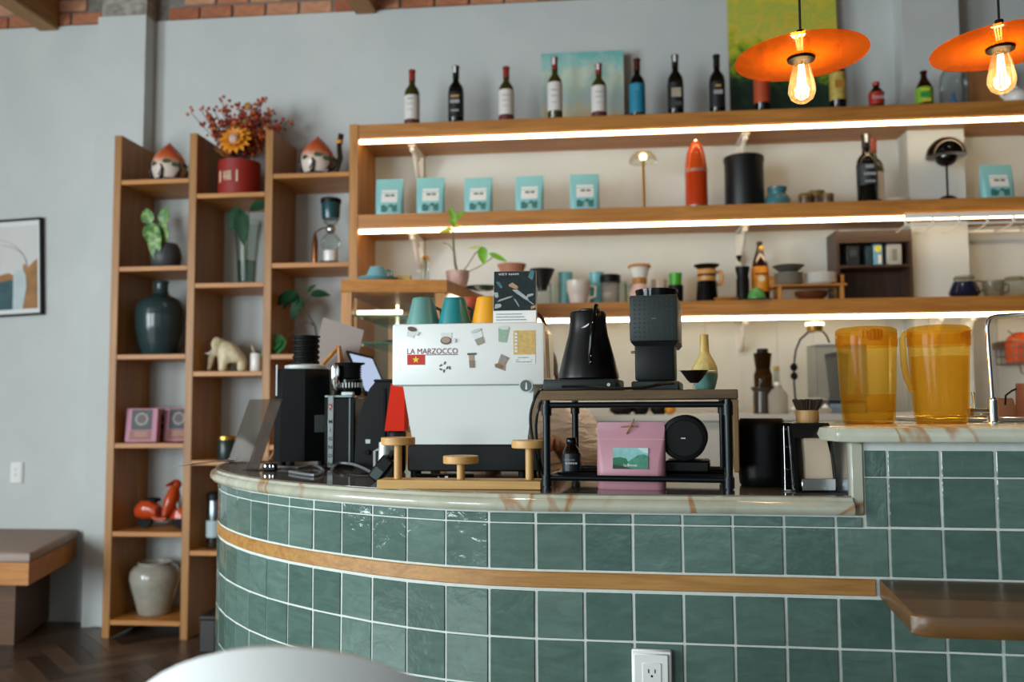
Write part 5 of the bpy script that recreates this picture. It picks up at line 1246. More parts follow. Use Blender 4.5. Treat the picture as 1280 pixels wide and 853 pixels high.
def tap():
    Y = 2.16; a = Vector((xat(1241, Y, ZU), Y, ZU)); k = kpx(1241, Y); o = thing('kitchen_tap', a, 'chrome swan-neck tap with side lever on the raised worktop', 'tap')
    z = lambda py: zat(1241, py, Y)-ZU
    MB().lathe([(12*k, 0), (12*k, .003), (6.2*k, .005), (6*k, z(500)), (4.5*k, z(499)), (4.2*k, z(497))], 28).build('tap_body', chrome, o)
    x0 = -2*k
    MB().tube([(0, 0, z(500)), (-.5*k, 0, z(470)), (-2*k, 0, z(420)), (-2*k, 0, z(408)), (0, 0, z(400)), (4*k, 0, z(396.5)), (10*k, 0, z(395.5)), (40*k, -.01, z(394.5)), (58*k, -.02, z(396)), (64*k, -.024, z(402)), (65*k, -.026, z(412))], 2.7*k, 14).build('spout', chrome, o)
    MB().tube([(-4*k, 0, z(515)), (-24*k, 0, z(515))], 4.2*k, 16).build('lever_arm', chrome, o)
    MB().lathe([(5.2*k, 0), (5.2*k, 4*k)], 20, T(-28*k, 0, z(515)) @ RY(90)).build('lever_cap', gold, o)
    MB().tube([(-21*k, 0, z(512)), (-21.5*k, 0, z(500)), (-22*k, 0, z(490.5))], [1.3*k, 1.6*k, 2.6*k], 10).build('lever', chrome, o)
    o = thing('sink_rim', (a.x+.02, a.y+.09, ZU), 'steel sink rim let into the raised worktop behind the tap', 'sink')
    b = MB(); b.box(-.12, .3, 0, .02, 0, .012, b=.003); b.box(-.12, -.1, .02, .35, 0, .012, b=.003); b.box(.28, .3, .02, .35, 0, .012, b=.003); b.box(-.1, .28, .33, .35, 0, .012, b=.003); b.build('rim', steel, o)
tap()
# ================================================================ things on the wall shelves
def sx(px, Y, z): return Vector((xat(px, Y, z), Y, z))
olive = flat('olive_bottle_glass', '#3b3a12', .1); darkg = flat('dark_bottle_glass', '#0d0f0b', .08, spec=.4); brown = flat('brown_bottle_glass', '#2a1208', .1)
labw = flat('wine_label_white', '#d9d5cf', .6, var=.04, vs=80); redcap = flat('capsule_red', '#8a2a1c', .4); blackcap = flat('capsule_black', '#111', .35) if 0 else flat('capsule_black', '#121212', .35)
winered = flat('label_red_band', '#5c241f', .5); ink = flat('label_ink', '#8d8a86', .6)
def wine(px, ytop, wpx, zs, Y, style, lab):
    p = sx(px, Y, zs); k = kpx(px, Y); h = zat(px, ytop, Y)-zs; r = wpx*k/2
    o = thing('wine_bottle', p, lab, 'bottle')
    gl = {'olive': olive, 'dark': darkg}[style['glass']]
    MB().lathe([(r*.9, 0), (r, .006), (r, h*.56), (r*.93, h*.62), (r*.72, h*.675), (r*.45, h*.72), (r*.4, h*.76), (r*.38, h*.96), (r*.44, h*.965), (r*.44, h*.99), (r*.36, h)], 28).build('bottle_body', gl, o)
    cm = style['cap']
    MB().lathe([(r*.43, h*.8), (r*.41, h*.955), (r*.47, h*.96), (r*.47, h*.995), (r*.4, h*1.003)], 22).build('capsule', cm, o)
    if style.get('tag'): plate(rect(-.012, .002, h*.87, h*.985), -r*.49, whitep, o, 'hang_tag')
    z0, z1 = style.get('lz', (.09, .52)); lm = style['label']
    if lm: MB().lathe([(r*1.012, h*z0), (r*1.012, h*z1)], 28, cap=False).build('label', lm, o)
    if style.get('band'): MB().lathe([(r*1.013, h*.02), (r*1.013, h*z0)], 28, cap=False).build('label_band', winered, o)
    for (za, zb, xw, mt) in style.get('marks', ()): plate(rect(-r*xw, r*xw, h*za, h*zb), -r*1.025, mt, o, 'label_mark')
    if style.get('spout'): MB().tube([(-.004, 0, h*.99), (-.012, -.008, h*.93), (-.012, -.012, h*.85)], .005, 7).build('pour_spout', blackcap, o)
YT = 4.83
wtlab = dict(glass='olive', cap=redcap, label=labw, marks=((.44, .455, .45, ink), (.35, .36, .5, ink), (.25, .258, .4, ink)))
goldp = flat('label_gold', '#b58a54', .5); silv = flat('label_silver', '#9b9b9d', .5); beige = flat('label_beige', '#a59c86', .5, var=.2, vs=60)
dk = dict(glass='dark', cap=blackcap, label=flat('label_black', '#17191b', .5), marks=((.42, .46, .55, goldp), (.32, .38, .6, silv), (.18, .21, .5, silv)))
wine(515, 88, 19.5, S1, YT, dict(wtlab, band=1), 'white-label wine bottle with black-tipped red capsule, first one by the end panel')
wine(570, 83, 20, S1, YT, dict(dk, tag=1), 'black wine bottle with gold and silver lettering and a white neck tag')
wine(633, 84, 19.5, S1, YT, dict(wtlab, band=1, lz=(.11, .56)), 'white-label wine bottle with plain red capsule between dark bottle and painting')
wine(694, 72, 19, S1, YT, dict(wtlab, tag=1, lz=(.13, .58)), 'white-label wine bottle on plain olive glass before the left edge of the seascape painting')
wine(749, 80, 19.5, S1, YT, dict(wtlab, tag=1, band=1, lz=(.1, .57)), 'white-label wine bottle before the right part of the seascape painting')
wine(797, 74, 20, S1, YT, dict(glass='dark', cap=flat('capsule_maroon', '#4a1511', .4), label=flat('label_blue', '#1b7f9c', .5, var=.1, vs=50), lz=(.05, .55), marks=((.42, .5, .25, flat('label_blue_b', '#3d93a8', .5)),)), 'wine bottle with a bright blue label')
wine(845, 69, 20, S1, YT, dict(dk, tag=1, marks=((.27, .42, .6, beige), (.13, .2, .65, flat('label_grey', '#3f4145', .5)))), 'dark wine bottle with a beige castle-like label')
wine(897, 69, 20, S1, YT, dict(dk, spout=1, marks=((.42, .46, .35, goldp), (.3, .37, .55, silv))), 'dark wine bottle with a pouring spout at its neck')
wine(953, 60, 20, S1, YT, dict(glass='dark', cap=blackcap, label=flat('label_orange', '#b3441c', .5, var=.1, vs=60), lz=(.13, .5)), 'dark wine bottle with an orange label before the green painting')
wine(1048, 56, 20, S1, YT, dict(glass='dark', cap=blackcap, label=flat('label_yellow', '#b7a04a', .5, var=.2, vs=60), lz=(.13, .55), marks=((.3, .42, .6, flat('label_ochre', '#a9742e', .5)),)), 'dark wine bottle with a yellow patterned label at the green painting edge')
wine(1085, 168, 25, S2, 4.86, dict(glass='dark', cap=blackcap, tag=1, label=flat('label_darkblue', '#1f2a2d', .5), lz=(.25, .55), marks=((.48, .53, .4, silv), (.38, .42, .6, silv), (.28, .31, .5, silv))), 'large dark wine bottle with grey lettering on the middle shelf')
wine(1093, 174, 25, S2, 4.97, dict(glass='olive', cap=redcap, label=labw, lz=(.1, .5)), 'red-capped wine bottle tucked behind the large dark bottle')
def cola():
    p = sx(1096, YT, S1); k = kpx(1096, YT); o = thing('soda_bottle', p, 'small cola bottle with red cap and red label', 'bottle'); h = zat(1096, 103, YT)-S1; r = 9.5*k
    MB().lathe([(r*.8, 0), (r, .006), (r*.95, h*.2), (r, h*.45), (r, h*.55), (r*.75, h*.68), (r*.42, h*.78), (r*.4, h*.86)], 24).build('bottle_body', flat('cola_dark', '#2a1410', .1), o)
    MB().lathe([(r*.45, h*.86), (r*.47, h*.87), (r*.47, h*.985), (r*.42, h)], 18).build('cap', flat('cap_red', '#b02a1e', .4), o)
    MB().lathe([(r*.985, h*.1), (r*1.02, h*.44), (r*1.02, h*.57)], 24, cap=False).build('label', flat('cola_red', '#a8281e', .4), o)
    text('Coca-Cola', whitep, o, .021, T(0, -r*1.04, h*.36), r*1.7, shear=.3)
cola()
def beer():
    p = sx(1156, YT, S1); k = kpx(1156, YT); o = thing('beer_bottle', p, 'stubby brown bottle with a green and yellow label', 'bottle'); h = zat(1156, 89, YT)-S1; r = 10.5*k
    MB().lathe([(r*.9, 0), (r, .005), (r, h*.48), (r*.9, h*.56), (r*.5, h*.74), (r*.36, h*.82), (r*.34, h*.93), (r*.42, h*.94), (r*.42, h*.99), (r*.36, h)], 24).build('bottle_body', brown, o)
    MB().lathe([(r*1.015, h*.06), (r*1.015, h*.5)], 24, cap=False).build('label', flat('label_green', '#7fae2c', .5), o)
    plate(rect(-r*.7, r*.3, h*.38, h*.44), -r*1.03, flat('label_y', '#dcd23a', .5), o, 'label_mark'); plate(rect(-r*.8, r*.2, h*.2, h*.34), -r*1.03, flat('label_g2', '#2f9a4c', .5), o, 'label_mark'); plate(rect(-r*.6, r*.4, h*.08, h*.16), -r*1.03, flat('label_y2', '#d9c040', .5), o, 'label_mark')
beer()
def dome():
    p = sx(1193, 4.86, S1); k = kpx(1193, 4.86); o = thing('glass_jar', p, 'clear domed glass jar with something blue inside', 'jar'); h = zat(1193, 84, 4.86)-S1; r = 17*k
    MB().lathe([(r*.9, 0), (r, .006), (r, h*.6), (r*.92, h*.8), (r*.65, h*.95), (r*.2, h), (.0005, h)], 28, cap=False).build('jar_body', clear('jar_glass', '#eef2f2', .5, '#c8cdcc', .12), o)
    MB().lathe([(.02, .004), (.022, .03), (.01, .05), (.012, .075), (.0005, .085)], 14, T(-.005, 0, 0)).build('blue_ornament', flat('blue_glass', '#3a6f9c', .2), o)
dome()
def box_teapot():
    p = sx(1232, 5.0, S1); k = kpx(1232, 5.0); o = thing('kraft_box', p, 'tan kraft cardboard box on the top shelf behind the second lamp', 'box'); h = zat(1232, 84, 5.0)-S1
    MB().box(-20*k, 26*k, -.03, .05, 0, h, b=.003).build('box_body', flat('kraft_card', '#a8703f', .7), o); MB().box(-20.3*k, 26.3*k, -.0312, .0512, h*.86, h+.001).build('box_lid', flat('kraft_lid', '#a06a3a', .7), o)
    p = sx(1271, 4.87, S1); k = kpx(1271, 4.87); o = thing('teapot', p, 'white ceramic teapot on the top shelf beside the kraft box', 'teapot'); r = 15*k
    MB().lathe([(r*.6, 0), (r*.9, r*.25), (r, r*.7), (r*.85, r*1.1), (r*.5, r*1.3)], 28).build('pot', ceram, o); MB().lathe([(r*.52, r*1.3), (r*.4, r*1.42), (r*.12, r*1.5), (r*.14, r*1.68), (.0005, r*1.75)], 20).build('lid', ceram, o)
    MB().tube([(-r*.8, 0, r*.6), (-r*1.2, 0, r*.9), (-r*1.4, 0, r*1.25)], [.012, .009, .006], 8).build('spout', ceram, o); MB().tube([(r*.85, 0, r*1.0), (r*1.4, 0, r*1.1), (r*1.4, 0, r*.5), (r*.9, 0, r*.35)], .006, 8).build('handle', ceram, o)
box_teapot()
# paintings leaning on the wall
def painting(px0, px1, ytop, Y, lab, stops, sc, seed):
    a = sx((px0+px1)/2, Y, S1); w_ = xat(px1, Y, S1+.4)-xat(px0, Y, S1+.4); h = zat((px0+px1)/2, ytop, Y+.02)-S1
    o = thing('canvas_painting', a, lab, 'painting'); t = NT('painted_canvas'); v = t.coord()
    s_ = t.new('ShaderNodeSeparateXYZ'); t.link(v, s_.inputs[0])
    mp = t.new('ShaderNodeMapRange'); mp.inputs['From Max'].default_value = h; t.link(s_.outputs['Z'], mp.inputs[0])
    n_ = t.noise(t.coord((1, 1, 1), loc=(seed, 0, 0)), sc, 6, .62, 1.2); ad = t.new('ShaderNodeMath', operation='MULTIPLY_ADD'); t.link(n_, ad.inputs[0]); ad.inputs[1].default_value = .9; t.link(mp.outputs[0], ad.inputs[2])
    sb = t.new('ShaderNodeMath', operation='SUBTRACT'); t.link(ad.outputs[0], sb.inputs[0]); sb.inputs[1].default_value = .45
    t.base(t.ramp(sb.outputs[0], stops), .6); t.bump(n_, .3, .003)
    m_ = RX(-2.5)
    q = MB().box(-w_/2, w_/2, -.012, .012, 0, h, T(0, 0, .001) @ m_); q.build('canvas', t.m, o, 0)
    MB().box(-w_/2-.001, w_/2+.001, .012, .02, 0, h, T(0, 0, .002) @ m_).build('stretcher', pine, o, 0)
painting(677, 780, 66, 5.06, 'small seascape painting in turquoise and sand tones', [(0, '#d9bf96'), (.2, '#d4cba8'), (.38, '#b9cdcb'), (.55, '#bcd2c4'), (.7, '#cbd8c2'), (.85, '#9fcac2'), (1, '#74b9b3')], 6, 1.3)
painting(914, 1050, -14, 5.06, 'tall painting fading from yellow foliage to dark green', [(0, '#10251c'), (.25, '#173424'), (.38, '#2f5526'), (.47, '#7d9a1e'), (.6, '#b9b92e'), (.72, '#d6c04a'), (.82, '#b3bf4a'), (1, '#dcc83c')], 9, 4.1)
# ---------------------------------------------------------------- middle shelf
teal_foil = flat('pale_teal_foil', '#86c3c6', .4, bump=.08, bs=25)
hillm = flat('bag_hill', '#35726c', .5, var=.35, vs=80); hill2 = flat('bag_hill_b', '#8fb7b0', .5, var=.2, vs=80); lw_ = flat('bag_label', '#e3e3df', .6); txm = flat('bag_text', '#4c504e', .6)
def teal_bag(px, ytop, w_, Y, lab, rz, group=None):
    p = sx(px, Y, S2); k = kpx(px, Y); h = zat(px, ytop, Y)-S2; d = .06; w_ *= k
    o = pouch('coffee_bag', p, w_, h, d, None, teal_foil, lab, rz, .84, group)
    def Q(x0, x1, z0, z1): return [(x0*w_, z0*h), (x1*w_, z0*h), (x1*w_, z1*h), (x0*w_, z1*h)]
    stick(o, d, h, Q(-.28, .3, .36, .7), lw_, 'label'); stick(o, d, h, Q(-.14, .02, .52, .57), txm, 'label_mark', .0024); stick(o, d, h, Q(.06, .2, .52, .57), txm, 'label_mark', .0024)
    P_ = [(-.28, .1), (.3, .1), (.3, .3), (.18, .27), (.08, .32), (-.06, .24), (-.2, .3), (-.28, .26)]
    stick(o, d, h, [(x*w_, z*h) for x, z in P_], hillm, 'label_print', .0016); stick(o, d, h, [(-.08*w_, .1*h), (.14*w_, .1*h), (.1*w_, .22*h), (0, .24*h)], hill2, 'label_print', .0026)
G5 = 'pale teal coffee bags in a row'
LB = 'pale teal coffee bag with white label, one of the spaced row on the middle shelf'
for (px, yt, w_, rz), od in zip(((487, 224, 35, 3), (538.5, 222, 36, 2), (598, 222, 36, -3), (662, 220, 36, -3), (731, 217.5, 37, 2)), ('first', 'second', 'third', 'fourth', 'fifth')): teal_bag(px, yt, w_, 4.86, '%s pale teal coffee bag from the oak end panel on the middle shelf' % od, rz, G5)
teal_bag(1247, 206, 40, 4.86, 'pale teal coffee bag standing alone beside the black mushroom lamp', 4)
def fan_lamp():
    p = sx(805, 4.87, S2); k = kpx(805, 4.87); o = thing('table_lamp', p, 'slender brass table lamp with a scalloped clear shade', 'lamp')
    z = lambda py: zat(805, py, 4.87)-S2
    MB().lathe([(11*k, 0), (11*k, .006), (2*k, .01)], 28).build('base', gold, o); MB().cyl(1.9*k, .009, z(196), 12).build('stem', gold, o)
    sg = clear('ribbed_glass', '#f2efe4', .5, '#e6dfcc', .25)
    b = MB(); n_ = 36; rg = []
    for t_ in range(9):
        a_ = t_/8*math.pi*.5; rg.append([(math.cos(q*2*math.pi/n_)*(17*k*math.sin(a_)*(1+.06*(q % 3 == 0))+.001), math.sin(q*2*math.pi/n_)*(17*k*math.sin(a_)*(1+.06*(q % 3 == 0))+.001), z(188)-(1-math.cos(a_))*16*k) for q in range(n_)])
    b.loft(rg, cap=False); b.build('shade', sg, o, 60)
    MB().ball(5*k, T(0, 0, z(196))).build('bulb', glow('warm_bulb', '#ffe6b8', 3.0), o)
fan_lamp()
def bullet():
    p = sx(871, 4.86, S2); k = kpx(871, 4.86); o = thing('vacuum_flask', p, 'glossy orange bullet-shaped flask with a silver tip', 'flask'); h = zat(871, 174, 4.86)-S2; r = 14*k
    MB().lathe([(r*.9, 0), (r, .006), (r*1.0, h*.5), (r*.99, h*.52)], 32).build('flask_body', flat('orange_lacquer', '#b43a14', .12), o)
    MB().lathe([(r*1.0, h*.52), (r*.98, h*.6), (r*.86, h*.75), (r*.62, h*.88), (r*.36, h*.95), (r*.2, h*.97)], 32).build('flask_cup', flat('orange_lacquer_b', '#c24a18', .1), o)
    MB().lathe([(r*1.008, h*.505), (r*1.012, h*.55)], 32, cap=False).build('ring', flat('pale_ring', '#c58a72', .25, .4), o)
    MB().lathe([(r*.26, h*.955), (r*.22, h*.985), (.0005, h)], 20).build('tip', chrome, o); MB().lathe([(r*.93, -.0), (r*1.012, .003), (r*1.012, .012)], 32, cap=False).build('foot_ring', steel, o)
bullet()
def canister(px, ytop, w_, Y, zs, nm, lab, col, cat):
    p = sx(px, Y, zs); k = kpx(px, Y); o = thing(nm, p, lab, cat); h = zat(px, ytop, Y)-zs; r = w_*k/2
    MB().lathe([(r*.96, 0), (r*.97, .004), (r*.97, h*.9)], 36).build('body', flat(nm+'_finish', col, .4, spec=.3), o); MB().lathe([(r, h*.9), (r, h*.985), (r*.96, h)], 36).build('lid', flat(nm+'_lid', col, .4, spec=.3), o)
canister(931, 197, 50, 4.9, S2, 'storage_tin', 'wide matte black tin on the middle shelf', '#101213', 'tin')
def teal_jar():
    p = sx(972, 4.86, S2); k = kpx(972, 4.86); r = 16*k; h = zat(972, 235, 4.86)-S2
    tag(MB().lathe([(r*.85, 0), (r, .006), (r, h*.35), (r*.85, h*.55), (r*.66, h*.62), (r*.64, h*.78), (r*.74, h*.85), (r*.74, h), (r*.66, h), (r*.6, h*.8)], 32).build('squat_jar', flat('teal_glaze', '#3c6f78', .3), None, 50, p), 'squat teal glazed jar with a flared rim', 'jar')
teal_jar()
for px, ytop, w_, Y, lab in ((1007, 243, 17, 4.85, 'small brass-lidded tin at the left of the tin trio'), (1021, 239.5, 21, 4.91, 'taller brass-lidded tin in the middle of the tin trio'), (1034, 243, 17, 4.85, 'small brass-lidded tin at the right of the tin trio')):
    p = sx(px, Y, S2); k = kpx(px, Y); o = thing('spice_tin', p, lab, 'tin'); h = zat(px, ytop, Y)-S2; r = w_*k/2
    MB().lathe([(r*.9, 0), (r*.93, .003), (r*.93, h*.65)], 24).build('tin_body', flat('tin_brown', '#5b4334', .35, var=.2), o); MB().lathe([(r, h*.65), (r, h*.95), (r*.95, h)], 24).build('tin_lid', flat('old_brass', '#8f7d4c', .35, .7), o)
def plates(px, ybot, zs, Y, n_, w_, nm, lab, mt, dz, lip=.012):
    p = sx(px, Y, zs); k = kpx(px, Y); r = w_*k/2
    for q in range(n_):
        tag(MB().lathe([(r*.55, q*dz), (r*.6, q*dz+.001), (r, q*dz+lip), (r*.97, q*dz+lip+.002), (r*.6, q*dz+.005), (.0005, q*dz+.004)], 32).build(nm, mt, None, 50, p), ('lowest ', 'middle ', 'topmost ')[q]+lab, 'plate', 'white saucers on the middle shelf')
plates(1118, 250, S2, 4.93, 3, 38, 'saucer_plate', 'white saucer plate stacked beside the dark bottles on the middle shelf', ceram, .009)
def flowerpot_lamp():
    p = sx(1185, 4.86, S2); k = kpx(1185, 4.86); o = thing('table_lamp', p, 'glossy black mushroom table lamp with two half-sphere shades', 'lamp'); z = lambda py: zat(1185, py, 4.86)-S2
    gb = flat('black_lacquer', '#0a0d0c', .08, spec=.5)
    MB().lathe([(12.5*k, 0), (12.5*k, .004), (11*k, 4*k), (7*k, 7*k), (2*k, 8.5*k), (1.3*k, 9*k)], 32).build('base', gb, o); MB().cyl(1.4*k, 8*k, z(206), 12).build('stem', gb, o)
    R_ = 24*k; zc = z(196)
    MB().lathe([(R_*math.cos(a_), zc+R_*1.04*math.sin(a_)) for a_ in [math.pi/2*i/12 for i in range(13)]][:-1]+[(.0005, zc+R_*1.04)], 40, cap=False).build('upper_shade', gb, o)
    MB().lathe([(R_*.985*math.cos(a_), zc+R_*1.02*math.sin(a_)) for a_ in [math.pi/2*i/12 for i in range(13)]][:-1]+[(.0005, zc+R_*1.02)], 40, cap=False).build('shade_lining', ceram, o)
    r_ = 13.5*k
    MB().lathe([(.0005, zc-r_*.92)]+[(r_*math.sin(a_), zc-r_*.92*math.cos(a_)) for a_ in [math.pi/2*i/10 for i in range(1, 11)]], 32, cap=False).build('lower_shade', gb, o)
    for a_ in (0, 2.1, 4.2): MB().tube([(math.cos(a_)*r_*.9, math.sin(a_)*r_*.9, zc), (math.cos(a_)*R_*.9, math.sin(a_)*R_*.9, zc+.01)], .002, 6).build('shade_bracket', chrome, o)
    MB().ball(1.6*k, T(0, 0, zc+R_*1.06)).build('finial', chrome, o)
flowerpot_lamp()
def hang_rack():
    o = thing('stemware_rack', (0, 0, 0), 'white wire hanging rack clipped under the middle shelf', 'rack'); Y0 = YF-.012
    x0 = xat(1131, Y0, S2); x1 = 2.6; zt_ = zat(1200, 268.5, Y0); zb = zat(1200, 279.5, Y0)
    wm = flat('white_coated_wire', '#e9e7df', .4)
    for Y in (Y0, Y0+.24):
        b = MB(); b.box(x0, x1, Y-.003, Y+.003, zb-.005, zb+.005); b.build('bottom_rail', wm, o, 0)
    MB().box(x0, x1, Y0-.003, Y0+.003, zt_-.014, zt_+.012).build('top_rail', wm, o, 0)
    for px in (1131, 1165, 1198, 1233, 1266, 1300):
        x = xat(px, Y0, S2); b = MB(); b.box(x-.005, x+.005, Y0-.0032, Y0+.0032, zb-.004, zt_+.01); b.tube([(x, Y0, zb), (x, Y0+.12, zb-.012), (x, Y0+.24, zb)], .003, 6); b.build('hanger', wm, o, 30)
    for x in (x0+.2, x1-.2): MB().box(x-.01, x+.01, YF-.0125, YF+.0, zt_-.008, zt_+.008).build('clip', wm, o, 0)
hang_rack()
# ---------------------------------------------------------------- lowest shelf
def mug(px, ytop, w_, Y, col, lab, handle=0, r2=.85, zs=None, nm='cup', mt=None):
    zs = S3 if zs is None else zs; p = sx(px, Y, zs); k = kpx(px, Y); h = zat(px, ytop, Y)-zs; r = w_*k/2; o = thing(nm, p, lab, 'cup'); m_ = mt or flat('glaze_'+col, col, .25)
    MB().lathe([(r*r2*.9, 0), (r*r2, .004), (r*.96, h*.6), (r, h), (r*.93, h), (r*.88, h*.6), (r*.7, .008), (.0005, .007)], 28).build('cup_body', m_, o)
    if handle: MB().tube([(r*.92*handle, 0, h*.8), (r*1.45*handle, 0, h*.75), (r*1.4*handle, 0, h*.35), (r*.88*handle, 0, h*.25)], .006, 8).build('handle', m_, o)
    return o
Y3 = 4.88
mug(707, 341, 18, 5.0, '#5fa6b2', 'pale blue cup behind the white cup on the lowest shelf', 0, .9)
mug(746, 341, 18, 5.0, '#5fa6b2', 'pale blue cup behind the black-lidded glass jar', 0, .9)
mug(723, 351.5, 30, Y3, '#ded6cc', 'wide white cup with a handle between the pale blue cups', 1, .55)
def small_dripper(px, ytop, w_, lab, col):
    p = sx(px, 4.9, S3); k = kpx(px, 4.9); o = thing('coffee_dripper', p, lab, 'dripper'); h = zat(px, ytop, 4.9)-S3; r = w_*k/2
    MB().lathe([(r*.55, 0), (r*.6, .004), (r*.62, h*.4), (r*.55, h*.42)], 28, cap=False).build('glass_server', glass, o)
    MB().lathe([(r*.4, h*.42), (r*.42, h*.5), (r, h*.97), (r*1.03, h), (r*.95, h), (r*.35, h*.52)], 28).build('cone', flat('cone_'+col, col, .35), o)
small_dripper(678, 337, 31, 'black cone dripper on a glass server behind the calendar', '#141414')
small_dripper(640, 331, 36, 'terracotta cone dripper on a glass server behind the calendar', '#b07a62')
def lidded(px, ytop, w_, lab):
    p = sx(px, Y3, S3); k = kpx(px, Y3); o = thing('glass_jar', p, lab, 'jar'); h = zat(px, ytop, Y3)-S3; r = w_*k/2
    MB().lathe([(r*.8, 0), (r*.85, .005), (r*.9, h*.7), (r*.8, h*.75)], 28, cap=False).build('jar_body', clear('cloudy_glass', '#e6e8e6', .9, '#dcd8d2', .3), o); MB().lathe([(r, h*.74), (r, h*.97), (r*.9, h)], 28).build('lid', black, o)
lidded(763, 344, 26, 'squat glass jar with a black lid')
def chemex(px, ytop, w_, body, neck, collar, lab, Y=Y3):
    p = sx(px, Y, S3); k = kpx(px, Y); o = thing('pour_over_maker', p, lab, 'coffee maker'); h = zat(px, ytop, Y)-S3; r = w_*k/2
    MB().lathe([(r*.85, 0), (r*.95, .006), (r*.85, h*.3), (r*.5, h*.52)], 28).build('flask', body, o); MB().lathe([(r*.5, h*.52), (r*.85, h*.92), (r*.83, h*.92), (r*.46, h*.53)], 28).build('funnel', neck, o)
    MB().lathe([(r*.56, h*.5), (r*.6, h*.52), (r*.62, h*.66), (r*.58, h*.68)], 24, cap=False).build('collar', collar, o); MB().lathe([(r*.95, h*.92), (r*.98, h*.94), (r*.9, h*.995), (r*.3, h)], 28).build('lid', collar, o); return o
blush = flat('blush_ceramic', '#d9b8ac', .35)
chemex(800, 331, 30, blush, ceram, oakX, 'blush and white pour-over maker with a wooden lid')
def black_brewer():
    p = sx(884, Y3, S3); k = kpx(884, Y3); o = thing('pour_over_maker', p, 'black pour-over maker with wooden collar and handle', 'coffee maker'); z = lambda py: zat(884, py, Y3)-S3; tw = wood('collar_wood', '#b57a36', '#d49b52', 0, .4)
    MB().lathe([(13*k, 0), (13.8*k, .004), (12*k, z(352))], 28).build('server', blackg, o); MB().lathe([(11*k, z(352)), (11.3*k, z(351)), (11.3*k, z(338)), (11*k, z(337))], 28).build('wood_collar', tw, o); MB().lathe([(11.6*k, z(346)), (11.6*k, z(343.5))], 28).build('collar_band', black, o)
    MB().lathe([(10*k, z(337)), (15.5*k, z(332.5)), (16*k, z(331.5)), (10*k, z(331))], 28).build('rim', black, o)
    MB().tube([(11*k, 0, z(341)), (18*k, 0, z(340)), (19*k, 0, z(347)), (17*k, 0, z(356)), (12*k, 0, z(356))], 2.6*k, 8).build('handle', tw, o)
black_brewer()
def tumbler():
    p = sx(845, 4.95, S3); k = kpx(845, 4.95); o = thing('travel_cup', p, 'black travel cup with a bright green top', 'cup'); z = lambda py: zat(845, py, 4.95)-S3
    MB().lathe([(8*k, 0), (9*k, .004), (9.5*k, z(357))], 24).build('cup_body', black, o); MB().lathe([(7*k, z(357)), (8*k, z(343)), (8.2*k, z(342))], 24).build('cup_top', flat('bright_green', '#3fa01c', .35), o)
tumbler()
mug(824, 350, 20, 5.02, '#c9bfb4', 'greyish cup half hidden behind the electric mill', 0, .8)
tag(MB().lathe([(12*.0044, 0), (14*.0044, .004), (17*.0044, .018), (16*.0044, .02), (11*.0044, .008), (.0005, .007)], 28).build('wooden_bowl', oakX, None, 50, sx(907, 4.86, S3)), 'shallow light wooden dish before the hand grinder', 'dish')
def hand_grinder():
    p = sx(929, Y3, S3); k = kpx(929, Y3); o = thing('hand_grinder', p, 'slim black hand grinder with a crank knob', 'coffee grinder'); z = lambda py: zat(929, py, Y3)-S3
    MB().lathe([(8*k, 0), (8*k, z(350)), (7*k, z(346)), (9*k, z(336)), (9*k, z(334))], 24).build('grinder_body', black, o); MB().tube([(0, 0, z(334)), (0, 0, z(328)), (-4*k, 0, z(325))], .004, 7).build('crank', steel, o); MB().lathe([(1*k, z(327)), (4*k, z(320.5)), (3.4*k, z(319.5))], 16, T(-4*k, 0, 0)).build('crank_knob', black, o)
hand_grinder()
def liqueur():
    p = sx(951, 4.95, S3); k = kpx(951, 4.95); o = thing('syrup_bottle', p, 'brown liqueur bottle with yellow label and bow at the neck', 'bottle'); z = lambda py: zat(951, py, 4.95)-S3
    MB().lathe([(10*k, 0), (11*k, .004), (11*k, z(338)), (9*k, z(328)), (5*k, z(316)), (3.4*k, z(310)), (3.4*k, z(304))], 28).build('bottle_body', brown, o); MB().lathe([(3.8*k, z(306)), (3.8*k, z(303)), (3*k, z(302.3))], 18).build('cap', blackcap, o)
    MB().lathe([(11.2*k, z(366)), (11.2*k, z(338)), (9.4*k, z(331))], 28, cap=False).build('label', flat('label_amber', '#d98a14', .45, var=.15, vs=40), o); plate(ell(0, z(350), 4*k, 4*k, 14), -11.6*k, flat('label_crest', '#d9c9a0', .5), o, 'label_mark'); plate(rect(-8*k, 8*k, z(345), z(343)), -11.5*k, winered, o, 'label_mark')
    MB().ball(3.6*k, T(2*k, -3*k, z(311)), sy=.6).build('neck_seal', flat('yellow_seal', '#e0b348', .4), o)
    for s in (-1, 1): MB().leaf(14*k, 3.6*k, T(0, -6.2*k, z(318)) @ LM((s*.55, -.35, -1), (0, -1, .1)), .05, .05).build('bow', flat('cream_ribbon', '#cdb9a4', .6), o)
liqueur()
def green_dome():
    p = sx(946, 4.83, S3); k = kpx(946, 4.83); o = thing('glass_dome', p, 'little green glass dome on a dark green plate', 'dome')
    MB().lathe([(19*k, 0), (20*k, .006), (12*k, .007)], 30).build('plate', flat('dark_green_plate', '#23331f', .4), o); r = 11*k
    MB().lathe([(r, .007), (r*1.02, .02), (r*.9, r*.9), (r*.55, r*1.4), (.0005, r*1.6)], 28).build('dome', flat('green_glass', '#4f8f4a', .08, var=.3, vs=30), o)
green_dome()
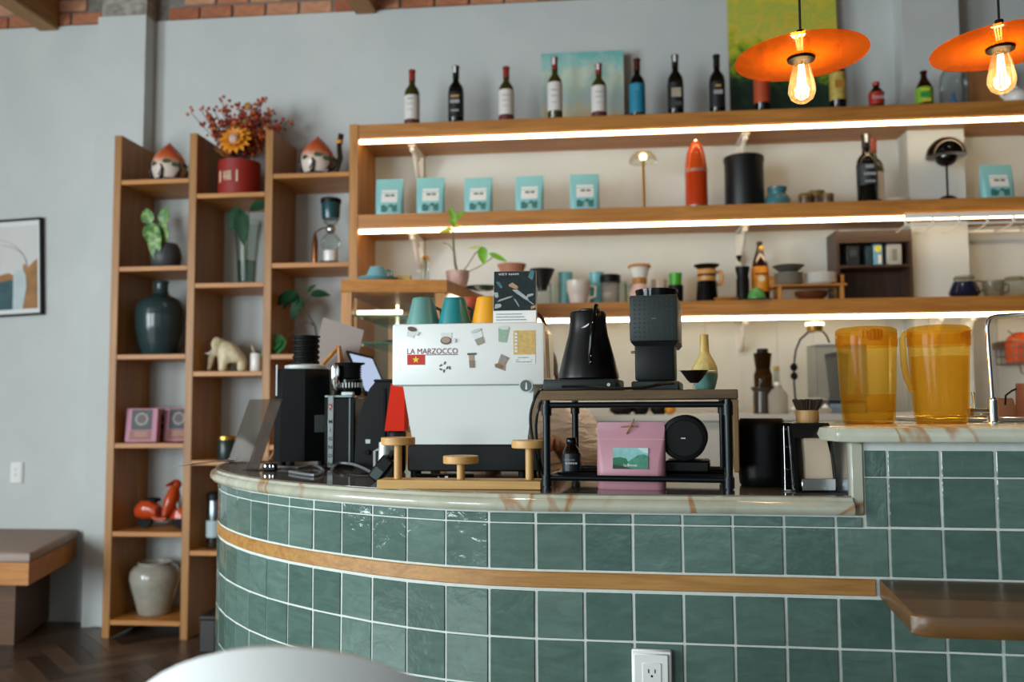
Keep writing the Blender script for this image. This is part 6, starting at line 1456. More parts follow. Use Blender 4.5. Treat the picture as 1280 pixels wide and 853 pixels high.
def tray():
    p = sx(1010, 4.9, S3); k = kpx(1010, 4.9); o = thing('serving_stand', p, 'low wooden riser carrying stacks of bowls and plates', 'stand'); z = lambda py: zat(1010, py, 4.9)-S3; zt_ = z(357)
    MB().box(-44*k, 44*k, -.07, .07, zt_-.012, zt_, b=.002).build('top', oakX, o)
    for x in (-37, 38):
        for y in (-.055, .055): MB().box((x-2.2)*k, (x+2.2)*k, y-.01, y+.01, 0, zt_-.012).build('leg', oakZ, o, 0)
    MB().box(-46*k, -20*k, .02, .03, zt_, zt_+.06).build('back_slat', oakX, o, 0); MB().box(20*k, 46*k, .02, .03, zt_, zt_+.06).build('back_slat', oakX, o, 0)
    zz = S3+zt_
    grey = flat('grey_stoneware', '#8f887a', .4, var=.12, vs=60)
    for q in range(5):
        rr = 18*k; pp = sx(986, 4.88, zz); z0 = q*.0125
        tag(MB().lathe([(rr*.7, z0), (rr*.75, z0+.001), (rr, z0+.012), (rr*.97, z0+.0145), (rr*.7, z0+.006), (.0005, z0+.005)], 28).build('stoneware_plate', grey, None, 50, pp), '%s grey stoneware plate stacked under the wide dark bowl on the riser' % ('lowest', 'second lowest', 'middle', 'second highest', 'topmost')[q], 'plate', 'grey stoneware plates on the riser')
    pp = sx(980, 4.88, zz); z0 = 5*.0125+.003; rr = 20*k
    tag(MB().lathe([(rr*.4, z0), (rr*.45, z0+.002), (rr*.95, z0+.035), (rr, z0+.04), (rr*.94, z0+.04), (rr*.4, z0+.008), (.0005, z0+.007)], 28).build('stoneware_bowl', flat('dark_stoneware', '#4d4c45', .35), None, 50, (pp.x+6*k, pp.y, pp.z)), 'wide dark stoneware bowl on top of the grey plates', 'bowl')
    for q in range(5):
        rr = 19*k; pp = sx(1026, 4.88, zz); z0 = q*.0118
        tag(MB().lathe([(rr*.7, z0), (rr*.75, z0+.001), (rr, z0+.011), (rr*.97, z0+.0135), (rr*.7, z0+.006), (.0005, z0+.005)], 28).build('white_plate', ceram, None, 50, pp), '%s white plate of the stack on the wooden riser' % ('lowest', 'second lowest', 'middle', 'second highest', 'topmost')[q], 'plate', 'white plates on the riser')
    rr = 20*k; pp = sx(1014, 4.9, S3)
    tag(MB().lathe([(rr*.5, 0), (rr*.6, .003), (rr*.95, .03), (rr, .052), (rr*.95, .052), (rr*.55, .01), (.0005, .008)], 28).build('brown_bowl', flat('brown_lacquer', '#5a2f1a', .3), None, 50, pp), 'brown lacquer bowl under the wooden riser', 'bowl')
tray()
def cabinet():
    Y = 4.92; x0 = xat(1046, Y, S3+.2); x1 = xat(1141, Y, S3+.2); h = zat(1093, 287, Y)-S3; o = thing('small_cabinet', ((x0+x1)/2, Y, S3), 'dark wood open cabinet holding small packets', 'cabinet'); w2 = (x1-x0)/2; D = .2
    cw = wood('dark_cabinet_wood', '#2e2018', '#4a3527', 2, .45); cx = wood('dark_cabinet_wood_x', '#2e2018', '#4a3527', 0, .45)
    for s in (-1, 1): MB().box(s*w2-.008-(.008*s), s*w2+.008-(.008*s), 0, D, 0, h).build('side', cw, o, 0)
    z1 = zat(1093, 331, Y)-S3; z2 = zat(1093, 303, Y)-S3
    MB().box(-w2+.016, w2-.016, D-.012, D, 0, h).build('back', cw, o, 0); MB().box(-w2+.016, w2-.016, .004, D-.012, z1-.014, z1).build('shelf', cx, o, 0); MB().box(-w2+.016, w2-.016, .0, .018, z2, h-.004).build('front_rail', cx, o, 0); MB().box(-w2+.016, w2-.016, .018, D-.012, h-.02, h-.004).build('top', cx, o, 0)
    k = kpx(1093, Y); zz = S3+z1; mid = (x0+x1)/2
    def packet(px, w_, hp, mt, lab, extra=None):
        p = Vector((xat(px, Y+.05, zz), Y+.05, zz+.0002)); q = thing('packet', p, lab, 'packet'); MB().box(-w_*k/2, w_*k/2, -.03, .03, 0, hp*k, b=.004).build('packet_body', mt, q)
        if extra: extra(q)
    packet(1065, 16, 26, flat('packet_charcoal', '#202426', .4), 'charcoal packet in the dark cabinet', lambda q: plate(rect(-4*k, 4*k, 12*k, 20*k), -.0302, flat('packet_print', '#3a4044', .5), q, 'packet_print'))
    packet(1085, 8, 25, flat('packet_navy', '#233843', .4), 'narrow navy packet between two others in the dark cabinet')
    packet(1096, 11, 27, flat('packet_blue', '#6fa3bd', .4), 'light blue and yellow packet in the dark cabinet', lambda q: (plate(ell(0, 21*k, 4.4*k, 4.6*k, 12), -.0302, flat('packet_yellow', '#d6cd4a', .5), q, 'packet_print'), plate(rect(0, 4*k, 2*k, 13*k), -.0302, flat('packet_cream', '#d9d3c2', .5), q, 'packet_print')))
    packet(1116.5, 18, 27, flat('packet_silver', '#b5b4ae', .35, .3), 'silver packet in the dark cabinet', lambda q: plate(rect(-3*k, 3*k, 5*k, 20*k), -.0302, flat('packet_grey', '#7a7974', .5), q, 'packet_print'))
cabinet()
def glass_pot(px, ytop, w_, lab, fill, Y=4.87, hand=1):
    p = sx(px, Y, S3); k = kpx(px, Y); o = thing('glass_teapot', p, lab, 'teapot'); h = zat(px, ytop, Y)-S3; r = w_*k/2
    MB().lathe([(r*.75, 0), (r, h*.2), (r*.98, h*.3), (r*.65, h*.82), (r*.66, h*.86)], 28, cap=False).build('pot', clear('pot_glass', '#e8ecea', .5), o)
    if fill: MB().lathe([(r*.72, .003), (r*.96, h*.21), (r*.93, h*.32), (r*.68, h*.72), (.0005, h*.72)], 28).build('tea', fill, o)
    MB().lathe([(r*.68, h*.86), (r*.7, h*.9), (r*.6, h*.98), (r*.2, h)], 24).build('lid', clear('lid_glass', '#d9d6c8', .5, '#b9b09a', .3), o)
    MB().tube([(r*.72*hand, 0, h*.78), (r*1.35*hand, 0, h*.72), (r*1.4*hand, 0, h*.4), (r*.98*hand, 0, h*.28)], .005, 8).build('handle', clear('handle_glass', '#d8dedd', .5, '#b9c0c0', .2), o)
glass_pot(1206, 345, 37, 'glass teapot with dark blue tea', flat('blue_tea', '#232a45', .1))
mug(1242, 351, 26, 4.87, '#cfc9bb', 'small clear-rimmed glass cup between the two glass teapots', 1, .8, nm='glass_cup', mt=clear('cup_glass', '#e6e6e0', .5, '#c9c5b8', .2))
glass_pot(1269, 346, 34, 'empty glass teapot near the end of the lowest shelf', None, 4.87, -1)
for i, (px, w_, yt) in enumerate(((653, 14, 352), (694, 16, 354), (777, 14, 352), (787, 12, 356))):
    p = sx(px, 4.93, S3); k = kpx(px, 4.93); h = zat(px, yt, 4.93)-S3; r = w_*k/2
    tag(MB().lathe([(r*.8, 0), (r*.85, .004), (r, h), (r*.94, h), (r*.8, .008), (.0005, .007)], 22).build('drinking_glass', glass, None, 50, p), 'clear drinking glass '+('behind the desk calendar', 'between the black dripper and the white cup', 'beside the black-lidded jar', 'beside the blush pour-over maker')[i], 'glass', 'drinking glasses on the lowest shelf')
# ================================================================ glazed display case at the end of the shelves
def display():
    o = thing('display_case', (0, 0, 0), 'oak display case with glass shelves, lit inside, holding pastries', 'display case')
    zt_ = S3; P_ = [(-1.12, 3.72), (-.668, 3.80), (-.565, 4.50), (-.425, YF), (-.425, YW-.002), (-1.12, YW-.002)]
    MB().prism(P_, zt_-.055, zt_).build('top_board', oakX, o, 0)
    zb = H-.12
    for x, y in ((-1.095, 3.745), (-.7, 3.825), (-.6, 4.46), (-1.095, 4.6)): MB().box(x-.024, x+.024, y-.02, y+.02, zb, zt_-.0552, b=.002).build('post', oakZ, o)
    MB().prism([(-1.12, 3.72), (-.668, 3.8), (-.565, 4.5), (-.565, 4.9), (-1.12, 4.9)], 0, zb).build('base_cabinet', oakZ, o, 0)
    for zz, nm in ((H+.385, 'glass_shelf'), (H+.265, 'glass_shelf')):
        MB().prism([(-1.07, 3.75), (-.73, 3.82), (-.63, 4.45), (-1.07, 4.55)], zz, zz+.008).build(nm, glassg, o, 0)
        b = MB(); b.tube([(-1.07, 3.748, zz+.004), (-.73, 3.818, zz+.004)], .004, 6); b.build('shelf_edge', flat('green_glass_edge', '#5f8f78', .2), o)
    MB().prism([(-1.07, 3.728), (-.722, 3.80), (-.722, 3.804), (-1.07, 3.732)], zb, zt_-.056).build('front_pane', glass, o, 0)
    MB().prism([(-.675, 3.84), (-.582, 4.44), (-.586, 4.44), (-.679, 3.84)], zb, zt_-.056).build('side_pane', glass, o, 0)
    ledd = glow('case_led', '#fff0d0', 2.6)
    MB().box(-1.06, -.86, 3.765, 3.78, H+.394, H+.412).build('light_bar', ledd, o, 0)
    MB().box(-.988, -.976, 4.2, 4.21, H+.02, zt_-.06).build('light_bar', ledd, o, 0)
    MB().prism([(-.655, 3.86), (-.575, 4.42), (-.59, 4.42), (-.67, 3.86)], zt_-.085, zt_-.058).build('light_bar', ledd, o, 0)
    MB().box(-1.09, -.6, 4.86, 4.88, zb, zt_-.056).build('back_panel', flat('cream_back_panel', '#cfc5ae', .6), o, 0)
    MB().box(-1.07, -.75, 4.0, 4.3, H+.3935, H+.43, b=.004).build('wooden_crate', oakX, o)
    past = flat('brown_pastry', '#5d3520', .7, var=.35, vs=50, bump=.5, bs=40)
    for i, (x, y, r_) in enumerate(((-.96, 3.92, .042), (-.885, 3.93, .05), (-.82, 3.92, .042), (-.9, 4.1, .045))):
        q = thing('pastry', (x, y, H+.2732), 'brown flaky pastry on the lower glass shelf of the display case', 'pastry', 20*i, 'pastries in the display case')
        MB().loft([[(math.cos(a_)*.012*s+xx, math.sin(a_)*r_*.5*s, r_*.42*s*(1+math.sin(a_*1+.5))*.6) for a_ in [2*math.pi*j/10 for j in range(10)]] for xx, s in ((-r_, .35), (-r_*.6, .8), (0, 1.05), (r_*.6, .8), (r_, .35))]).build('crust', past, q)
display()
ZD = S3
def dpos(px, Y): return Vector((xat(px, Y, ZD), Y, ZD))
def cup_saucer():
    Y = 3.84; p = dpos(472, Y); k = kpx(472, Y); o = thing('cup_and_saucer', p, 'pale blue cup turned over on its saucer on the display case', 'cup'); bl = flat('pale_blue_glaze', '#6f9ea6', .3)
    MB().lathe([(15*k, 0), (16*k, .002), (25*k, 4.5*k), (25.5*k, 5.5*k), (15*k, 3.5*k), (.0005, 3*k)], 36).build('saucer', bl, o)
    MB().lathe([(15.5*k, 5*k), (15*k, 7*k), (10.5*k, 17.5*k), (9.8*k, 19*k), (8.5*k, 19*k), (8*k, 18*k), (.0005, 18*k)], 32).build('cup_body', bl, o)
    MB().tube([(14*k, 0, 7*k), (20*k, -4*k, 8*k), (19*k, -4*k, 13*k), (12*k, 0, 15*k)], 1.5*k, 8).build('handle', flat('teal_handle', '#3f6f6a', .3), o)
cup_saucer()
def dsmall():
    Y = 3.9; p = dpos(506, Y); k = kpx(506, Y); o = thing('sponge_cake', p, 'pale yellow block beside the blue saucer', 'block'); MB().box(-10*k, 8*k, -.02, .02, 0, 10.5*k, b=.004, seg=2).build('block_body', flat('pale_yellow', '#cdb574', .7, var=.1, vs=60, bump=.2, bs=120), o); MB().box(-10.2*k, 8.2*k, -.0205, .0205, 4*k, 4.8*k).build('filling', flat('cream_filling', '#e0cf9c', .7), o)
    Y = 3.92; p = dpos(531, Y); k = kpx(531, Y); o = thing('bud_vase', p, 'slim clear bud vase with an orange dried flower on a brown coaster', 'vase')
    MB().lathe([(9.5*k, 0), (9.5*k, 2.6*k), (8.5*k, 3*k)], 24).build('coaster', flat('brown_coaster', '#6b4526', .6), o); MB().lathe([(5*k, 3*k), (5.5*k, 4*k), (5*k, 20*k), (4.6*k, 30*k)], 20, cap=False).build('vase', glass, o)
    MB().tube([(0, 0, 5*k), (2*k, 0, 25*k), (1*k, 0, 36*k)], .6*k, 5).build('stem', stem, o)
    for i in range(6): MB().leaf(9*k, 4*k, T(1*k, 0, 36*k) @ RZ(60*i) @ RY(20), .5).build('petal', flat('dried_orange', '#c9913f', .6), o)
dsmall()
def plant2():
    Y = 4.05; p = dpos(572, Y); k = kpx(572, Y); o = thing('potted_plant', p, 'young twiggy plant with bright green leaves in a blush flowered pot', 'plant'); z = lambda py: zat(572, py, Y)-ZD; x_ = lambda px: (px-572)*k
    MB().lathe([(10*k, 0), (12*k, .004), (14*k, 12*k), (15*k, 20*k), (13.5*k, 20*k), (12.5*k, 14*k)], 28).build('pot', flat('blush_pot', '#c9a598', .5, var=.2, vs=30), o); MB().cyl(13*k, 13*k, 16*k, 24).build('soil', bark, o)
    tw = flat('plant_twig', '#7a6a4c', .8)
    st = [(0, 0, 15*k), (x_(569), 0, z(330)), (x_(567), 0, z(310)), (x_(566), 0, z(290)), (x_(568), 0, z(278))]
    MB().tube(st, [1.8*k, 1.6*k, 1.4*k, 1.2*k, .9*k], 7).build('stem', tw, o)
    MB().tube([(x_(568.5), 0, z(318)), (x_(562), 0, z(306)), (x_(553), 0, z(303))], .6*k, 5).build('twig', tw, o)
    MB().tube([(3*k, 0, 15*k), (x_(585), 0, z(332)), (x_(594), 0, z(318)), (x_(603), 0, z(310))], .7*k, 5).build('twig', tw, o)
    MB().tube([(4*k, 0, 15*k), (x_(600), 0, z(334)), (x_(618), 0, z(322))], .6*k, 5).build('twig', tw, o)
    lg = flat('bright_leaf', '#6aa31c', .4, var=.2, vs=40); yl = flat('yellow_leaf', '#c4bd1e', .45)
    for (px, py, dx, dz, L, W, mt) in ((568, 276, -.3, 1, 18, 8, lg), (569, 276, .7, .7, 16, 7, lg), (567, 280, .35, .9, 14, 7, lg), (569, 282, -.6, .6, 11, 5, lg), (567, 287, -1, -.15, 19, 6, yl), (568, 285, .9, .25, 10, 5, yl),
                                       (603, 309, .15, -1, 24, 13, lg), (603, 310, -1, -.05, 18, 5, flat('pale_leaf', '#b3c07a', .5)), (612, 318, 1, -.45, 26, 7, lg)):
        MB().leaf(L*k, W*k, T(x_(px), -.005, z(py)) @ LM((dx, -.15, dz), (0, -1, .35)), .12, .25, n=7).build('leaf', mt, o)
plant2()
tag(MB().lathe([(12*.0037, 0), (13*.0037, .003), (24*.0037, .012), (24*.0037, .016), (12*.0037, .007), (.0005, .006)], 32).build('green_plate', flat('deep_green_plate', '#1c3a38', .35), None, 50, dpos(604, 4.18)), 'deep green plate by the plant on the display case', 'plate')
# ================================================================ white back cabinet and machines along the wall
ZB = H-.058
def back_cab():
    x0 = xat(640, 4.5, ZB); wc = flat('white_cabinet', '#d7d6cf', .45)
    n_ = 5; x1 = 2.9; w_ = (x1-x0)/n_
    o = thing('back_worktop', (0, 0, 0), 'long white worktop behind the bar along the wall', 'worktop'); MB().prism([(x0-.01, 4.48), (x1, 4.48), (x1, YW-.012), (xc1+.003, YW-.012), (xc1+.003, 4.997), (xc0-.003, 4.997), (xc0-.003, YW-.012), (x0-.01, YW-.012)], ZB-.03, ZB).build('slab', wc, o, 0)
    for i in range(n_):
        c = thing('base_cabinet', (x0+i*w_, 4.52, 0), '%s white cabinet unit under the back worktop, counting from the display case' % ('first', 'second', 'third', 'fourth', 'fifth')[i], 'cabinet', 0, 'white cabinets behind the bar')
        MB().box(.001, w_-.001, 0, 4.99-4.52, 0, ZB-.0305).build('carcass', wc, c, 0); d_ = MB().box(.006, w_-.006, -.02, -.0005, .1, ZB-.05, b=.002).build('door', wc, c); MB().tube([(w_*.85, -.035, .7), (w_*.85, -.035, .88)], .005, 8).build('handle', steel, d_)
back_cab()
def bpos(px, Y): return Vector((xat(px, Y, ZB), Y, ZB))
def juicer():
    Y = 4.72; p = bpos(955, Y); k = kpx(955, Y); o = thing('slow_juicer', p, 'dark brown slow juicer with a tall feed tube', 'juicer'); z = lambda py: zat(955, py, Y)-ZB
    br_ = flat('juicer_brown', '#33261a', .25); am = clear('smoky_amber', '#9a7b45', .5, '#4a3518', .55)
    MB().lathe([(12*k, 0), (13*k, .005), (12.5*k, z(490)), (15*k, z(487)), (15*k, z(484)), (10*k, z(483))], 28).build('motor_base', br_, o); MB().lathe([(11*k, z(483)), (11.5*k, z(470)), (9*k, z(462))], 28).build('drum', am, o)
    MB().lathe([(9*k, z(462)), (11*k, z(444)), (11.5*k, z(442)), (8*k, z(441))], 28).build('feed_tube', am, o); MB().lathe([(6.5*k, z(462)), (7*k, z(437)), (6*k, z(436))], 24).build('pusher', black, o)
    MB().tube([(11*k, 0, z(486)), (16*k, -.01, z(487)), (17*k, -.012, z(493))], 3.4*k, 10).build('juice_spout', black, o); MB().box(-13*k, -11*k, -.01, .01, z(515), z(508), b=.002).build('switch', flat('orange_switch', '#c98a2a', .4), o)
juicer()
def bottles_back():
    pl_ = clear('milky_plastic', '#eeeae2', .3, '#dcd8ce', .75)
    Y = 4.66; p = bpos(973, Y); k = kpx(973, Y); o = thing('syrup_jug', p, 'milky plastic jug with brown syrup left at the bottom', 'jug'); z = lambda py: zat(973, py, Y)-ZB
    MB().lathe([(11*k, 0), (12*k, .004), (12*k, z(494)), (8*k, z(488)), (4*k, z(485)), (4*k, z(482))], 24).build('jug_body', pl_, o); MB().lathe([(12.2*k, .002), (12.2*k, z(517))], 24, cap=False).build('syrup', flat('syrup_brown', '#6a5446', .4), o); MB().cyl(4.4*k, z(482), z(478), 16).build('cap', whitep, o)
    Y = 4.85; p = bpos(972, Y); k = kpx(972, Y); o = thing('glass_bottle', p, 'slim clear bottle with a cork behind the milky jug', 'bottle'); z = lambda py: zat(972, py, Y)-ZB
    MB().lathe([(8*k, 0), (8*k, z(490)), (3.6*k, z(476)), (3.4*k, z(463))], 20).build('bottle_body', clear('bottle_glass', '#e4e8e4', .5, '#d5d9d3', .25), o); MB().lathe([(3.8*k, z(463)), (3.8*k, z(459)), (3*k, z(458))], 14).build('cork', flat('cork', '#b39a52', .7), o)
    for px, yt, w_, Y, lab in ((1032, 505, 16, 4.6, 'small white squeeze bottle before the blender'), (992, 508, 12, 4.6, 'white sauce bottle behind the wooden brush')):
        p = bpos(px, Y); k = kpx(px, Y); o = thing('squeeze_bottle', p, lab, 'bottle'); h = zat(px, yt, Y)-ZB; r = w_*k/2
        MB().lathe([(r*.9, 0), (r, .004), (r, h*.45), (r*.6, h*.6)], 20).build('bottle_body', pl_, o); MB().lathe([(r*.62, h*.6), (r*.5, h*.7), (r*.15, h), (.0005, h)], 16).build('nozzle', whitep, o)
bottles_back()
def blender():
    Y = 4.75; p = bpos(1046, Y); k = kpx(1046, Y); o = thing('blender', p, 'countertop blender under a clear sound hood', 'blender'); z = lambda py: zat(1046, py, Y)-ZB
    MB().box(-16*k, 30*k, -.1, .1, 0, z(497), b=.006).build('base', flat('blender_base', '#17191b', .35), o); MB().box(-14*k, 28*k, -.1015, -.1, z(519), z(505)).build('control_panel', flat('blue_panel', '#7d97ad', .35), o, 0); MB().box(-16.5*k, 30.5*k, -.102, .102, z(500.5), z(498), b=.001).build('base_trim', steel, o)
    hd = clear('hood_plastic', '#e2e4e2', .5, '#c9c9c4', .22)
    b = MB(); w0, w1, zz0, zz1, t_ = -29*k, 31*k, z(497)+.0005, z(433), .004
    b.box(w0, w1, -.11, -.11+t_, zz0, zz1); b.box(w0, w0+t_, -.106, .1, zz0, zz1); b.box(w1-t_, w1, -.106, .1, zz0, zz1); b.build('sound_hood', hd, o, 0)
    MB().box(w0-.002, w1+.002, -.112, .102, zz1, zz1+.012, b=.004).build('hood_top', flat('hood_edge', '#c9ccc8', .3), o)
    MB().lathe([(10*k, zz0), (12*k, z(470)), (14*k, z(448)), (13*k, z(448)), (9.5*k, zz0+.01)], 24, T(2*k, 0, 0)).build('blender_jug', clear('jug_plastic', '#d5d6d3', .5, '#a8a8a4', .3), o); MB().lathe([(14.5*k, z(448)), (14.5*k, z(443)), (6*k, z(441))], 24, T(2*k, 0, 0)).build('jug_lid', blackr, o)
blender()
for px, w_, h_, lab in ((801, 22, 13, 'low black bowl on the back worktop, next to the pink bag tie'), (823.5, 22, 12, 'low black bowl on the back worktop, beside the rack canister'), (777, 30, 8.5, 'flat black lid on the back worktop behind the pink bag')):
    Y = 4.65; p = bpos(px, Y); k = kpx(px, Y); r = w_*k/2; h = (h_+3)*k
    tag(MB().lathe([(r*.6, 0), (r*.95, h*.35), (r, h*.6), (r*.85, h*.9), (r*.4, h)], 28).build('black_bowl', black, None, 50, p), lab, 'bowl')
tag(MB().ball(7*kpx(838, 4.62), I4, 16, 10).build('orange_fruit', flat('orange_peel', '#c98420', .5, bump=.3, bs=200), None, 60, bpos(838, 4.62)+Vector((0, 0, 7*kpx(838, 4.62)))), 'small orange on the back worktop', 'fruit')
def spot():
    Y = 4.83; z0 = S3-.077; x = xat(1018, Y, z0); k = kpx(1018, Y); o = thing('spot_lamp', (x, Y, z0), 'small brass spot lamp under the lowest shelf with a black cord', 'lamp'); z = lambda py: zat(1018, py, Y)-z0
    MB().lathe([(9*k, z(415)), (10.5*k, z(408)), (11*k, z(404)), (4*k, z(403)), (4*k, 0)], 24).build('lamp_body', gold, o); MB().lathe([(11.1*k, z(407.5)), (11.1*k, z(403.6))], 24, cap=False).build('glow_ring', glow('lamp_ring', '#fff2cf', 3.0), o)
    x_ = lambda px: (px-1018)*k
    pts = [(x_(1027), 0, z(414)), (x_(1022), 0, z(413.5)), (x_(1010), 0, z(415)), (x_(1000), 0, z(424)), (x_(994), 0, z(438)), (x_(991.5), 0, z(455)), (x_(991), 0, z(480)), (x_(992), 0, z(500)), (x_(992), .0, z(521))]
    P2 = []
    for i in range(len(pts)-1):
        for s in range(3): t_ = s/3; P2.append(tuple(pts[i][j]*(1-t_)+pts[i+1][j]*t_ for j in range(3)))
    MB().tube(P2, 1.3*k, 8).build('cord', cabk, o); MB().tube([(x_(1027), 0, z(414)), (x_(1032), 0, z(420)), (x_(1036), 0, z(431))], 1.3*k, 8).build('cord', cabk, o)
    for py in (459, 470): MB().ball(4.6*k, T(x_(991.2), 0, z(py)), sz=1.1).build('cord_switch', black, o)
spot()
def basket():
    Y = 5.02; p = Vector((xat(1275, Y, H+.3), Y, zat(1275, 455, Y))); k = kpx(1275, Y); o = thing('wire_basket', p, 'wire basket on the wall filled with an orange cloth', 'basket'); wm = flat('basket_wire', '#8d8577', .35, .7)
    for z in (0, 10, 20, 28): MB().tube([(-19*k, -.1, z*k), (19*k, -.1, z*k), (19*k, .1, z*k), (-19*k, .1, z*k)], .004, 6, closed=True).build('wire', wm, o)
    for x in range(-19, 20, 6): MB().tube([(x*k, -.1, 28*k), (x*k, -.1, 0), (x*k, .1, 0), (x*k, .1, 28*k)], .0028, 5).build('wire', wm, o)
    MB().tube([(-10*k, -.08, 0), (-8*k, -.08, -12*k), (0, -.08, -15*k), (12*k, -.08, -14*k)], .004, 6).build('hook', wm, o)
    MB().tube([(-24*k, -.1, 40*k), (-12*k, -.1, 30*k)], .004, 6).build('hook', wm, o)
    MB().box(-19*k, 19*k, .1, .148, 20*k, 28*k).build('wall_bracket', wm, o, 0)
    c = flat('orange_cloth', '#cc4c14', .7, var=.2, vs=30)
    rg = []; random.seed(4)
    for z, s in ((1, .93), (12, .96), (24, .97), (33, .75), (38, .35)): rg.append([(17.5*k*s*math.cos(a_)*random.uniform(.93, 1), .09*s*math.sin(a_)*random.uniform(.93, 1), z*k) for a_ in [2*math.pi*i/16 for i in range(16)]])
    q = MB().loft(rg).build('orange_cloth', c, None, 60, p+Vector((0, 0, .0045))); tag(q, 'crumpled orange cloth inside the wire wall basket', 'cloth')
basket()
def right_boxes():
    Y = 2.42; k = kpx(1257, Y); p = Vector((xat(1257, Y, ZU), Y, ZU)); o = thing('paper_box', p, 'dusty pink folded paper box behind the tap', 'box')
    MB().loft([[(x*k, y, z) for x, y in ((-12, -.02), (13, -.02), (13, .03), (-12, .03))] if z == 0 else [(x*k, y, z) for x, y in ((-12, -.02), (6, -.02), (6, .03), (-12, .03))] for z in (0, 27*k)]).build('box_body', flat('dusty_pink_card', '#a37f72', .6), o, 0); MB().box(-12*k, 5.8*k, -.018, .028, 27*k, 28*k).build('box_flap', flat('dusty_pink_flap', '#8f6d61', .6), o, 0)
    Y = 2.38; k = kpx(1284, Y); p = Vector((xat(1285, Y, ZU), Y, ZU)); o = thing('rose_canister', p, 'rose brown canister with a dark wire handle at the worktop end', 'canister')
    MB().lathe([(12*k, 0), (13*k, .004), (12*k, 46*k), (11*k, 47*k)], 28).build('body', flat('rose_brown', '#8c5a50', .5), o); MB().tube([(-12*k, 0, 40*k), (-17*k, 0, 38*k), (-25*k, 0, 32*k), (-26*k, 0, 20*k)], .0026, 7).build('handle', black, o)
right_boxes()
# ================================================================ pendant lamps
orac = clear('orange_acrylic', '#ffb04a', .25, '#ff9416', .2, .05)
bulbg = clear('amber_bulb_glass', '#fbe6c4', .5, '#ffdca0', .02)
fil = glow('bulb_filament', '#ffdcae', 30)
def pendant(px, yb, ytopbulb, Ydisc_px, tilt, lab, spin_):
    Y = 2.02; k = kpx(px, Y); zb = zat(px, yb, Y); o = thing('pendant_lamp', (xat(px, Y, zb), Y, zb), lab, 'pendant lamp')
    L = zat(px, ytopbulb, Y)-zb; r = 17.2*k
    MB().lathe([(.0005, 0), (r*.4, L*.03), (r*.8, L*.12), (r, L*.28), (r*.96, L*.42), (r*.78, L*.68), (r*.62, L*.9), (r*.56, L)], 32, cap=False).build('bulb', bulbg, o)
    for q in range(6):
        a_ = q*math.pi/3; MB().tube([(math.cos(a_)*r*.16, math.sin(a_)*r*.16, L*.9), (math.cos(a_)*r*.36, math.sin(a_)*r*.36, L*.2)], .0013, 5).build('filament', fil, o)
    pl_ = bpy.data.lights.new('bulb_light', 'POINT'); pl_.energy = 3.5; pl_.color = (1, .78, .5); pl_.shadow_soft_size = .02
    lo_ = bpy.data.objects.new('bulb_light', pl_); COL.objects.link(lo_); lo_.parent = o; lo_.location = (0, 0, L*.4)
    MB().lathe([(r*.2, L*.95), (r*.16, L*.6), (.0005, L*.58)], 14).build('filament_stem', clear('stem_glass', '#f2e2c8', .4), o)
    MB().lathe([(r*.75, L-1.5*k), (r*.98, L), (r*1.0, L+.003), (r*1.0, L+3.4*k), (r*.9, L+3.5*k)], 28).build('socket', flat('socket_black', '#030303', .6, spec=.08), o)
    zd = L+3.5*k
    MB().lathe([(.003, -.0022), (82*k, -.0022), (82.6*k, 0), (82*k, .0022), (.003, .0022)], 72, T(0, 0, zd+.0024) @ RZ(spin_) @ RY(tilt)).build('disc_shade', orac, o, 30)
    MB().lathe([(r*.75, zd+.006), (r*.7, zd+24*k), (r*.35, zd+28*k), (r*.3, zd+36*k), (.003, zd+38*k)], 20).build('cord_cap', black, o)
    MB().tube([(0, 0, zd+36*k), (0, 0, ZC-zb)], .0028, 8).build('cord', cabk, o); MB().lathe([(.05, ZC-zb-.025), (.05, ZC-zb-.0005), (.03, ZC-zb-.0005)], 24).build('ceiling_rose', black, o)
pendant(1003, 130, 76, 65, -2.2, 'pendant lamp with orange disc shade before the green painting', 0)
pendant(1253, 118, 63, 55, -2.2, 'pendant lamp with orange disc shade hanging above the tap', 0)
# unseen fill lamps added to brighten the barista's side of the bar
for i, X in enumerate((-.7, .6, 1.9)):
    o = thing('added_fill_lamp', (X, 3.2, ZC-.09), ('added unseen fill lamp over the espresso machine', 'added unseen fill lamp over the pipe rack', 'added unseen fill lamp over the sink')[i], 'added lamp')
    MB().lathe([(.06, 0), (.065, .0), (.065, .089), (.03, .0895)], 28, cap=False).build('housing', black, o); MB().lathe([(.0005, .012), (.058, .012)], 28, cap=False).build('diffuser', glow('added_fill_diffuser', '#ffe9c8', 6), o)
    l = bpy.data.lights.new('added_fill_spot', 'SPOT'); l.energy = 60; l.color = (1, .88, .72); l.spot_size = R(105); l.spot_blend = .8; l.shadow_soft_size = .06
    lo = bpy.data.objects.new('added_fill_spot', l); COL.objects.link(lo); lo.parent = o; lo.location = (0, 0, .004)
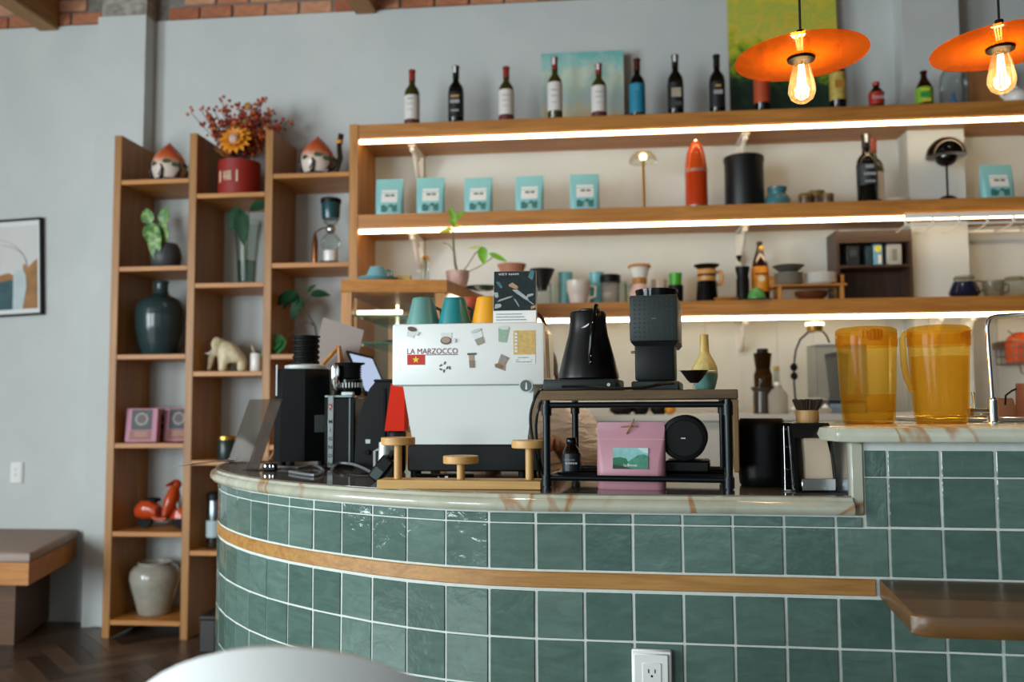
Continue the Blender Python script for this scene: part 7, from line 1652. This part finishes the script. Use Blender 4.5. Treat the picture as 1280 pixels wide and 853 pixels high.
# ================================================================ white bar stool in the foreground
def stool():
    Y = .9; px = 350; zt_ = zat(px, 800, Y); X = xat(px, Y, zt_); o = thing('bar_stool', (X, Y, 0), 'white moulded bar stool with a rounded back, close to the counter', 'stool', 6)
    sh = flat('white_moulded_shell', '#f2f5f2', .4)
    rg = []; n_ = 21
    # shell: back rising from a seat, rounded top; thickness by two skins
    def prof(u, off_):   # u across -1..1 -> outline height
        return zt_-.47*(1-math.sqrt(max(0, 1-(abs(u)**2.3))))*.55
    outer = []
    for j in range(9):
        v = j/8; row = []
        for i in range(n_):
            u = -1+2*i/(n_-1); a_ = u*1.15; rad = .235
            ztop = zt_-.225*(1-math.cos(a_*.98)); z = .72+(ztop-.72)*v
            x = rad*math.sin(a_)*(1-.03*v); y = -rad*math.cos(a_)+.235-.05*v+.02
            row.append((x, y, z))
        outer.append(row)
    b = MB(); vs = [p for r_ in outer for p in r_]; m_ = len(vs)
    inner = []
    for r_ in outer:
        for (x, y, z) in r_:
            d_ = Vector((x, y-.255, 0)); d_.normalize(); inner.append((x-d_.x*.016, y-d_.y*.016, z-.002))
    fs = []
    for j in range(8):
        for i in range(n_-1):
            q = (j*n_+i, j*n_+i+1, (j+1)*n_+i+1, (j+1)*n_+i); fs.append(q); fs.append(tuple(m_+t_ for t_ in reversed(q)))
    for i in range(n_-1): fs.append((8*n_+i, 8*n_+i+1, m_+8*n_+i+1, m_+8*n_+i)); fs.append((i, m_+i, m_+i+1, i+1))
    for j in range(8): fs.append((j*n_, (j+1)*n_, m_+(j+1)*n_, m_+j*n_)); fs.append((j*n_+n_-1, m_+j*n_+n_-1, m_+(j+1)*n_+n_-1, (j+1)*n_+n_-1))
    b.add(vs+inner, fs); me = b.mesh('backrest', sh, 50); q = link('backrest', me, o)
    MB().lathe([(.08, .695), (.2, .70), (.232, .715), (.235, .73), (.215, .74), (.1, .728), (.0005, .725)], 36, T(0, .24, 0)).build('seat', sh, o)
    lg = flat('stool_leg', '#b98d5c', .5)
    for sx_ in (-1, 1):
        for sy in (-1, 1): MB().tube([(sx_*.1, .24+sy*.1, .697), (sx_*.2, .24+sy*.2, 0)], [.016, .011], 10).build('leg', pineZ, o)
    MB().tube([(-.168, .24-.168, .22), (.168, .24-.168, .22), (.168, .24+.168, .22), (-.168, .24+.168, .22)], .008, 8, closed=True).build('foot_ring', steel, o)
stool()
# ================================================================ barista behind the machine
def barista():
    Y = 3.2; px = 668; X = xat(px, Y, H); o = thing('person', (X, Y, 0), 'person in a cream short-sleeved shirt bent over behind the espresso machine', 'person')
    def skin(verts, edges, name, mat, root, lv=2, smooth=True):
        me = bpy.data.meshes.new('s'); bm = bmesh.new(); sk = bm.verts.layers.skin.verify(); V = []
        for (x, y, z, r1, r2) in verts: v = bm.verts.new((x, y, z)); v[sk].radius = (r1, r2); V.append(v)
        for a, c in edges: bm.edges.new((V[a], V[c]))
        V[root][sk].use_root = True; bm.to_mesh(me); bm.free(); ob = bpy.data.objects.new('s', me); COL.objects.link(ob)
        ob.modifiers.new('s', 'SKIN').use_smooth_shade = True; m2 = ob.modifiers.new('u', 'SUBSURF'); m2.levels = lv; m2.render_levels = lv
        bpy.context.view_layer.update(); me2 = bpy.data.meshes.new_from_object(ob.evaluated_get(bpy.context.evaluated_depsgraph_get())); bpy.data.objects.remove(ob)
        me2.materials.clear(); me2.materials.append(mat); me2.polygons.foreach_set('use_smooth', [True]*len(me2.polygons)); return me2
    sk_ = flat('brown_skin', '#8a5a3a', .5); zs = 1.235
    vs = [(0, .05, .82, .13, .11), (0, .03, .98, .125, .1), (0, .0, 1.12, .14, .1), (0, -.03, zs-.03, .1, .08), (0, -.06, zs+.05, .05, .05), (0, -.085, zs+.1, .06, .065), (0, -.10, zs+.165, .075, .088), (0, -.10, zs+.225, .06, .07)]
    es = [(0, 1), (1, 2), (2, 3), (3, 4), (4, 5), (5, 6), (6, 7)]
    hands = []
    for s in (-1, 1):
        b0 = len(vs); vs += [(s*.15, -.03, zs-.03, .052, .052), (s*.2, -.05, 1.13, .044, .044), (s*.205, -.09, .995, .038, .038), (s*.15, -.22, 1.08, .033, .033), (s*.1, -.31, 1.155, .025, .022), (s*.085, -.355, 1.17, .034, .016), (s*.075, -.395, 1.175, .034, .014)]
        es += [(3, b0), (b0, b0+1), (b0+1, b0+2), (b0+2, b0+3), (b0+3, b0+4), (b0+4, b0+5), (b0+5, b0+6)]
        for f, (dx, L) in enumerate(((-.026, .06), (-.009, .07), (.009, .066), (.026, .052))):
            c = len(vs); vs += [(s*.075+dx, -.41, 1.177, .009, .009), (s*.075+dx*1.1, -.41-L*.5, 1.175, .0085, .0085), (s*.075+dx*1.1, -.41-L*.8, 1.16, .0075, .0075), (s*.075+dx*1.1, -.41-L*.85, 1.142, .006, .006)]; es += [(b0+6, c), (c, c+1), (c+1, c+2), (c+2, c+3)]
        c = len(vs); vs += [(s*.085-s*.035, -.365, 1.165, .011, .011), (s*.085-s*.055, -.39, 1.158, .009, .009), (s*.085-s*.058, -.415, 1.15, .007, .007)]; es += [(b0+5, c), (c, c+1), (c+1, c+2)]
        b1 = len(vs); vs += [(s*.09, .05, .76, .085, .085), (s*.1, .03, .45, .058, .058), (s*.1, .05, .1, .04, .04), (s*.1, -.0, .045, .042, .042), (s*.105, -.13, .032, .04, .028)]
        es += [(0, b1), (b1, b1+1), (b1+1, b1+2), (b1+2, b1+3), (b1+3, b1+4)]
    body = skin(vs, es, 'body', sk_, 0)
    zmin = min(v.co.z for v in body.vertices)
    for v in body.vertices: v.co.z -= zmin
    link('body', body, o)
    # shirt with short sleeves and soft folds
    t = NT('cream_shirt_cloth'); v = t.coord((1, 1, 1)); t.base(t.ramp(t.noise(v, 8, 3), [(.3, '#efe3d2'), (.7, '#fbf1e2')]), .85); t.bump(t.noise(t.coord((9, 9, 22), rot=(.4, .5, 0)), 1.2, 3, .5, 1.5), .9, .03)
    z0 = -zmin
    sv = [(0, .05, .8+z0, .16, .14), (0, .03, .98+z0, .16, .135), (0, .0, 1.12+z0, .175, .135), (0, -.03, zs-.02+z0, .13, .105), (0, -.05, zs+.035+z0, .07, .065)]; se = [(0, 1), (1, 2), (2, 3), (3, 4)]
    for s in (-1, 1):
        c = len(sv); sv += [(s*.15, -.03, zs-.03+z0, .088, .085), (s*.2, -.045, 1.14+z0, .082, .08), (s*.215, -.06, 1.055+z0, .085, .08)]; se += [(3, c), (c, c+1), (c+1, c+2)]
    link('shirt', skin(sv, se, 'shirt', t.m, 0), o)
    tr = [(0, .05, .84+z0, .155, .13)]; te = []
    for s in (-1, 1): c = len(tr); tr += [(s*.095, .05, .74+z0, .105, .105), (s*.1, .03, .45+z0, .08, .08), (s*.1, .05, .1+z0, .065, .065)]; te += [(0, c), (c, c+1), (c+1, c+2)]
    link('trousers', skin(tr, te, 'trousers', flat('dark_trousers', '#22242a', .8), 0), o)
    hd = Vector((0, -.10, zs+.175+z0))
    rg = []
    for i in range(7):
        a_ = R(-10+100*i/6); rg.append([(math.cos(q)*.092*math.cos(a_), math.sin(q)*.108*math.cos(a_)+.012, math.sin(a_)*.115) for q in [2*math.pi*j/20 for j in range(20)]])
    MB().loft(rg, T(*hd)).build('hair', flat('black_hair', '#15110f', .5, bump=.4, bs=80), o, 80)
    for s in (-1, 1):
        MB().ball(.013, T(s*.032, hd.y-.083, hd.z-.012), sy=.6).build('eye', ceram, o); MB().ball(.0065, T(s*.032, hd.y-.0905, hd.z-.012), sy=.4).build('iris', bark, o); MB().ball(.022, T(s*.086, hd.y+.015, hd.z-.02), sx=.35, sy=.7).build('ear', sk_, o)
    MB().lathe([(.004, .02), (.009, -.01), (.015, -.022), (.008, -.03)], 12, T(0, hd.y-.092, hd.z-.025)).build('nose', sk_, o); MB().ball(.02, T(0, hd.y-.08, hd.z-.072), sy=.4, sz=.3).build('mouth', flat('lips', '#7a4136', .5), o)
barista()
# ================================================================ small marks belong to the piece they sit on
MAP = {'label_mark': ('label', 'paper_label'), 'label_print': ('label',), 'lettering_underline': ('lettering',), 'flag_star': ('flag_sticker',), 'dot': ('head',), 'logo': ('head', 'body'),
       'filament': ('bulb',), 'filament_stem': ('bulb',), 'lid_rib': ('lid',), 'rivet': ('handle',), 'base_button': ('base',), 'badge': ('name_strip',), 'pane': ('window_frame',),
       'photo_print': ('calendar_card',), 'print': ('mount', 'box_body'), 'scale_mark': ('adjust_ring',), 'packet_print': ('packet_body',), 'slot': ('insert',), 'adapter_label': ('adapter_body',),
       'cord_switch': ('cord',), 'bloom_centre': ('stems',), 'handle_ring': ('branch_handle',), 'iris': ('eye',), 'lid_mark': ('canister_lid',), 'crank_knob': ('crank',), 'switch': ('motor_base',)}
for ob in list(bpy.data.objects):
    p = ob.parent; nm = ob.name.split('.')[0]
    if p is None or p.parent is not None or nm not in MAP or ob.type != 'MESH': continue
    for want in MAP[nm]:
        c = [s for s in p.children if s.name.split('.')[0] == want and s is not ob and s.location.length < 1e-6]
        if c: ob.parent = c[0]; break
    else:
        if nm == 'lettering': pass
